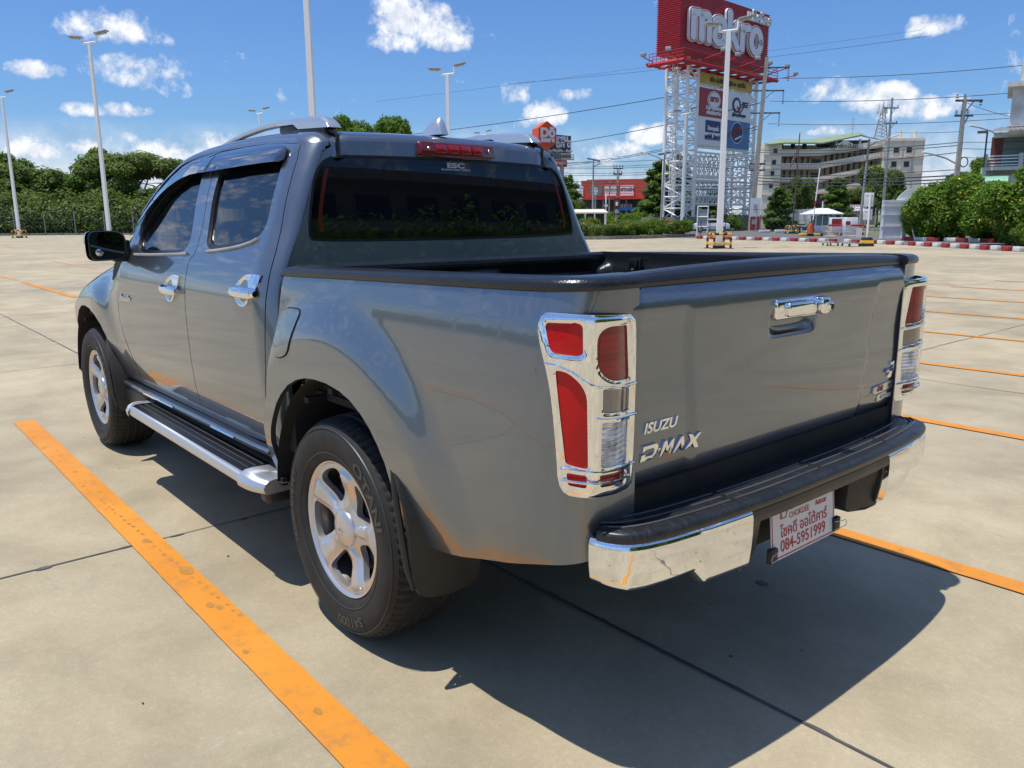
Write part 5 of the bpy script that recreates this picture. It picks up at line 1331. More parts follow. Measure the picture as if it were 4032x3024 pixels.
# thicket in front of the belt: one mass
lob=[];rr=random.Random(5)
for k in range(120):
    px=-260+k*10.2; p=gp(px,101+rr.uniform(-3,3)); h=hgt(p,rr.uniform(735,815)); s=rr.uniform(1.5,2.6); lob.append((p.x,p.y,h*.45,s,s,h*.55))
me=leaf_mesh('thicket',lob,90000,.26,M['leafD'],77); o=link(bpy.data.objects.new('thicket',me)); tag(o,kind='stuff',label='dense olive-green thicket of bushes behind the wire fence')
# --- trees behind the cab and the roof
def own(name,px,dep,top,lab,key,w=1.,grp=None,rz=0): return put(key,name,px,dep,top,lab,grp,w,rz)
PR['E']=dict(kind='round',R_=3.4,H=4.8,zc=8.4,n=12000,size=.24,mat='leafB',seed=21,tr=.2); TOPZ['E']=10.9
own('broadleaf_tree',1395,60,442,'bright leafy tree top rising behind the truck roof, left of its antenna fin','E',.62,None,.4)
own('broadleaf_tree',1560,62,448,'bright leafy tree top directly left of the antenna fin, behind the roof','E',.62,None,2.1)
own('layered_tree',2235,95,690,'layered green tree just right of the truck cab, left of the red store','D',.95,None,.2)
own('layered_tree',2255,92,780,'low grey-green tree beside the truck cab, above the small shelter','C',.8,None,2.)
PR['F']=dict(kind='tier',R_=5.2,H=10,zc=6.2,n=26000,size=.30,mat='leafA',seed=24,tr=.28,flat_=.8); TOPZ['F']=11.3
own('layered_tree',2590,94,628,'large dark layered tree between the red store and the sign tower','F',1.0,None,.7)
own('layered_tree',2660,105,600,'dark tree directly behind the left leg of the sign tower','F',.9,None,2.7)
own('layered_tree',2800,110,735,'dark tree seen through the lattice of the sign tower','F',1.2,None,1.7)
own('layered_tree',3060,84,735,'dark layered tree right of the concrete pole, left of the 777 signboard','D',1.15,None,.9)
own('broadleaf_tree',3150,96,690,'pale feathery tree behind the flag pole in front of the apartment block','C',.65,None,.9)
own('layered_tree',3290,84,700,'dark layered tree right of the 777 signboard, above the guard booth','D',1.1,None,2.9)
own('broadleaf_tree',3450,110,648,'grey-green tree in front of the right wing of the apartment block','C',.75,None,1.9)
own('broadleaf_tree',3370,104,735,'grey-green bush tree behind the solar street lamp','C',1.,None,3.3)
own('layered_tree',3540,82,752,'wide dark layered tree above the white backdrop panel','D',1.45,None,4.)
own('broadleaf_tree',3850,62,612,'tall green tree beside the white house, behind the flowering bushes','E',.75,None,.5)
own('broadleaf_tree',3760,66,670,'green tree behind the right utility pole','E',.7,None,1.9)
# shrubs behind the flower bed
PR['G']=dict(kind='bush',R_=1.6,H=2.0,zc=1.1,n=7000,size=.13,mat='leafB',seed=31,tr=.05,cat='shrub'); TOPZ['G']=2.0
for i,(px,dep,top,w,lab) in enumerate(((2465,92,848,1.3,'round green shrub behind the flower bed, below the black banner'),(2410,94,838,1.1,'yellowish shrub left of the black banner'),(2510,90,838,1.2,'green shrub right of the black banner'),(2870,88,845,1.2,'green shrub seen between the legs of the sign tower'),(3040,86,850,1.4,'green shrub below the dark layered tree'))):
    own('shrub',px,dep,top,lab,'G',w,'shrubs along the street',i*1.1)
# trimmed flowering bushes in the bed
def bushmesh(seed,mat,ex,n=9000):
    L=crown('bush',seed,1.35,1.15,.68); return leaf_mesh('foliage',L,n,.075,[M[mat],M['petalO']],seed,ex)
bm1=bushmesh(41,'leafB',.035);bm2=bushmesh(42,'leafC',.002);bm3=bushmesh(43,'leafA',.05)
BL=[(2285,59,846,bm3,'orange-flowering low bush nearest the truck cab in the flower bed'),(2345,57.5,855,bm2,'grey-brown trimmed bush second from the truck cab'),(2310,62,842,bm1,'green bush behind the grey-brown one in the flower bed'),
 (2420,57.5,858,bm2,'dull trimmed bush in the middle of the flower bed'),(2480,57.5,856,bm1,'dark green trimmed bush right of the bed middle'),(2525,58.5,858,bm3,'green bush with orange blossoms in the bed'),
 (2575,59.0,852,bm1,'broad green bush near the right end of the bed'),(2625,60,848,bm3,'thick green bush with blossoms below the sign tower'),(2675,61,850,bm1,'last trimmed bush at the right tip of the flower bed'),(2560,63,846,bm1,'green bush in the second row of the flower bed'),(2450,62,848,bm3,'blossoming bush in the second row, mid bed')]
for i,(px,dep,top,me,lab) in enumerate(BL):
    p=gp(px,dep); t=empty('flowering_bush',p,i*.9); s=hgt(p,top)/1.45; t.scale=(s*.80,s*.80,s); tag(t,lab,'bush','trimmed bushes in the flower bed'); link(bpy.data.objects.new('foliage',me),t)
# yellow-flowering bushes at the right
def ybush(seed,R_,H,zc,n,mat='leafB',ex=.006): return leaf_mesh('foliage',crown('bush',seed,R_,H,zc)+crown('round',seed+1,R_*.8,H*.9,zc+.1*H),n,.135,[M[mat],M['petalY']],seed,ex,.1)
yb=[ybush(51,2.4,4.6,2.3,26000,'leafB',.016),ybush(52,2.4,4.6,2.3,26000,'leafB',.03)]
YL=[(3600,47.5,790,0,.85,'yellow-flowering bush nearest the white backdrop panel'),(3680,47,715,1,1.0,'tall yellow-flowering bush at the foot of the utility pole'),(3780,45.5,695,0,1.05,'tallest yellow-flowering bush in the middle of the row'),
 (3860,44,725,1,1.0,'bright yellow-flowering bush left of the white house wall'),(3925,43,790,0,.9,'low flowering bush in front of the white house'),(3990,42,760,1,.95,'flowering bush below the green awning'),(4060,38.5,655,0,1.1,'tall bush cut by the right picture edge'),(4020,36.5,880,1,.75,'low pale green bush at the right picture edge')]
for i,(px,dep,top,k,w,lab) in enumerate(YL):
    p=gp(px,dep); t=empty('flowering_bush',p,i*1.7); s=hgt(p,top)/4.75; t.scale=(s*w*1.15,s*w*1.15,s); tag(t,lab,'bush','yellow-flowering bushes along the kerb'); link(bpy.data.objects.new('foliage',yb[k]),t)
    q=MB(); 
    for a in range(4): q.path([(0.1*a,0,0),(.3*math.cos(a*1.6),.3*math.sin(a*1.6),1.2),(.9*math.cos(a*1.6),.9*math.sin(a*1.6),2.6)],[.05,.04,.02],5)
    q.build('stem',M['bark'],t)
# ------------------------------------------------------------ lamp posts, sign tower, buildings, wires
def up(p,z): return Vector((p[0],p[1],z))
FH=Vector((_f[0],_f[1],0)).normalized(); RH=Vector((_r[0],_r[1],0)).normalized()
def lamp_post(px,dep,ytop,lab,w=.24,rot=0,tw=.16,guard=True,grp='white twin-head lamp posts of the car park'):
    p=gp(px,dep); h=hgt(p,ytop); t=empty('lamp_post',p,rot); tag(t,lab,'lamp post',grp)
    q=MB(); q.tube((0,0,.3),(0,0,h-.25),w*.62,tw*.62,4); q.tube((0,0,0),(0,0,.05),w*.9,n=4)
    for a in range(4): q.prism([(0,0),(.28,0),(0,.55)],lambda u,v,a=a:(u*math.cos(a*PI/2)-.01*math.sin(a*PI/2),u*math.sin(a*PI/2)+.01*math.cos(a*PI/2),v+.03),lambda u,v,a=a:(u*math.cos(a*PI/2)+.01*math.sin(a*PI/2),u*math.sin(a*PI/2)-.01*math.cos(a*PI/2),v+.03))
    q.tube((0,0,.05),(0,0,.4),w*.62,n=4); q.build('pole',M['white'],t,smooth=False)
    q=MB(); d=RH; 
    q.path([d*-.42+Vector((0,0,h+.08)),d*-.38+Vector((0,0,h-.28)),d*.38+Vector((0,0,h-.20)),d*.42+Vector((0,0,h+.20))],.055,6); q.build('bracket',M['white'],t)
    for s,dz,a in ((-1,.06,.10),(1,.30,.22)):
        q=MB(); c=d*(s*.72)+Vector((0,0,h+dz)); m=Matrix.Rotation(math.atan2(d.y,d.x),3,'Z')@Matrix.Rotation(-a*s if s>0 else .05,3,'Y')
        q.box(c,(.72,.36,.08),M=m); q.box(c+Vector((0,0,-.07)),(.5,.3,.06),M=m); q.build('lamp_head',M['grey'],t,bevel=.02)
    if guard: guard_frame(p,lab)
    return t
gproto=[]
def guard_frame(p,lab):
    lab='yellow and black guard frame around the '+{'leftmost':'leftmost lamp post','tall':'lamp post behind the door mirror','white':'lamp post before the red sign'}[lab.split()[0]]
    if gproto: t=copy_tree(gproto[0]); t.location=p; tag(t,lab); return
    t=empty('post_guard',p,math.atan2(RH.y,RH.x)+.15); tag(t,lab,'guard frame','yellow and black guard frames at the lamp posts'); gproto.append(t)
    r=.055;hh=.66;w=.40
    for i,(x,y) in enumerate(((-w,-w),(w,-w),(w,w),(-w,w))):
        g=empty('guard_leg',(0,0,0),parent=t)
        for k in range(4):
            q=MB(); q.tube((x,y,hh*k/4),(x,y,hh*(k+1)/4),r,n=10); q.build('leg_band',M['yellow' if k%2 else 'black'],g)
        q=MB(); q.box((x,y,.015),(.24,.24,.03)); q.build('foot_plate',M['black'],g)
    c=[(-w,-w),(w,-w),(w,w),(-w,w)]
    for i in range(4):
        a=Vector((*c[i],hh));b=Vector((*c[(i+1)%4],hh)); g=empty('guard_rail',(0,0,0),parent=t)
        for k in range(4): 
            q=MB(); q.tube(a.lerp(b,k/4),a.lerp(b,(k+1)/4),r,n=10); q.build('rail_band',M['yellow' if k%2 else 'black'],g)
        a=Vector((*c[i],.22));b=Vector((*c[(i+1)%4],.22)); q=MB(); q.tube(a,b,.045,n=8); q.build('rail_band',M['yellow'],g)
    q=MB(); q.tube((0,0,0),(0,0,.14),.28,n=16); q.build('footing',M['black'],t,bevel=.02)
lamp_post(78,72,372,'leftmost white twin-head lamp post at the far edge of the car park',.26)
lamp_post(436,46,150,'tall white twin-head lamp post behind the door mirror',.22)
lamp_post(1262,28,-330,'thick white lamp post cut by the top of the picture above the roof rail',.24,tw=.19,guard=False)
lamp_post(1052,82,437,'smallest twin-head lamp post seen over the front of the roof rail',.24,guard=False)
lamp_post(1775,47,275,'white lamp post right of the antenna fin',.24,tw=.2,guard=False)
lamp_post(1906,100,524,'tiny lamp post head peeping over the far roof rail',.24,guard=False)
lamp_post(2830,37,98,'white twin-head lamp post standing in front of the big red sign',.30,tw=.2)
lamp_post(2682,74,437,'white lamp post beside the ladder of the sign tower',.26,guard=False)
lamp_post(3340,-0+27,-1500,'lamp post',.2) if False else None
# ---- sign tower
Kp=gp(2658,86); EA=(RH*.72+FH*.69).normalized(); EB=(FH*.72-RH*.69).normalized()
def tp(a,b,z): q=Kp+EA*(a*1.29)+EB*b; return Vector((q.x,q.y,z))
st=empty('sign_tower',Kp); tag(st,'tall white lattice sign tower carrying the big red sign box and four square brand panels','sign tower')
def sb(nm,mt_,f,par=None,**k):
    q=MB(); f(q); q.V=[tuple(Vector(v)-Kp) for v in q.V]; return q.build(nm,mt_,par or st,**k)
zb0=hgt(tp(0,0,0),212); zb1=hgt(tp(0,0,0),-48); W_=13.6; D_b=2.2
legs=[(1.4,.3),(2.9,.3),(1.4,3.0),(2.9,3.0),(11.2,.3),(12.3,.3),(11.2,3.0),(12.3,3.0)]
for a,b in legs: sb('tower_leg',M['white'],lambda q:q.tube(tp(a,b,1.0),tp(a,b,zb0+.3),.20,n=10))
def brace(ca):
    def f(q):
        cs=[(ca[0],.3),(ca[1],.3),(ca[1],3.0),(ca[0],3.0)]
        for i in range(4):
            a,b=cs[i],cs[(i+1)%4]; L=math.dist(a,b); st_=1.05 if L<2 else 1.25; n=int((zb0-1)/st_); fl=0
            for k in range(n):
                z0=1.2+k*st_; z1=z0+st_; q.tube(tp(*a,z0),tp(*b,z0),.075,n=4)
                q.tube(tp(*(a if (k+fl)%2 else b),z0),tp(*(b if (k+fl)%2 else a),z1),.075,n=4)
    return f
sb('lattice_bracing',M['white'],brace((1.4,2.9)),smooth=False); sb('lattice_bracing',M['white'],brace((11.2,12.3)),smooth=False)
def band(z0,z1,rows,b):
    def f(q):
        n=11; dz=(z1-z0)/rows
        for r_ in range(rows+1): q.tube(tp(2.9,b,z0+r_*dz),tp(11.2,b,z0+r_*dz),.12,n=6)
        for k in range(n+1):
            a=2.9+8.3*k/n; q.tube(tp(a,b,z0),tp(a,b,z1),.07,n=4)
            if k<n:
                for r_ in range(rows): q.tube(tp(a,b,z0+(r_+1)*dz),tp(a+8.3/n,b,z0+r_*dz),.07,n=4) if k<7 else q.tube(tp(a,b,z0+r_*dz),tp(a+8.3/n,b,z0+(r_+1)*dz),.07,n=4)
    return f
P3=tp(2.9,.3,0); hz=lambda y:hgt(P3,y)
for b in (.3,3.0):
    sb('lattice_girder',M['white'],band(hz(803),hz(708),3,b),smooth=False)
    sb('lattice_girder',M['white'],band(hz(690),hz(598),2,b),smooth=False)
sb('lattice_girder',M['white'],band(hz(344),hz(330),1,.3),smooth=False); sb('lattice_girder',M['white'],band(hz(578),hz(568),1,.3),smooth=False)
# caged ladder on the left column
def lad(q):
    for s in (0,.5): q.tube(tp(.75,.9+s*.9,2),tp(.75,.9+s*.9,zb0),.05,n=4)
    for k in range(int(zb0/.4)): q.tube(tp(.75,.9,2+k*.4),tp(.75,1.35,2+k*.4),.03,n=4) if 2+k*.4<zb0 else None
    for k in range(int(zb0/1.1)-2):
        z=3.5+k*1.1; q.path([tp(.75+.55*math.sin(PI*j/6)*-1,.75+.75*j/6,z) for j in range(7)],.035,4)
    for j in range(1,6): q.tube(tp(.75-.55*math.sin(PI*j/6),.75+.75*j/6,3.5),tp(.75-.55*math.sin(PI*j/6),.75+.75*j/6,zb0),.03,n=4)
sb('ladder',M['white'],lad,smooth=False)
sb('tower_footing',M['kerb_grey'],lambda q:[q.prism([(a-.1,-.4),(a+3.2,-.4),(a+3.2,4),(a-.1,4)],lambda u,v:tp(u,v,1.7),lambda u,v:tp(u,v,0)) for a in (10.2,)],smooth=False)
sb('tower_footing',M['kerb_grey'],lambda q:q.prism([(-.6,-.4),(4.6,-.4),(4.6,4),(-.6,4)],lambda u,v:tp(u,v,1.5),lambda u,v:tp(u,v,0)),smooth=False)
# panels
y0=.05
def panel_q(nm,mt_,a0,a1,z0,z1,b=.0,th=.12): return sb(nm,mt_,lambda q:q.prism([(a0,z0),(a1,z0),(a1,z1),(a0,z1)],lambda u,v:tp(u,b,v),lambda u,v:tp(u,b+th,v)),smooth=False)
zy0,zy1=hz(327),hz(284); z1_,z2_,z3_=hz(343),hz(456),hz(570); am=7.2
yp=panel_q('opening_hours_panel',M['sign_yellow'],2.95,11.15,zy0,zy1)
pa=panel_q('brand_panel',M['red2'],2.95,am-.1,z2_,z1_); pb=panel_q('brand_panel',M['sign_white'],am+.1,11.1,z2_,z1_)
pc=panel_q('brand_panel',M['sign_white'],2.95,am-.1,z3_,z2_-.03); pd=panel_q('brand_panel',M['sign_blue'],am-.1,11.1,z3_,z2_-.03)
sb('panel_back_column',M['white'],lambda q:q.prism([(am-.1,z2_),(am+.1,z2_),(am+.1,z1_),(am-.1,z1_)],lambda u,v:tp(u,.06,v),lambda u,v:tp(u,.2,v)),smooth=False)
def ts(tx,size,mt_,par,a,z,align='CENTER',b=-.03,nm='lettering',**k):
    V,F=tmesh(tx,size,k.pop('ext',.02),align=align,**k); ez=EA.cross(Vector((0,0,1)))
    return mobj(nm,[(tp(a,b,z)+EA*(v[0]*1.15)+Vector((0,0,v[1]))+(-EB)*v[2])-Kp for v in V],F,M[mt_],par,smooth=False)
def disc(nm,mt_,par,a,z,ra,rz_,b,rot=0.,th=.02):
    return sb(nm,M[mt_],lambda q:q.prism([(ra*math.cos(t)*math.cos(rot)-rz_*math.sin(t)*math.sin(rot),ra*math.cos(t)*math.sin(rot)+rz_*math.sin(t)*math.cos(rot)) for t in [2*PI*i/36 for i in range(36)]],lambda u,v:tp(a+u,b,z+v),lambda u,v:tp(a+u,b+th,z+v)),par,smooth=False)
h_=zy1-zy0
ts('เปิด 6.00-22.00 น. ทุกวัน',h_*.60,'black',yp,7.1,zy0+h_*.30,xs=1.0,bold=.012)
hh=z1_-z2_; ac=(2.95+am-.1)/2
disc('logo_disc','sign_white',pa,ac,z2_+hh*.62,1.0,.92,-.03); disc('logo_ring','red2',pa,ac,z2_+hh*.62,.9,.82,-.045,th=.01); disc('logo_disc','sign_white',pa,ac,z2_+hh*.62,.84,.77,-.06,th=.01)
ts('aro',1.05,'red2',pa,ac,z2_+hh*.56,b=-.09,bold=.03)
ts('สินค้าคุณภาพ',.50,'sign_white',pa,ac,z2_+hh*.27,bold=.025); ts('เพื่อมืออาชีพ',.50,'sign_white',pa,ac,z2_+hh*.10,bold=.025)
ac2=(am+.1+11.1)/2
disc('logo_disc','navy',pb,ac2-.55,z2_+hh*.58,.72,.85,-.03); disc('logo_disc','sign_white',pb,ac2-.55,z2_+hh*.58,.42,.56,-.05,th=.01)
ts('BIZ',.78,'navy',pb,ac2+.85,z2_+hh*.55,bold=.03,shear=.1); sb('logo_stroke',M['navy'],lambda q:q.prism([(ac2+.1,0),(ac2+.35,0),(ac2+.35,.12),(ac2+.1,.12)],lambda u,v:tp(u,-.04,z2_+hh*.60+v),lambda u,v:tp(u,-.02,z2_+hh*.6+v)),pb,smooth=False)
sb('logo_tick',M['red'],lambda q:q.prism([(-.55,.30),(-.35,.30),(-.05,-.35),(.85,.62),(.95,.55),(-.02,-.62)],lambda u,v:tp(ac2+u,-.07,z2_+hh*.45+v),lambda u,v:tp(ac2+u,-.05,z2_+hh*.45+v)),pb,smooth=False)
ts('คู่คิดธุรกิจคุณ',.46,'navy',pb,ac2-.1,z2_+hh*.17,bold=.02)
h3=z2_-z3_
sb('logo_plate',M['navy'],lambda q:q.prism([(-1.15,0),(1.15,0),(1.15,1.25),(-1.15,1.25)],lambda u,v:tp(ac+u,-.03,z3_+h3*.47+v),lambda u,v:tp(ac+u,-.01,z3_+h3*.47+v)),pc,smooth=False)
ts('Savepak',.66,'sign_white',pc,ac,z3_+h3*.55,b=-.05,bold=.02,xs=.92); ts('ถูกใจได้...คุ้มกว่า',.52,'navy',pc,ac,z3_+h3*.26,bold=.018,xs=.82)
sb('underline',M['navy'],lambda q:q.prism([(-1.2,0),(1.2,0),(1.2,.09),(-1.2,.09)],lambda u,v:tp(ac+u,-.03,z3_+h3*.21+v),lambda u,v:tp(ac+u,-.01,z3_+h3*.21+v)),pc,smooth=False)
disc('logo_disc','sign_white',pd,ac2-.3,z3_+h3*.57,1.02,1.18,-.03); disc('logo_disc','navy',pd,ac2-.3,z3_+h3*.57,.95,1.10,-.05,th=.01)
V,F=tmesh('MASK',.72,.02,align='CENTER',bold=.04); ca,sa=math.cos(.42),math.sin(.42)
mobj('lettering',[(tp(ac2-.3+(v[0]*ca-v[1]*sa),-.08,z3_+h3*.58+(v[0]*sa+v[1]*ca)))-Kp for v in V],F,M['orange'],pd,smooth=False)
sb('logo_stroke',M['sign_white'],lambda q:q.prism([(-.3,-.62),(.75,-.18),(.72,0.),(-.34,-.45)],lambda u,v:tp(ac2-.3+u,-.07,z3_+h3*.5+v),lambda u,v:tp(ac2-.3+u,-.05,z3_+h3*.5+v)),pd,smooth=False)
# red ribbed box
def ribbox(q):
    zs=[];n=30
    for k in range(n):
        z=zb0+(zb1-zb0)*k/n; d=(zb1-zb0)/n; zs+=[(z,0.),(z+d*.35,.0),(z+d*.5,.08),(z+d*.85,.08)]
    zs.append((zb1,0.)); V=[]
    for z,o in zs:
        for a,b in ((-.6-o,-.3-o),(W_+o-.6,-.3-o),(W_+o-.6,D_b+.3+o),(-.6-o,D_b+.3+o)): V.append(tp(a,b,z))
    F=[(4*i+j,4*i+(j+1)%4,4*i+4+(j+1)%4,4*i+4+j) for i in range(len(zs)-1) for j in range(4)]+[(0,1,2,3),tuple(len(V)-4+j for j in range(4))]; q.add(V,F)
sb('sign_box',M['red'],ribbox,smooth=False)
bx=[c for c in st.children if c.name.startswith('sign_box')][0]
H_=zb1-zb0
def rounded_word():
    # heavy rounded letters m a k r o built from thick strokes with a rim
    S={'m':[[(0,0),(0,1)],[(0,.75),(.12,.98),(.36,1.0),(.45,.75),(.45,0)],[(.45,.75),(.58,.98),(.82,1.0),(.90,.75),(.90,0)]],
       'a':[[(.02,.86),(.22,1.0),(.50,.95),(.58,.70),(.58,0)],[(.58,.55),(.30,.58),(.05,.45),(.02,.18),(.20,0),(.45,.06),(.58,.25)]],
       'k':[[(0,0),(0,1.40)],[(.02,.48),(.50,1.0)],[(.14,.58),(.52,0)]],
       'r':[[(0,0),(0,.98)],[(0,.62),(.14,.92),(.42,.98)]],
       'o':[[(.32+.32*math.cos(t),.5+.5*math.sin(t)) for t in [2*PI*i/20 for i in range(21)]]]}
    adv={'m':1.22,'a':.90,'k':.82,'r':.60,'o':1.}
    return S,adv
S_,adv=rounded_word(); tot=sum(adv.values())-.30; sc=(W_*.78)/tot; x0=-.6+W_*.075; base=zb0+H_*.275; sz_=H_*.37
def strokes(q,r,b,th):
    x=x0+.3
    for ch in 'makro':
        for s in S_[ch]:
            pts=[(x+px*sc,base+pz*sz_) for px,pz in s]
            # densify with Catmull-Rom
            out=[]
            for i in range(len(pts)-1):
                p0=pts[max(i-1,0)];p1=pts[i];p2=pts[i+1];p3=pts[min(i+2,len(pts)-1)]
                for k in range(6):
                    t=k/6; out.append(tuple(.5*((2*p1[c])+(-p0[c]+p2[c])*t+(2*p0[c]-5*p1[c]+4*p2[c]-p3[c])*t*t+(-p0[c]+3*p1[c]-3*p2[c]+p3[c])*t**3) for c in (0,1)))
            out.append(pts[-1])
            L=[];Rr=[]
            for i,p in enumerate(out):
                a_=out[max(i-1,0)];c_=out[min(i+1,len(out)-1)];d=Vector((c_[0]-a_[0],c_[1]-a_[1])).normalized(); L.append((p[0]-d.y*r,p[1]+d.x*r));Rr.append((p[0]+d.y*r,p[1]-d.x*r))
            def capa(c,p,sg):
                a0=math.atan2(p[1]-c[1],p[0]-c[0]); return [(c[0]+r*math.cos(a0-sg*PI*k/8),c[1]+r*math.sin(a0-sg*PI*k/8)) for k in range(9)]
            for i in range(len(out)-1):
                q.add([tp(L[i][0],b,L[i][1]),tp(Rr[i][0],b,Rr[i][1]),tp(Rr[i+1][0],b,Rr[i+1][1]),tp(L[i+1][0],b,L[i+1][1]),tp(L[i][0],b+th,L[i][1]),tp(Rr[i][0],b+th,Rr[i][1]),tp(Rr[i+1][0],b+th,Rr[i+1][1]),tp(L[i+1][0],b+th,L[i+1][1])],[(0,1,2,3),(0,3,7,4),(1,5,6,2)])
            for c in (out[0],out[-1]):
                C=[(c[0]+r*math.cos(2*PI*k/20),c[1]+r*math.sin(2*PI*k/20)) for k in range(20)]; b_=b-.002
                q.add([tp(u,b_,v) for u,v in C]+[tp(u,b+th,v) for u,v in C],[tuple(range(20))]+[(k,(k+1)%20,20+(k+1)%20,20+k) for k in range(20)])
        x+=adv[ch]*sc
for (r,b,th,mt_,nm) in ((.54,-.72,.30,'sign_white','letter_rim'),(.45,-.75,.03,'red','letter_line'),(.36,-.80,.05,'sign_white','letter_face')): sb(nm,M[mt_],lambda q:strokes(q,r,b,th),bx,smooth=False,fix=False)
V,F=tmesh('แม็คโคร',1.45,.12,align='CENTER',bold=.05)
mobj('lettering',[(tp(-.6+W_*.86,-.50,zb0+H_*.80)+EA*(v[0]*1.15)+Vector((0,0,v[1]))-EB*v[2])-Kp for v in V],F,M['sign_white'],bx,smooth=False)
# red service gantry with floodlights
def gant(q):
    for a0,b0,a1,b1 in ((-1.0,-1.3,W_+.1,-1.3),(-1.0,-1.3,-1.0,D_b+.9)):
        q.tube(tp(a0,b0,zb0-.9),tp(a1,b1,zb0-.9),.24,n=4); 
        for z in (.0,.35,.7): q.tube(tp(a0,b0,zb0-.4+z*.9),tp(a1,b1,zb0-.4+z*.9),.04,n=4)
        n=9
        for k in range(n+1): 
            u=k/n; q.tube(tp(a0+(a1-a0)*u,b0+(b1-b0)*u,zb0-.9),tp(a0+(a1-a0)*u,b0+(b1-b0)*u,zb0+.25),.04,n=4)
    for k in range(10): a=-.9+k*(W_+.9)/9; q.tube(tp(a,-1.3,zb0-.9),tp(a,D_b+1.2,zb0-.9),.13,n=4)
    for b in (-.4,1.4,D_b+1.2): q.tube(tp(-1,b,zb0-.75),tp(W_+.1,b,zb0-.75),.17,n=4)
sb('service_gantry',M['red'],gant,smooth=False)
sb('gantry_deck',M['red'],lambda q:[q.prism([(a,-1.25),(a+3.6,-1.25),(a+3.6,-.3),(a,-.3)],lambda u,v:tp(u,v,zb0-.66),lambda u,v:tp(u,v,zb0-.70)) for a in (-.9,2.6,9.5)],smooth=False)
for k,(a,b,da,db) in enumerate(((1.0,-2,0,-2.2),(3.6,-2,0,-1.8),(6.2,-2,0,-2.2),(8.8,-2,0,-1.8),(11.2,-2,0,-2.2),(W_+.4,-1.6,1.3,-.9),(-1,-.6,-1.4,0),(-1,2.6,-1.0,.3))):
    p=tp(a,b,zb0-.6); e=tp(a+da,b+db,zb0-.25)
    sb('floodlight_arm',M['red'],lambda q:q.tube(p,e,.06,n=4),smooth=False); sb('floodlight',M['grey'],lambda q:q.box(e+Vector((0,0,.25)),(.55,.45,.38),rz=.5),bevel=.05)
# ---- second sign far left: hexagon box and charcoal board
def board(px0,px1,dep,yb,yt,pxm=None):
    p=gp((px0+px1)/2,dep); return p
HD=118; hp=gp(2170,HD); e1=(RH*.93+FH*.36).normalized(); e2=(FH*.93-RH*.36)
def hq(u,b,z): q=hp+e1*u+e2*b; return Vector((q.x,q.y,z))
hs=empty('store_sign',hp); tag(hs,'orange hexagonal sign box with charcoal board on a mast, left of the sign tower','sign')
def hb(nm,mt_,f,par=None,**k):
    q=MB(); f(q); q.V=[tuple(Vector(v)-hp) for v in q.V]; return q.build(nm,mt_,par or hs,**k)
s1=HD/FPX; Z=lambda y:hgt(hp,y)
uL=lambda px:(px-2170)*s1*1.06
hexo=[(uL(2148),Z(479)),(uL(2184),Z(508)),(uL(2184),Z(564)),(uL(2148),Z(593)),(uL(2114),Z(568)),(uL(2114),Z(506))]
hx=hb('hexagon_box',M['orange'],lambda q:q.prism(hexo,lambda u,v:hq(u,-.5,v),lambda u,v:hq(u,1.9,v)),smooth=False)
cb=hb('charcoal_board',M['charcoal'],lambda q:q.prism([(uL(2105),Z(570)),(uL(2160),Z(625)),(uL(2252),Z(622)),(uL(2252),Z(532)),(uL(2184),Z(528)),(uL(2150),Z(560))],lambda u,v:hq(u,.3,v),lambda u,v:hq(u,1.0,v)),smooth=False)
ob=hb('orange_strip',M['orange'],lambda q:q.prism([(uL(2180),Z(655)),(uL(2238),Z(655)),(uL(2238),Z(629)),(uL(2180),Z(626))],lambda u,v:hq(u,.4,v),lambda u,v:hq(u,.9,v)),smooth=False)
def ht(tx,px,y,size,mt_,par,b=-.56,**k):
    V,F=tmesh(tx,size*s1,.02,align='CENTER',**k); mobj('lettering',[hq(uL(px)+v[0],b-v[2],Z(y)+v[1])-hp for v in V],F,M[mt_],par,smooth=False)
ht('Dō',2150,541,46,'sign_white',hx,bold=.10); ht('home',2150,560,24,'sign_white',hx,bold=.07)
ht('ครบ',2216,554,30,'sign_white',cb,b=.25,bold=.07); ht('ถูก ดี',2222,576,32,'sign_white',cb,b=.25,bold=.07); ht('ศูนย์ค้าปลีก - ค้าส่ง',2208,597,14,'sign_white',cb,b=.25,bold=.02); ht('วัสดุก่อสร้าง ของแต่งบ้าน',2208,606,9,'sign_white',cb,b=.25)
ht('07:00-20:00 น.',2209,645,13,'sign_white',ob,b=.33,bold=.02)
def cat(q):
    for k in range(3): q.tube(hq(uL(2180),.1,Z(606+k*6)),hq(uL(2262),.1,Z(606+k*6)),.05,n=4)
    for k in range(8): q.tube(hq(uL(2180+k*11.6),.1,Z(606)),hq(uL(2180+k*11.6),.1,Z(624)),.05,n=4)
    q.tube(hq(uL(2170),.3,Z(625)),hq(uL(2265),.3,Z(625)),.12,n=4)
hb('catwalk',M['grey'],cat,smooth=False); hb('mast',M['grey'],lambda q:[q.tube(hq(uL(2190+d),.7,0),hq(uL(2190+d),.7,Z(628)),.35,n=10) for d in (0,30)])
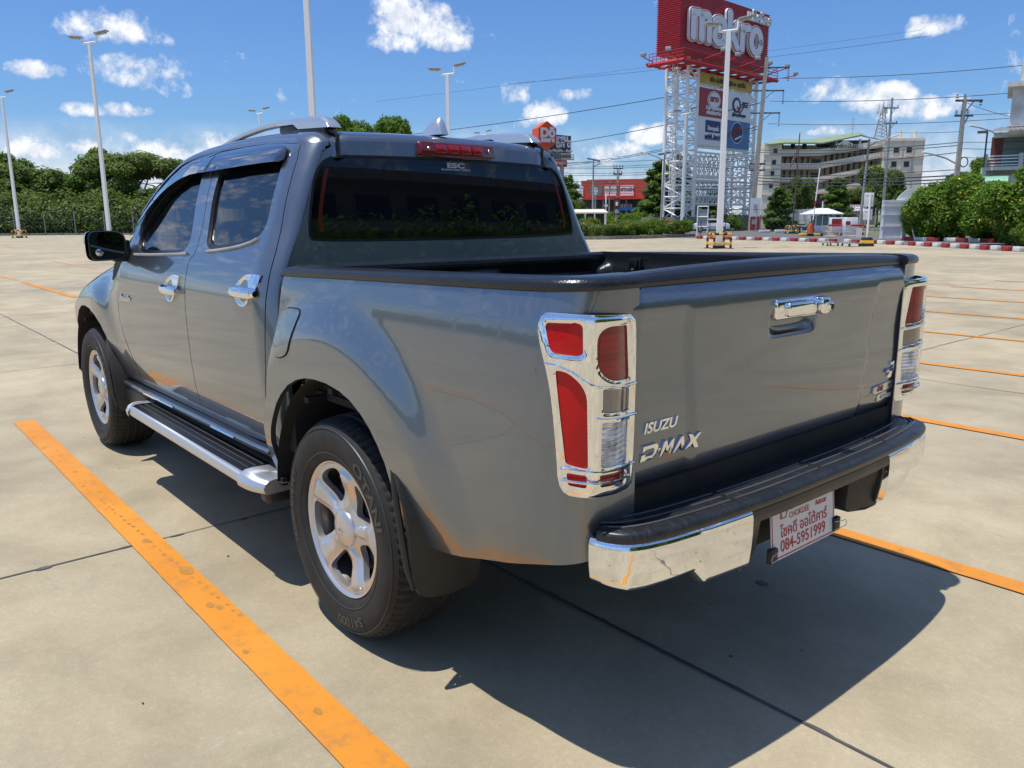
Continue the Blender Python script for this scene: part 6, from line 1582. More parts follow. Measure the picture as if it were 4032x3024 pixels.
# ---- generic building helper
class Bld:
    def __init__(s,name,px,dep,dirv,lab,cat='building',grp=None):
        s.o=gp(px,dep); s.e=dirv.normalized(); s.n=Vector((s.e.y,-s.e.x,0)); 
        if s.n.dot(Vector((CAM[0],CAM[1],0))-s.o)<0: s.n=-s.n
        s.t=empty(name,s.o); tag(s.t,lab,cat,grp)
    def P(s,u,d,z): q=s.e*u+s.n*d; return Vector((q.x,q.y,z))      # d towards the viewer
    def blk(s,q,u0,u1,d0,d1,z0,z1):
        V=[s.P(u,d,z) for u in (u0,u1) for d in (d0,d1) for z in (z0,z1)]; q.add(V,[(0,1,3,2),(4,6,7,5),(0,4,5,1),(2,3,7,6),(0,2,6,4),(1,5,7,3)])
    def part(s,nm,mt_,rects,par=None,**k):
        q=MB()
        for r in rects: s.blk(q,*r)
        return q.build(nm,M[mt_],par or s.t,smooth=False,**k)
    def win(s,u,z,w,h,d=0.,nm='window',mt_='dark',fr=True,par=None):
        f=s.part(nm,'pink' if fr else mt_,[(u-w/2-.1,u+w/2+.1,d,d+.06,z-.1,z+h+.1)] if fr else [(u-w/2,u+w/2,d,d+.05,z,z+h)],par)
        if fr and par is None: s.part('pane',mt_,[(u-w/2,u+w/2,d+.06,d+.075,z,z+h)],f)
        return f
# apartment block: left wing end, bent gallery front, right wing
AD=150
def apx(px,dep,y): return hgt(gp(px,dep),y)
A=Bld('apartment_block',3160,AD,RH*.985+FH*.02,'cream five-storey apartment block with green roof and long balcony galleries')
s=AD/FPX; U=lambda px:(px-3160)*s
zf=[apx(3160,AD,y) for y in (925,762,700,651,601)]  # not used directly
ZA=lambda y:apx(3160,AD,y)
# main body (recessed wall behind galleries)
A.part('gallery_wall','cream2',[(U(3050),U(3215),-3.2,-3.0,0,ZA(566)),(U(3205),U(3470),-3.2,-3.0,0,ZA(575))])
A.part('wing','cream',[(U(2990),U(3058),-3,.3,0,ZA(562))]); 
A.part('end_wing','cream',[(U(3452),U(3605),-6,.9,0,ZA(548))])
for y in (612,668,720,770): A.part('wing_band','pink',[(U(2989),U(3059),.3,.42,ZA(y),ZA(y-5))])
for y in (562,628,690): A.part('wing_band','pink',[(U(3451),U(3606),.9,1.02,ZA(y),ZA(y-6))])
for p in (3463,3520,3562,3601): A.part('wing_band','pink',[(U(p),U(p+4),.9,1.0,0,ZA(550))])
def slope(u,y0,y1): return (ZA(y0)*(1-u)+ZA(y1)*u)
# galleries: floor slabs and parapets follow the two runs of the bent front
for k,(yl,yr,hpar) in enumerate(((610,590,21),(662,632,19),(715,680,16),(765,735,15))):
    q=MB()
    for (pa_,pb_,ya,yb_) in ((3052,3200,yl,yl),(3200,3460,yl,yr-16)):
        for nm,z_off,th,d in (('p',0,hpar,.0),):
            za,zb_=ZA(ya),ZA(yb_); hp_=ZA(ya-hpar)-ZA(ya)
            V=[A.P(U(pa_),dd,z) for dd in (.0,.18) for z in (za,za+hp_)]+[A.P(U(pb_),dd,z) for dd in (.0,.18) for z in (zb_,zb_+hp_)]
            q.add(V,[(0,1,3,2),(4,6,7,5),(0,4,5,1),(2,3,7,6),(0,2,6,4),(1,5,7,3)])
    g_=q.build('balcony_parapet',M['cream'],A.t,smooth=False)
    q=MB()
    for (pa_,pb_,ya,yb_) in ((3052,3200,yl,yl),(3200,3460,yl,yr-16)):
        za,zb_=ZA(ya+5),ZA(yb_+5); V=[A.P(U(pa_),dd,z) for dd in (-3.,.28) for z in (za,za+.42)]+[A.P(U(pb_),dd,z) for dd in (-3.,.28) for z in (zb_,zb_+.42)]
        q.add(V,[(0,1,3,2),(4,6,7,5),(0,4,5,1),(2,3,7,6),(0,2,6,4),(1,5,7,3)])
    A_s=q.build('gallery_slab',M['pink'],A.t,smooth=False)
    if k>=1:
        q=MB()
        for j in range(34):
            px=3060+j*11.6; 
            if px<3200: z=ZA(yl-hpar+3)
            else: u=(px-3200)/260; z=ZA(yl-hpar+3)*(1-u)+ZA(yr-16-hpar+3)*u
            A.blk(q,U(px),U(px+5.5),.18,.22,z-.75,z-.15)
        q.build('parapet_slot',M['pink'],g_,smooth=False)
    # doors and windows on the gallery wall above this slab
    for j in range(17):
        px=3070+j*23; 
        if 3195<px<3235 : continue
        if px<3200: z=ZA(yl)
        else: u=(px-3200)/260; z=ZA(yl)*(1-u)+ZA(yr-16)*u
        if k==0:
            if j%2==0 and px<3200: A.part('window','dark',[(U(px),U(px+17),-3.0,-2.93,z+1.3,z+2.5)])
            continue
        if j%3==0: A.part('gallery_door','door_brown',[(U(px),U(px+10),-3.0,-2.92,z+.2,z+2.2)])
        else: A.part('window','dark',[(U(px),U(px+8),-3.0,-2.93,z+.9,z+2.1)])
A.part('stair_opening','dark',[(U(3203),U(3240),-3.0,-2.9,ZA(640),ZA(622)),(U(3203),U(3240),-3.0,-2.9,ZA(695),ZA(676))])
for px,y in ((3033,600),(3030,645),(3026,688),(3023,738)): A.win(U(px),ZA(y+2),.65,.75,.3)
for px,y in ((3497,604),(3547,604),(3492,660),(3541,660)): A.win(U(px),ZA(y),.95,.95,.9)
for px,y in ((3547,625),): A.part('shade_box','pink',[(U(px-14),U(px+14),.9,1.25,ZA(y),ZA(y-8))])
for px in (3480,3522,3580): A.part('roof_stub','cream2',[(U(px),U(px+5),-1,-.4,ZA(548),ZA(515))])
# crest on the roof parapet
q=MB(); arc=[(U(3262),ZA(592)),(U(3330),ZA(587)),(U(3330),ZA(566))]+[(U(3322-8*k),ZA(563-9*math.sin(PI*k/5))) for k in range(6)]+[(U(3262),ZA(572))]
q.prism(arc,lambda u,v:A.P(u,.5,v),lambda u,v:A.P(u,.1,v)); cr_=q.build('name_crest',M['cream'],A.t,smooth=False)
V,F=tmesh('อพาร์ทเม้นท์',1.0,.02,align='CENTER',bold=.02,xs=1.05); mobj('lettering',[A.P(U(3297)+v[0],.56+v[2],ZA(585)+v[1]) for v in V],F,M['leafA'],cr_,smooth=False)
# green roofs (two pitches) with dark gable
q=MB()
def rf(pts,th=.25): 
    V=[A.P(*p) for p in pts]+[A.P(p[0],p[1],p[2]-th) for p in pts]; n=len(pts); q.add(V,[tuple(range(n)),tuple(range(n,2*n))[::-1]]+[(i,(i+1)%n,n+(i+1)%n,n+i) for i in range(n)])
rf([(U(2990),1.2,ZA(570)),(U(3058),1.2,ZA(563)),(U(3075),-4,ZA(538))]); rf([(U(3058),1.2,ZA(563)),(U(3212),.6,ZA(563)),(U(3200),-5,ZA(538)),(U(3075),-4,ZA(538))])
rf([(U(3212),.6,ZA(563)),(U(3360),.6,ZA(533)),(U(3402),-5,ZA(510)),(U(3200),-5,ZA(538))]); rf([(U(3402),-5,ZA(510)),(U(3360),.6,ZA(533)),(U(3438),-4.0,ZA(533))],.12)
q.build('roof',M['greenroof'],A.t,smooth=False)
A.part('attic','dark',[(U(3225),U(3440),-4.5,-3.9,ZA(590),ZA(545))]); A.part('attic_column','cream',[(U(p),U(p+7),-.6,-.2,ZA(575),ZA(548)) for p in (3270,3362,3400,3440)])
# red store
B=Bld('red_store',2420,128,RH*.97-FH*.25,'long red warehouse store with sponsor boards, left of the dark layered tree'); s2=128/FPX; U2=lambda px:(px-2420)*s2; ZB=lambda y:hgt(B.o,y)
B.part('wall','dgrey',[(U2(2275),U2(2800),-12,-1.5,0,ZB(780))]); B.part('red_facade','store_red',[(U2(2285),U2(2700),-2,0,ZB(778),ZB(709))]); B.part('canopy','store_red',[(U2(2300),U2(2560),0,2.2,ZB(786),ZB(779))])
B.part('roof_edge','tile_grey',[(U2(2300),U2(2700),-10,-2,ZB(709),ZB(703))])
for a,b,mt_ in ((2322,2370,'leafD'),(2379,2428,'sign_white'),(2440,2492,'sign_white'),(2278,2294,'sign_white')):
    bd=B.part('sponsor_board',mt_ if mt_!='leafD' else 'teal',[(U2(a),U2(b),0,.15,ZB(771),ZB(731))])
    if (a,b) in ((2379,2428),(2440,2492)):
        tx,mm=('SHERA','pale_green') if a==2379 else ('HITACHI','charcoal'); V,F=tmesh(tx,.62,.01,align='CENTER',bold=.03); mobj('lettering',[B.P(U2((a+b)/2)+v[0]*1.0,.17+v[2],ZB(752)+v[1]) for v in V],F,M[mm],bd,smooth=False)
B.part('pillar','grey',[(U2(p),U2(p+6),-.2,.4,0,ZB(785)) for p in (2372,2462,2540)]); B.part('blue_tarp','blue',[(U2(2436),U2(2520),.2,1.8,ZB(829),ZB(818))]); B.part('lower_window','sign_white',[(U2(2438+k*12),U2(2447+k*12),-1.4,-1.3,ZB(818),ZB(803)) for k in range(4)])
o_=gp(2343,112); t=empty('round_sign',o_); tag(t,'small round-headed white sign on two grey posts in front of the red store','sign')
q=MB(); q.tube((0,0,0),(0,0,hgt(o_,768)),.12); q.build('post',M['grey'],t); zc_=hgt(o_,752)
q=MB(); r9=9*112/FPX; q.prism([(r9*math.cos(a),r9*1.6*math.sin(a)) for a in [2*PI*k/24 for k in range(24)]],lambda u,v:tuple(RH*u+Vector((0,0,zc_+v))),lambda u,v:tuple(RH*u+FH*.3+Vector((0,0,zc_+v)))); q.build('sign_face',M['sign_white'],t,smooth=False)
# dark shop with 777 signboard
C_=Bld('signboard_shop',3165,112,RH*.99+FH*.1,'dark low shop with red-edged signboard reading 777 behind the guard booth'); s3=112/FPX; U3=lambda px:(px-3165)*s3; ZC=lambda y:hgt(C_.o,y)
C_.part('wall','dgrey',[(U3(3105),U3(3420),-8,-.5,0,ZC(800))]); sbd=C_.part('signboard','charcoal',[(U3(3108),U3(3232),0,.3,ZC(797),ZC(767))]); C_.part('board_edge','red',[(U3(3106),U3(3234),-.1,.36,ZC(767),ZC(764)),(U3(3106),U3(3234),-.1,.36,ZC(801),ZC(797)),(U3(3203),U3(3206),.3,.36,ZC(797),ZC(767))])
V,F=tmesh('- 777',1.15,.02,align='CENTER',bold=.05,shear=.2,xs=1.25); mobj('lettering',[C_.P(U3(3151)+v[0],.33+v[2],ZC(789)+v[1]) for v in V],F,M['sign_yellow'],sbd,smooth=False)
C_.part('roof','pink',[(U3(3100),U3(3420),-8.4,0,ZC(764),ZC(762)+.0)]); C_.part('step_column','cream',[(U3(p),U3(p+5),.2,.5,0,ZC(800)) for p in (3110,3180,3230)])
# long low house roof behind the street (white striped awning)
D_=Bld('awning_shop',3370,100,RH,'low shop with a white and grey striped awning right of the guard booth'); s4=100/FPX; U4=lambda px:(px-3370)*s4; ZD=lambda y:hgt(D_.o,y)
D_.part('wall','pink',[(U4(3310),U4(3420),-5,-1,0,ZD(805))]); q=MB()
aw=D_.part('awning','grey',[(U4(3315),U4(3400),-1,.3,ZD(828),ZD(824))])
for k in range(7):
    q=MB(); q.add([D_.P(U4(3322+k*11),1.2,ZD(831)),D_.P(U4(3327.5+k*11),1.2,ZD(831)),D_.P(U4(3333+k*11),-1,ZD(813)),D_.P(U4(3327+k*11),-1,ZD(813))],[(0,1,2,3)]); q.build('awning_stripe',M['sign_white'] if k%1==0 else M['grey'],aw,smooth=False,fix=False)
# white house at the right edge
E_=Bld('white_house',3966,52,RH-FH*.60,'weathered white three-storey house with green awning and roofed balcony at the right edge'); s5=52/FPX; U5=lambda px:(px-4010)*s5; ZE=lambda y:hgt(E_.o,y)
E_.part('upper_wall','white_dirty',[(U5(3972),U5(4300),-7,-1.6,ZE(489),ZE(312)),(U5(3994),U5(4300),-6,-1.8,ZE(312),ZE(158))]); E_.part('cornice','white_dirty',[(U5(3954),U5(4300),-7.2,-1.0,ZE(328),ZE(308)),(U5(3999),U5(4040),-2.4,-1.5,ZE(190),ZE(155)),(U5(3965),U5(4300),-1.6,-1.3,ZE(489),ZE(483))])
E_.part('lower_wall','white_dirty',[(U5(3893),U5(4300),-6.5,-.4,0,ZE(655))]); E_.part('blue_grey_wall','teal',[(U5(3922),U5(4300),-.4,-.35,ZE(840),ZE(768))])
E_.part('balcony_back','maroon',[(U5(3918),U5(3965),-3,-2.9,ZE(655),ZE(520))]); E_.part('balcony_back','teal',[(U5(3960),U5(4300),-2.9,-2.8,ZE(655),ZE(520))]); E_.part('balcony_ceiling','white_dirty',[(U5(3925),U5(4300),-3,.1,ZE(525),ZE(519))])
E_.part('balcony_post','white_dirty',[(U5(3900),U5(3912),-.5,0,ZE(762),ZE(602)),(U5(4018),U5(4032),-.5,0,ZE(655),ZE(602))]); rl=E_.part('balcony_rail','white',[(U5(3912),U5(4300),-.3,-.2,ZE(y),ZE(y-4)) for y in (612,624,637,649)])
E_.part('balcony_floor','white_dirty',[(U5(3900),U5(4300),-3,.1,ZE(668),ZE(654))]); E_.part('stained_band','kerb_grey',[(U5(3926),U5(4300),-.35,-.2,ZE(685),ZE(668))])
q=MB()
for k in range(30):
    u0=U5(3906+k*14); 
    for (a,b) in ((0,.5),(.5,1)): q.add([E_.P(u0+a*14*s5,.9,ZE(517)+(.06 if a else 0)),E_.P(u0+b*14*s5,.9,ZE(517)+(.06 if a==0 else 0)),E_.P(u0+b*14*s5+.6,-1.8,ZE(489)+(.06 if a==0 else 0)),E_.P(u0+a*14*s5+.6,-1.8,ZE(489)+(.06 if a else 0))],[(0,1,2,3)])
q.build('sheet_roof',M['tile_grey'],E_.t,smooth=False,fix=False)
E_.part('roof_gutter','dgrey',[(U5(3870),U5(3905),.2,.9,ZE(519),ZE(512)),(U5(3900),U5(3906),.3,.4,ZE(655),ZE(512))])
q=MB(); 
def awn(a,b): t=a*PI/2; return E_.P(U5(3903)+b*(U5(3990)-U5(3903)),.1+1.1*math.sin(t)*1.0,ZE(718)+(ZE(692)-ZE(718))*math.cos(t))
q.grid(awn,8,6); q.build('green_awning',M['pale_green'],E_.t,fix=False)
w_=E_.part('window','grey',[(U5(3928),U5(3978),-.4,-.3,ZE(766),ZE(722))]); E_.part('pane',"dark",[(U5(a),U5(a+16),-.3,-.28,ZE(y),ZE(y-16)) for a in (3934,3953) for y in (742,760)],w_)
# ---- utility poles, cross arms, insulators
def upole(px,dep,ytop,lab,arms,lean=0,w=.32,grp='concrete utility poles',mat='conc_pole'):
    p=gp(px,dep); h=hgt(p,ytop); t=empty('utility_pole',p); tag(t,lab,'utility pole',grp); top=RH*lean
    q=MB(); q.tube((0,0,0),(top.x,top.y,h),w*.75,w*.42,4); q.build('pole',M[mat],t,smooth=False)
    for (y,l0,l1,ins) in arms:
        z=hgt(p,y); c=top*(z/h); q=MB(); a=c+RH*l0+Vector((0,0,z)); b=c+RH*l1+Vector((0,0,z)); q.tube(a,b,.08,n=4); q.tube(c+Vector((0,0,z-.9)),c+RH*(l1*.55)+Vector((0,0,z)),.04,n=4); ar=q.build('cross_arm',M['dgrey'],t,smooth=False)
        for (u,dz) in ins:
            q=MB(); s0=c+RH*u+Vector((0,0,z)); n=max(3,int(abs(dz)/.16))
            for k in range(n): q.lathe([(.02,0),(.10,.03),(.10,.06),(.02,.09)],8,'Z',s0+Vector((0,0,(dz*k/n))))
            q.build('insulator',M['dgrey'],ar)
    return p,h
CP=upole(2955,86,225,'tall concrete pole directly right of the sign tower',[(357,-1.2,2.1,[(2.05,-1.5)]),(445,-1.2,1.9,[(1.85,-1.5)]),(266,-.6,2.4,[(2.35,-1.5)]),(645,-.8,.9,[(-.7,.4),(.8,.4)]),(670,-.8,.9,[(-.7,.4),(.8,.4)])],lean=.75,w=.5)
upole(2425,96,665,'short utility pole in front of the red store',[(663,-.55,.6,[(-.5,.45),(-.2,.45),(.2,.45),(.55,.45)]),(686,-.5,.5,[(-.45,.4),(.45,.4)])],lean=.1,w=.3)
upole(2397,104,715,'thinner utility pole left of the short one before the red store',[(720,-.6,.6,[(-.5,.3),(.5,.3)])],w=.22)
P2=upole(3742,58,388,'leaning concrete utility pole with transformer wires above the flowering bushes',[(396,-.65,1.25,[(-.55,.5),(0.,.5),(1.15,-.5)]),(455,-.6,.7,[(-.5,.4),(-.1,.4),(.3,.4)])],lean=.03,w=.34)
upole(3470,104,385,'thin galvanised utility pole in front of the right wing',[(425,-.8,.9,[(-.7,-.5),(-.3,.5),(.8,.4)]),(485,-.5,.9,[(.8,.3)])],lean=0,w=.3,mat='grey')
upole(3305,118,690,'short grey pole in the trees near the apartment block',[],w=.2,mat='grey')
# telecom mast on the roof
tm=gp(3440,150); t=empty('telecom_mast',up(tm,ZA(545))); tag(t,'lattice telecom mast with white panel antennas on the apartment roof','mast'); q=MB()
hm=ZA(420)-ZA(545)
for a in range(3): q.tube((1.3*math.cos(a*2.1),1.3*math.sin(a*2.1),0),(.2*math.cos(a*2.1),.2*math.sin(a*2.1),hm),.09,n=4)
for k in range(9):
    z=hm*k/9; r0=1.3-1.1*k/9
    for a in range(3): q.tube((r0*math.cos(a*2.1),r0*math.sin(a*2.1),z),((r0-.12)*math.cos(a*2.1+2.1),(r0-.12)*math.sin(a*2.1+2.1),z+hm/9),.05,n=4)
q.tube((0,0,hm*.6),(0,0,hm*1.15),.08,n=6); q.build('mast_frame',M['grey'],t,smooth=False)
for k,(dx,dz) in enumerate(((-.9,.1),(-.25,.15),(.6,.12),(-.7,-1.6),(.5,-2.))):
    q=MB(); q.box(tuple(RH*dx+Vector((0,0,hm+dz-.6))),(.36,.25,1.7 if k<3 else .7)); q.build('panel_antenna',M['sign_white'],t,bevel=.04)
t=empty('tv_aerial',up(gp(3328,150),ZA(540))); tag(t,'thin television aerial on the green roof','aerial'); q=MB(); q.tube((0,0,0),(0,0,3.3),.04,n=4); [q.tube(RH*-.5+Vector((0,0,1.5+.4*k)),RH*.5+Vector((0,0,1.5+.4*k)),.025,n=4) for k in range(5)]; q.build('aerial_rods',M['grey'],t,smooth=False)
# solar street lamps
def solar(px,dep,yt,lab,sd=1,lean=0.):
    p=gp(px,dep); h=hgt(p,yt); t=empty('street_lamp',p); tag(t,lab,'street lamp','solar street lamps'); top=RH*lean
    q=MB(); q.tube((0,0,0),(top.x,top.y,h),.13,.08,8); q.build('pole',M['grey'],t)
    m=Matrix.Rotation(math.atan2(RH.y,RH.x),3,'Z')@Matrix.Rotation(.18*sd,3,'Y')@Matrix.Rotation(.22,3,'X')
    q=MB(); q.box(top+Vector((0,0,h+.15)),(1.35,.9,.05),M=m); q.build('solar_panel',M['clear_dark'],t)
    q=MB(); q.path([top*.97+Vector((0,0,h-.6)),top+RH*sd*.9+Vector((0,0,h-.15)),top+RH*sd*1.9+Vector((0,0,h+.15))],.05,6); a=q.build('lamp_arm',M['grey'],t); q=MB(); q.box(top+RH*sd*2.2+Vector((0,0,h+.25)),(.8,.3,.10),M=Matrix.Rotation(math.atan2(RH.y,RH.x),3,'Z')@Matrix.Rotation(-.25*sd,3,'Y')); q.build('lamp_head',M['white'],t,bevel=.03)
solar(2333,86,634,'solar street lamp with dark panel in front of the red store',1)
solar(2600,86,610,'solar street lamp just left of the sign tower, its arm pointing left',-1,.2)
solar(3382,72,548,'solar street lamp in front of the apartment block, its arm pointing right',1,.25)
for (px,dep,yt,sx,lab) in ((3893,66,520,-1,'curved-arm street lamp left of the white house'),(3735,60,628,-1,'street lamp arm fixed on the leaning utility pole')):
    p=gp(px,dep); t=empty('street_lamp',p); h=hgt(p,yt); tag(t,lab,'street lamp','arm street lamps'); q=MB(); 
    if sx==-1 and px>3800: q.tube((0,0,0),(.0,.0,h),.1,.07,8)
    q.path([Vector((0,0,h-.3)),-RH*.8+Vector((0,0,h+.1)),-RH*1.7+Vector((0,0,h+.35))],.05,6); q.build('lamp_arm',M['grey'],t); q=MB(); q.box(-RH*2.1+Vector((0,0,h+.45)),(.9,.3,.12),M=Matrix.Rotation(math.atan2(RH.y,RH.x),3,'Z')@Matrix.Rotation(.2,3,'Y')); q.build('lamp_head',M['white'],t,bevel=.04)
# ---- overhead wires
def wire(a,b,sag,r,lab='thin black overhead cable crossing the sky at the right',grp='overhead cables'):
    (p0,d0,y0),(p1,d1,y1)=a,b; A_=gp(p0,d0); B_=gp(p1,d1); A_.z=hgt(A_,y0); B_.z=hgt(B_,y1); q=MB(); pts=[]
    for k in range(13): t=k/12; p=A_.lerp(B_,t); p.z-=sag*4*t*(1-t); pts.append(p-A_)
    q.path(pts,r,5); o=q.build('overhead_cable',M['wire'],None); o.location=A_; tag(o,lab,'cable',grp); return o
for (a,b,sg,r) in (((3010,86,308),(4150,70,235),.4,.035),((3005,86,398),(4150,70,345),.4,.035),((3000,86,487),(4150,70,448),.4,.03),
   ((2990,88,310),(1300,140,560),.8,.045),((2985,88,400),(1900,130,600),.8,.045),((2980,88,492),(2200,120,648),.6,.04),((2975,88,505),(2200,120,655),.5,.035),
   ((3600,120,140),(2000,140,330),.5,.025),((3560,150,118),(1500,160,400),.2,.02)): wire(a,b,sg,r,'long thin power line running from the tall concrete pole','power lines at the tall concrete pole')
for k,(a,b,sg,r) in enumerate((((2200,110,640),(2960,86,600),.3,.03),((2200,110,658),(2960,86,618),.3,.03),((2200,110,664),(2960,86,628),.3,.03),((2200,110,681),(2960,86,655),.3,.03),((2200,110,690),(2960,86,662),.3,.03),
   ((2230,100,714),(2960,86,717),.2,.04),((2230,100,727),(2960,86,730),.2,.04),((2230,100,740),(2960,86,742),.2,.03),((2230,100,752),(2960,86,757),.3,.03),
   ((2970,86,590),(3742,58,560),.3,.03),((2970,86,600),(3742,58,572),.3,.03),((2970,86,648),(3742,58,600),.3,.03),((2970,86,700),(3742,58,690),.25,.05),((2970,86,712),(3742,58,704),.25,.05),((2970,86,725),(3742,58,716),.25,.04),((2970,86,690),(3742,58,668),.2,.03),
   ((3742,58,452),(4200,50,420),.1,.02),((3742,58,560),(4200,50,540),.1,.02),((3742,58,585),(4200,50,575),.1,.02),((3742,58,618),(4100,54,622),.1,.02),((3742,58,400),(4100,52,480),.3,.02),((3490,104,520),(3742,58,518),.1,.02))): wire(a,b,sg,r,'black cable in the bundle strung low between the utility poles','street cables between the utility poles')
t=empty('cable_coil',up(gp(3765,58),hgt(gp(3765,58),638))); tag(t,'coil of spare cable hanging on the leaning utility pole','cable coil'); q=MB(); q.path([RH*(.28*math.cos(a))+Vector((0,0,.34*math.sin(a))) for a in [2*PI*k/16 for k in range(16)]],.04,5,closed=True); q.build('coil',M['wire'],t)
# ---- guard booth, barriers, trolleys and small things
p=gp(3222,70); gb=empty('guard_booth',p,math.atan2(RH.y,RH.x)); gb.scale=(.62,.62,.66); tag(gb,'white guard booth with tinted windows under a square canopy roof at the entrance','booth'); sB=66/FPX
q=MB(); q.b2((-.9,-1.2,0),(1.75,1.2,1.05)); q.build('booth_wall',M['sign_white'],gb,bevel=.03)
q=MB(); q.b2((-.85,-1.15,1.05),(1.7,1.15,2.3)); q.build('window_band',M['blue_glass'],gb); q=MB()
for x in (-.9,-.0,.85,1.72): q.b2((x-.05,-1.22,0),(x+.05,-1.12,2.35))
q.build('window_post',M['white'],gb,smooth=False); q=MB(); q.prism([(-2.1,0),(2.6,0),(.9,.95),(-.3,.95)],lambda u,v:(u,-2.1+v*1.6,2.55+v*.75),lambda u,v:(u,2.1-v*1.6,2.55+v*.75)); q.b2((-2.1,-2.1,2.45),(2.6,2.1,2.56)); q.build('canopy',M['sign_white'],gb,smooth=False)
q=MB(); q.tube((.3,0,3.1),(.3,0,4.2),.05); [q.tube((x,-1.9,0),(x,-1.9,2.5),.05) for x in (-1.9,2.4)]; q.build('canopy_post',M['white'],gb)
def simple(name,px,dep,lab,cat,f,grp=None):
    p=gp(px,dep); t=empty(name,p,math.atan2(RH.y,RH.x)); tag(t,lab,cat,grp); f(t,dep/FPX); return t
def f_red(t,s):
    q=MB(); q.b2((-.9,-.4,0),(.75,.4,1.9)); q.build('cabinet_body',M['sign_white'],t,bevel=.03); q=MB(); q.b2((-.92,-.43,1.15),(.3,-.40,1.75)); q.b2((-.92,-.43,0),(.77,-.40,.30)); q.build('red_stripe',M['red2'],t,smooth=False)
    q=MB(); q.b2((.1,-.65,.6),(.6,-.45,1.7)); q.build('door_leaf',M['sign_white'],t,bevel=.02)
simple('ticket_cabinet',3300,62,'white ticket cabinet with red stripes right of the guard booth','cabinet',f_red).scale=(.75,.75,.72)
def f_red2(t,s):
    q=MB(); q.b2((-.6,-.4,0),(.6,.4,2.0)); q.build('cabinet_body',M['sign_white'],t,bevel=.04); q=MB(); q.b2((-.65,-.43,1.2),(-.2,-.40,1.6)); q.build('red_stripe',M['red2'],t,smooth=False)
simple('ticket_cabinet',3345,60,'grey-white ticket cabinet at the right end of the barrier island','cabinet',f_red2).scale=(.75,.75,.68)
def f_bar(t,s):
    q=MB(); q.b2((-.22,-.2,0),(.22,.2,1.15)); q.build('barrier_housing',M['cone_orange'],t,bevel=.05,seg=3); 
    for k in range(9):
        q=MB(); q.tube((0.0+k*.04,-.25,.9+k*.62),(.04+k*.04,-.25,.9+(k+1)*.62),.06,n=4); q.build('barrier_arm',M['red2' if k in(0,3) else 'white'],t,smooth=False)
    q=MB(); q.b2((-.55,-.5,0),(.1,.4,.18)); q.build('island_nose',M['yellow'],t,bevel=.04); 
simple('barrier',3192,62,'raised red and white boom barrier with orange housing at the entrance','barrier',f_bar).scale=(.8,.8,.78)
def f_isl(t,s):
    for k in range(6): q=MB(); q.b2((-1.5+k*.5,-.3,0),(-1.0+k*.5,.3,.20)); q.build('island_block',M['black' if k%2 else 'yellow'],t,bevel=.03)
simple('barrier_island',3225,60,'yellow and black kerb of the barrier island','kerb',f_isl)
def f_bollard(t,s):
    q=MB(); q.tube((0,0,0),(0,0,.75),.12,n=10); q.build('bollard_body',M['cone_orange'],t)
def f_cart(t,s):
    # shopping trolley: wire basket, red handle bar and four castors
    q=MB(); W2=.30
    for z,w,l0,l1 in ((1.0,.33,-.05,.95),(.75,.31,.0,.88),(.50,.28,.05,.82)):
        q.path([(-w,l0-.5,z),(w,l0-.5,z),(w*.8,l1-.5,z-.03),(-w*.8,l1-.5,z-.03)],.014,5,closed=True)
    for k in range(7):
        u=-.30+.1*k; q.tube((u*1.1,-.55,1.0),(u*.93,-.45,.5),.009,n=4); q.tube((u*.87,.45,.97),(u*.75,.32,.47),.009,n=4); q.tube((u*.93,-.45,.5),(u*.75,.32,.47),.009,n=4)
    for s_ in (-1,1):
        for k in range(7): u=-.5+.15*k; q.tube((s_*(.33-.01*k),u,1.0),(s_*(.28-.01*k),u*.8+.03,.5),.009,n=4)
    q.build('wire_basket',M['steel'],t)
    q=MB(); q.tube((-.34,-.60,1.04),(.34,-.60,1.04),.03); q.b2((-.33,-.56,.97),(.33,-.54,1.03)); q.build('handle',M['red2'],t)
    q=MB(); q.path([(-.30,-.52,.98),(-.28,-.45,.15),(-.22,.40,.17),(.22,.40,.17),(.28,-.45,.15),(.30,-.52,.98)],.018,6); q.build('frame',M['steel'],t); q=MB(); q.b2((-.24,-.45,.5),(.24,.3,.52)); q.b2((-.24,-.42,.20),(.24,.35,.22)); q.build('tray',M['sign_white'],t,smooth=False)
    for x,y in ((-.27,-.42),(.27,-.42),(-.2,.38),(.2,.38)): q=MB(); q.lathe([(0,-.02),(.07,-.02),(.07,.02),(0,.02)],12,'X',(x,y,.07)); q.build('castor',M['black'],t)
c1=simple('shopping_trolley',3266,39.5,'empty shopping trolley at the kerb, left of the pair','trolley',f_cart,'shopping trolleys at the kerb'); c1.scale=(.95,.95,.98)
c2=copy_tree(c1); c2.location=gp(3346,38.5); c2.rotation_euler=(0,0,c1.rotation_euler[2]+.12); tag(c2,'shopping trolley with a paper notice, right of the pair')
q=MB(); q.b2((-.05,-.62,.45),(.24,-.60,.90)); q.build('paper_notice',M['paper'],c2,smooth=False)
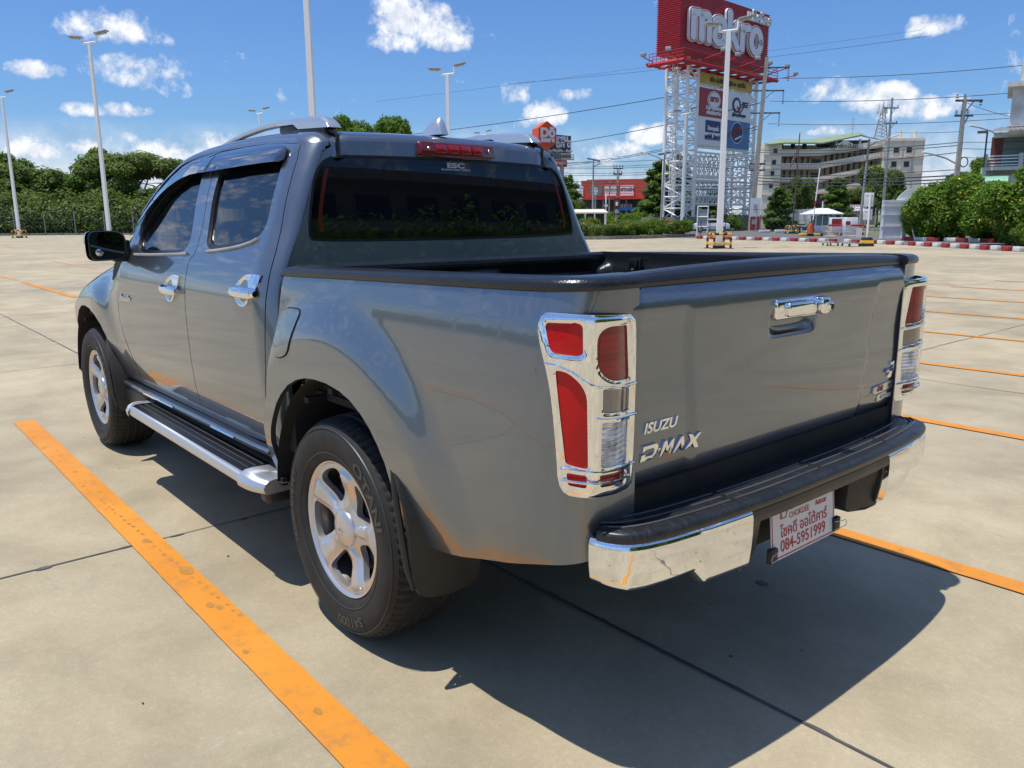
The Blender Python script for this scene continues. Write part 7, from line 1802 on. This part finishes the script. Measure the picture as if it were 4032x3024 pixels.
def f_post(t,s):
    q=MB(); q.tube((0,0,.55),(0,0,3.35),.10,.085,10); q.build('post',M['white'],t)
    q=MB(); q.prism([(-.52,0),(.52,0),(.36,.58),(-.36,.58)],lambda u,v:(u,-.52+v*.28,v),lambda u,v:(u,.52-v*.28,v)); q.build('base_block',M['black'],t,bevel=.03); q=MB(); q.prism([(-.485,.20),(.485,.20),(.43,.40),(-.43,.40)],lambda u,v:(u,-.54+v*.28,v),lambda u,v:(u,.54-v*.28,v)); q.build('yellow_band',M['yellow'],t,smooth=False)
    for z0,z1,w in ((2.55,3.45,.44),(1.70,2.42,.42)):
        q=MB(); q.b2((-w-.05,.1,z0),(w-.05,.16,z1)); b_=q.build('sign_back',M['sign_white'],t,bevel=.02); q=MB(); q.b2((-w+.04,.08,z0+.10),(w-.14,.10,z0+.14)); q.b2((-w+.04,.08,z1-.14),(w-.14,.10,z1-.10)); q.build('sign_stiffener',M['white'],b_,smooth=False)
simple('sign_post',3411,38.5,'white sign post seen from behind, on a black and yellow concrete foot','sign post',f_post).scale=(.52,.52,.73)
def f_back(t,s):
    q=MB(); q.b2((-1.15,0,.15),(1.35,.10,4.2)); q.build('panel_sheet',M['sign_white'],t,smooth=False)
    q=MB(); [q.b2((-1.15,-.14,z),(1.35,-.02,z+.10)) for z in (.2,1.45,2.65,3.55,4.1)]; [q.b2((x,-.12,0),(x+.1,-.02,4.1)) for x in (-1.05,.85)]; q.tube((.95,-.2,4.0),(1.6,-1.4,0),.06); q.build('panel_frame',M['white'],t,smooth=False)
    q=MB(); q.prism([(.2,4.2),(1.9,4.2),(1.9,5.1),(1.5,5.35),(1.0,5.2),(.5,4.7)],lambda u,v:(u,.12,v),lambda u,v:(u,.2,v)); q.build('arched_top',M['sign_white'],t,smooth=False)
simple('backdrop_panel',3510,47.5,'big white display panel seen from behind, its steel props showing, left of the bushes','display panel',f_back).scale=(.62,.6,.56)
def f_stand(t,s):
    q=MB(); [q.tube((x,0,0),(x,0,3.1),.07,n=4) for x in (-.55,.55)]; [q.tube((-.55,0,z),(.55,0,z),.05,n=4) for z in (.95,2.0,3.1)]; q.build('stand_frame',M['white'],t,smooth=False); q=MB(); q.b2((-.5,.02,1.0),(.5,.05,1.95)); q.b2((-.5,.02,2.05),(.5,.05,2.8)); q.build('stand_sheet',M['sign_grey'],t,smooth=False)
simple('poster_stand',2764,64,'white steel poster stand left of the guarded lamp post','stand',f_stand).scale=(.75,.75,.74)
def f_rail(t,s):
    q=MB(); 
    for x in (-.9,-.2,.5,1.0): q.tube((x,0,0),(x,0,1.2),.03,n=4)
    for z in (.7,1.2): q.tube((-.9,0,z),(1.0,0,z),.03,n=4)
    q.build('rail_tube',M['dgrey'],t,smooth=False)
simple('hand_rail',2804,62,'dark tubular hand rail beside the poster stand','railing',f_rail)
# white car behind the tower
def f_car(t,s):
    q=MB(); prof=[(-2.2,.35),(-2.25,.75),(-2.0,.95),(-1.3,1.02),(-.6,1.42),(.6,1.45),(1.4,1.05),(2.0,.98),(2.25,.8),(2.25,.35)]
    q.prism(prof,lambda u,v:(u,-.85+.12*max(0,v-1.0),v),lambda u,v:(u,.85-.12*max(0,v-1.0),v)); q.build('body',M['car_white'],t,bevel=.07,seg=3)
    q=MB(); q.prism([(-1.15,1.03),(-.55,1.36),(.5,1.38),(1.15,1.05)],lambda u,v:(u,-.862,v),lambda u,v:(u,-.80,v)); q.build('window',M['dark'],t,smooth=False)
    for x in (-1.35,1.35):
        q=MB(); q.lathe([(0,-.10),(.2,-.11),(.33,-.10),(.33,.1),(0,.1)],20,'Y',(x,-.80,.33)); w_=q.build('wheel',M['black'],t); q=MB(); q.lathe([(0,-.12),(.17,-.125),(.19,-.11)],16,'Y',(x,-.80,.33)); q.build('rim',M['alloy'],w_)
    q=MB(); q.box((2.2,-.6,.75),(.08,.35,.14)); q.build('headlight',M['clear_lens'],t,bevel=.02)
simple('parked_car',2794,78,'white saloon car driving in behind the poster stand','car',f_car).scale=(.8,.8,.9)
# shelter left, banner, notices
def f_shel(t,s):
    q=MB(); q.b2((-1.9,-1.3,2.35),(1.9,1.5,2.5)); q.prism([(-1.9,2.5),(1.9,2.5),(1.5,2.85),(-1.5,2.85)],lambda u,v:(u,-1.3+(v-2.5),v),lambda u,v:(u,1.3-(v-2.5),v)); q.build('shelter_roof',M['cream'],t,smooth=False)
    q=MB(); [q.b2((x-.07,-1.2,0),(x+.07,-1.06,2.35)) for x in (-1.7,-.5,.5,1.6)]; q.b2((-1.75,-1.15,0),(-.4,-1.05,.9)); q.b2((-.4,-1.15,0),(1.7,-1.05,.8)); q.build('shelter_post',M['cream'],t,smooth=False); q=MB(); q.b2((-.45,-1.0,.8),(1.6,-.95,2.35)); q.build('dark_window',M['dark'],t,smooth=False); q=MB(); q.b2((-.95,-1.3,.1),(-.65,-1.1,2.0)); q.build('blue_banner',M['navy'],t,smooth=False)
simple('ticket_shelter',2318,78,'small cream shelter with dark windows right beside the truck cab','shelter',f_shel).scale=(.9,.9,.80)
def f_bann(t,s):
    q=MB(); q.tube((0,0,0),(0,0,3.6),.07); q.build('post',M['grey'],t); q=MB(); q.b2((-.25,-.06,1.75),(.40,.0,3.55)); b=q.build('banner',M['charcoal'],t,smooth=False); q=MB(); q.b2((-.20,-.08,2.45),(.35,-.06,3.45)); q.build('banner_print',M['maroon'],b,smooth=False)
    q=MB(); [q.b2((-.15,-.1,1.95+k*.14),(.28,-.08,2.0+k*.14)) for k in range(3)]; q.box((.05,-.1,2.9),(.25,.02,.4)); q.build('banner_print',M['sign_white'],b,smooth=False)
simple('banner_post',2424,84,'black banner with a dark red picture hanging in front of the red store','banner',f_bann)
def f_ns(t,s):
    q=MB(); q.tube((0,0,0),(0,0,3.9),.07); q.tube((-.35,0,0),(-.35,0,1.8),.05); q.build('post',M['white'],t); q=MB(); q.lathe([(0,-.02),(.22,-.02),(.22,.02),(0,.02)],24,'Y',(0,-.1,2.7)); d=q.build('round_sign',M['sign_white'],t); q=MB(); q.lathe([(.17,-.03),(.22,-.03)],24,'Y',(0,-.1,2.7)); q.build('sign_ring',M['red2'],d,fix=False)
simple('traffic_sign',2384,82,'white post with small round traffic sign in front of the red store','traffic sign',f_ns)
def f_redfence(t,s):
    q=MB(); [q.b2((-2.2,0,z),(2.2,.05,z+.08)) for z in (.25,1.05)]; [q.b2((-2.2+.2*k,0,.0),(-2.14+.2*k,.04,1.15)) for k in range(23)]; q.build('red_bars',M['red2'],t,smooth=False); q=MB(); q.b2((-2.2,.06,.3),(2.2,.10,1.05)); q.build('red_sheet',M['red2'],t,smooth=False)
simple('steel_barrier',2566,80,'long dark red steel barrier behind the flower bed, left of the sign tower','barrier',f_redfence)
def f_poster(t,s):
    q=MB(); q.b2((-.5,-.1,0),(.55,.0,3.4)); b=q.build('poster_board',M['sign_white'],t,smooth=False); q=MB(); q.b2((-.48,-.12,.1),(.5,-.1,1.5)); q.build('poster_print',M['red2'],b,smooth=False); q=MB(); q.b2((-.3,-.13,.7),(.25,-.12,1.2)); q.box((0,-.13,2.5),(.35,.02,.5)); q.build('poster_print',M['sign_grey'],b,smooth=False)
simple('poster_board',2968,84,'tall white and red poster board at the foot of the concrete pole','poster',f_poster)
def f_flag(t,s):
    q=MB(); q.tube((0,0,0),(.12,0,8.6),.07,.045); q.build('pole',M['dgrey'],t); q=MB(); q.lathe([(0,-.1),(.1,0),(0,.1)],10,'Z',(.12,0,8.7)); q.build('finial',M['sign_yellow'],t)
    for k,mt_ in enumerate(('flag_red','flag_white','flag_blue','flag_white','flag_red')):
        q=MB(); 
        def fl(a,b,k=k): return (.08-.03*k-.55*a,.12*math.sin(5*a)+.05*b,7.4-(k+b)*.16-.95*a-.08*math.sin(4*a))
        q.grid(fl,8,2); q.build('flag_stripe',M[mt_],t,fix=False)
simple('flag_pole',3119,72,'thin grey flag pole with a limp striped flag in front of the 777 shop','flag pole',f_flag)
gp_=[]
for px,dep,lab in ((3118,70,'foot of the flag pole beside the street'),(3386,64,'foot of the solar lamp behind the ticket cabinet')):
    if not gp_: t=copy_tree(gproto[0]); gp_.append(t)
    else: t=copy_tree(gproto[0])
    t.location=gp(px,dep); tag(t,'small guard frame at the '+lab)
def f_sheet(t,s):
    q=MB(); 
    def sh_(a,b): return (-3.1+6.2*a,.15*math.sin(14*a)+.04*math.sin(40*a),.35+1.95*b+.08*math.sin(9*a))
    q.grid(sh_,60,6); q.build('fabric',M['sign_white'],t,ang=80,fix=False); q=MB(); [q.tube((x,.2,0),(x,.2,2.4),.05,n=4) for x in (-3.1,-1.,1.,3.1)]; q.build('fence_post',M['grey'],t)
simple('sheeted_fence',3140,86,'fence hung with wrinkled white sheeting, left of the guard booth','fence',f_sheet)
def f_moto(t,s):
    for x in (-.6,.6): q=MB(); q.lathe([(.20,-.05),(.30,-.04),(.30,.04),(.20,.05)],18,'Y',(x,0,.3)); q.build('wheel',M['black'],t)
    q=MB(); q.path([(-.6,0,.3),(-.35,0,.6),(.1,0,.5),(.45,0,.95),(.6,0,.3)],.07,8); q.box((-.25,0,.78),(.6,.22,.12)); q.box((.05,0,.45),(.35,.2,.3)); q.build('frame',M['dgrey'],t); q=MB(); q.tube((.42,-.3,1.0),(.42,.3,1.0),.03); q.build('handlebar',M['black'],t)
simple('motorcycle',3165,68,'small dark motorcycle parked left of the orange barrier housing','motorcycle',f_moto)
# wire fences
def wfence(pts,h,lab,posts_every=3.0,mesh=.55,mat='grey'):
    t=empty('wire_fence',up(gp(*pts[0]),0)); tag(t,lab,'fence'); o=t.location; P=[gp(*p)-o for p in pts]; q=MB(); q2=MB()
    for a,b in zip(P,P[1:]):
        L=(b-a).length; n=max(1,int(L/posts_every))
        for k in range(n): c=a.lerp(b,k/n); q.tube(c,c+Vector((0,0,h)),.05,n=6)
        for z in (.15,h*.5,h): q2.tube(a+Vector((0,0,z)),b+Vector((0,0,z)),.018,n=3,cap=False)
        m=int(L/mesh)
        for k in range(m):
            c=a.lerp(b,k/m); d=a.lerp(b,min(1,(k+h/mesh*.9)/m)); q2.tube(c+Vector((0,0,.1)),d+Vector((0,0,h)),.008,n=3,cap=False); q2.tube(d+Vector((0,0,.1)),c+Vector((0,0,h)),.008,n=3,cap=False)
    q.build('fence_post',M[mat],t); q2.build('wire_mesh',M['mesh'],t,smooth=False,fix=False)
wfence([(-300,92),(300,93),(860,96)],2.6,'long grey wire mesh fence in front of the tree belt at the left')
wfence([(2700,84),(3120,80),(3620,72)],2.2,'grey wire fence along the street behind the guard booth')
wfence([(2560,88),(2660,86)],1.9,'short wire fence with white posts left of the sign tower foot')
# transmission pylon far away
p=gp(300,700); t=empty('pylon',p); tag(t,'distant power pylon above the lowest part of the tree belt','pylon'); h=hgt(p,655); q=MB(); q.tube((0,0,0),(0,0,h),.9,.3,4); [q.tube(RH*-w_+Vector((0,0,h*f_)),RH*w_+Vector((0,0,h*f_)),.25,n=4) for w_,f_ in ((6,.72),(4,.80))]; q.build('pylon_frame',M['grey'],t,smooth=False)
# row-house roofs peeping over the tower foot
# ---- what stands behind the photographer (seen in the rear window and the paint)
o=Vector((-46,-34,0)); t=empty('store_building',o); tag(t,'long pale store building across the car park, seen reflected in the rear window','building')
q=MB(); q.b2((-14,-46,0),(0,46,15.6)); q.build('wall',M['kerb_grey'],t,smooth=False)
for z in (4.0,7.8,11.6,15.2): q=MB(); q.b2((0,-46,z),(1.0,46,z+.7)); q.build('canopy',M['tile_grey'],t,smooth=False)
for k in range(16):
    for z in (1.2,5.2,9.0,12.8): q=MB(); q.b2((.0,-43+k*5.5,z),(.12,-39.5+k*5.5,z+1.5)); q.build('window',M['dark'],t,smooth=False)
lob=[];rr=random.Random(8)
for k in range(60): lob.append((-26+rr.uniform(-1,1),-74+k*1.45,4.2,2.0,1.8,rr.uniform(3.2,4.8)))
me=leaf_mesh('tree_row',lob,42000,.30,M['leafB'],91); o=link(bpy.data.objects.new('tree_row',me)); tag(o,kind='stuff',label='row of dense green trees before the store building behind the photographer')
lob=[]
for k in range(150): lob.append((-60+k*1.6,76+rr.uniform(-4,4)+.1*k,2.6,3.2,2.6,rr.uniform(2.4,4.6)))
for k in range(62):
    p_=gp(840+k*22.5,136+rr.uniform(-4,4)); h_=hgt(p_,rr.uniform(712,760)); lob.append((p_.x,p_.y,h_*.45,3.0,3.0,h_*.55))
me=leaf_mesh('woodland',lob,80000,.5,M['leafC'],92); o=link(bpy.data.objects.new('woodland',me)); tag(o,kind='stuff',label='long low wood along the left side of the car park, reflected in the truck doors')
pr=bpy.data.objects['lamp_post']
for k,(x,y) in enumerate(((4,14),(20,20),(-8,26),(34,27))):
    c=copy_tree(bpy.data.objects['lamp_post.001']); c.location=(x,y,0); tag(c,'white lamp post %s, seen reflected in the pickup paint'%('nearest on the left side','second on the left side','behind on the left side','farthest on the left side')[k])
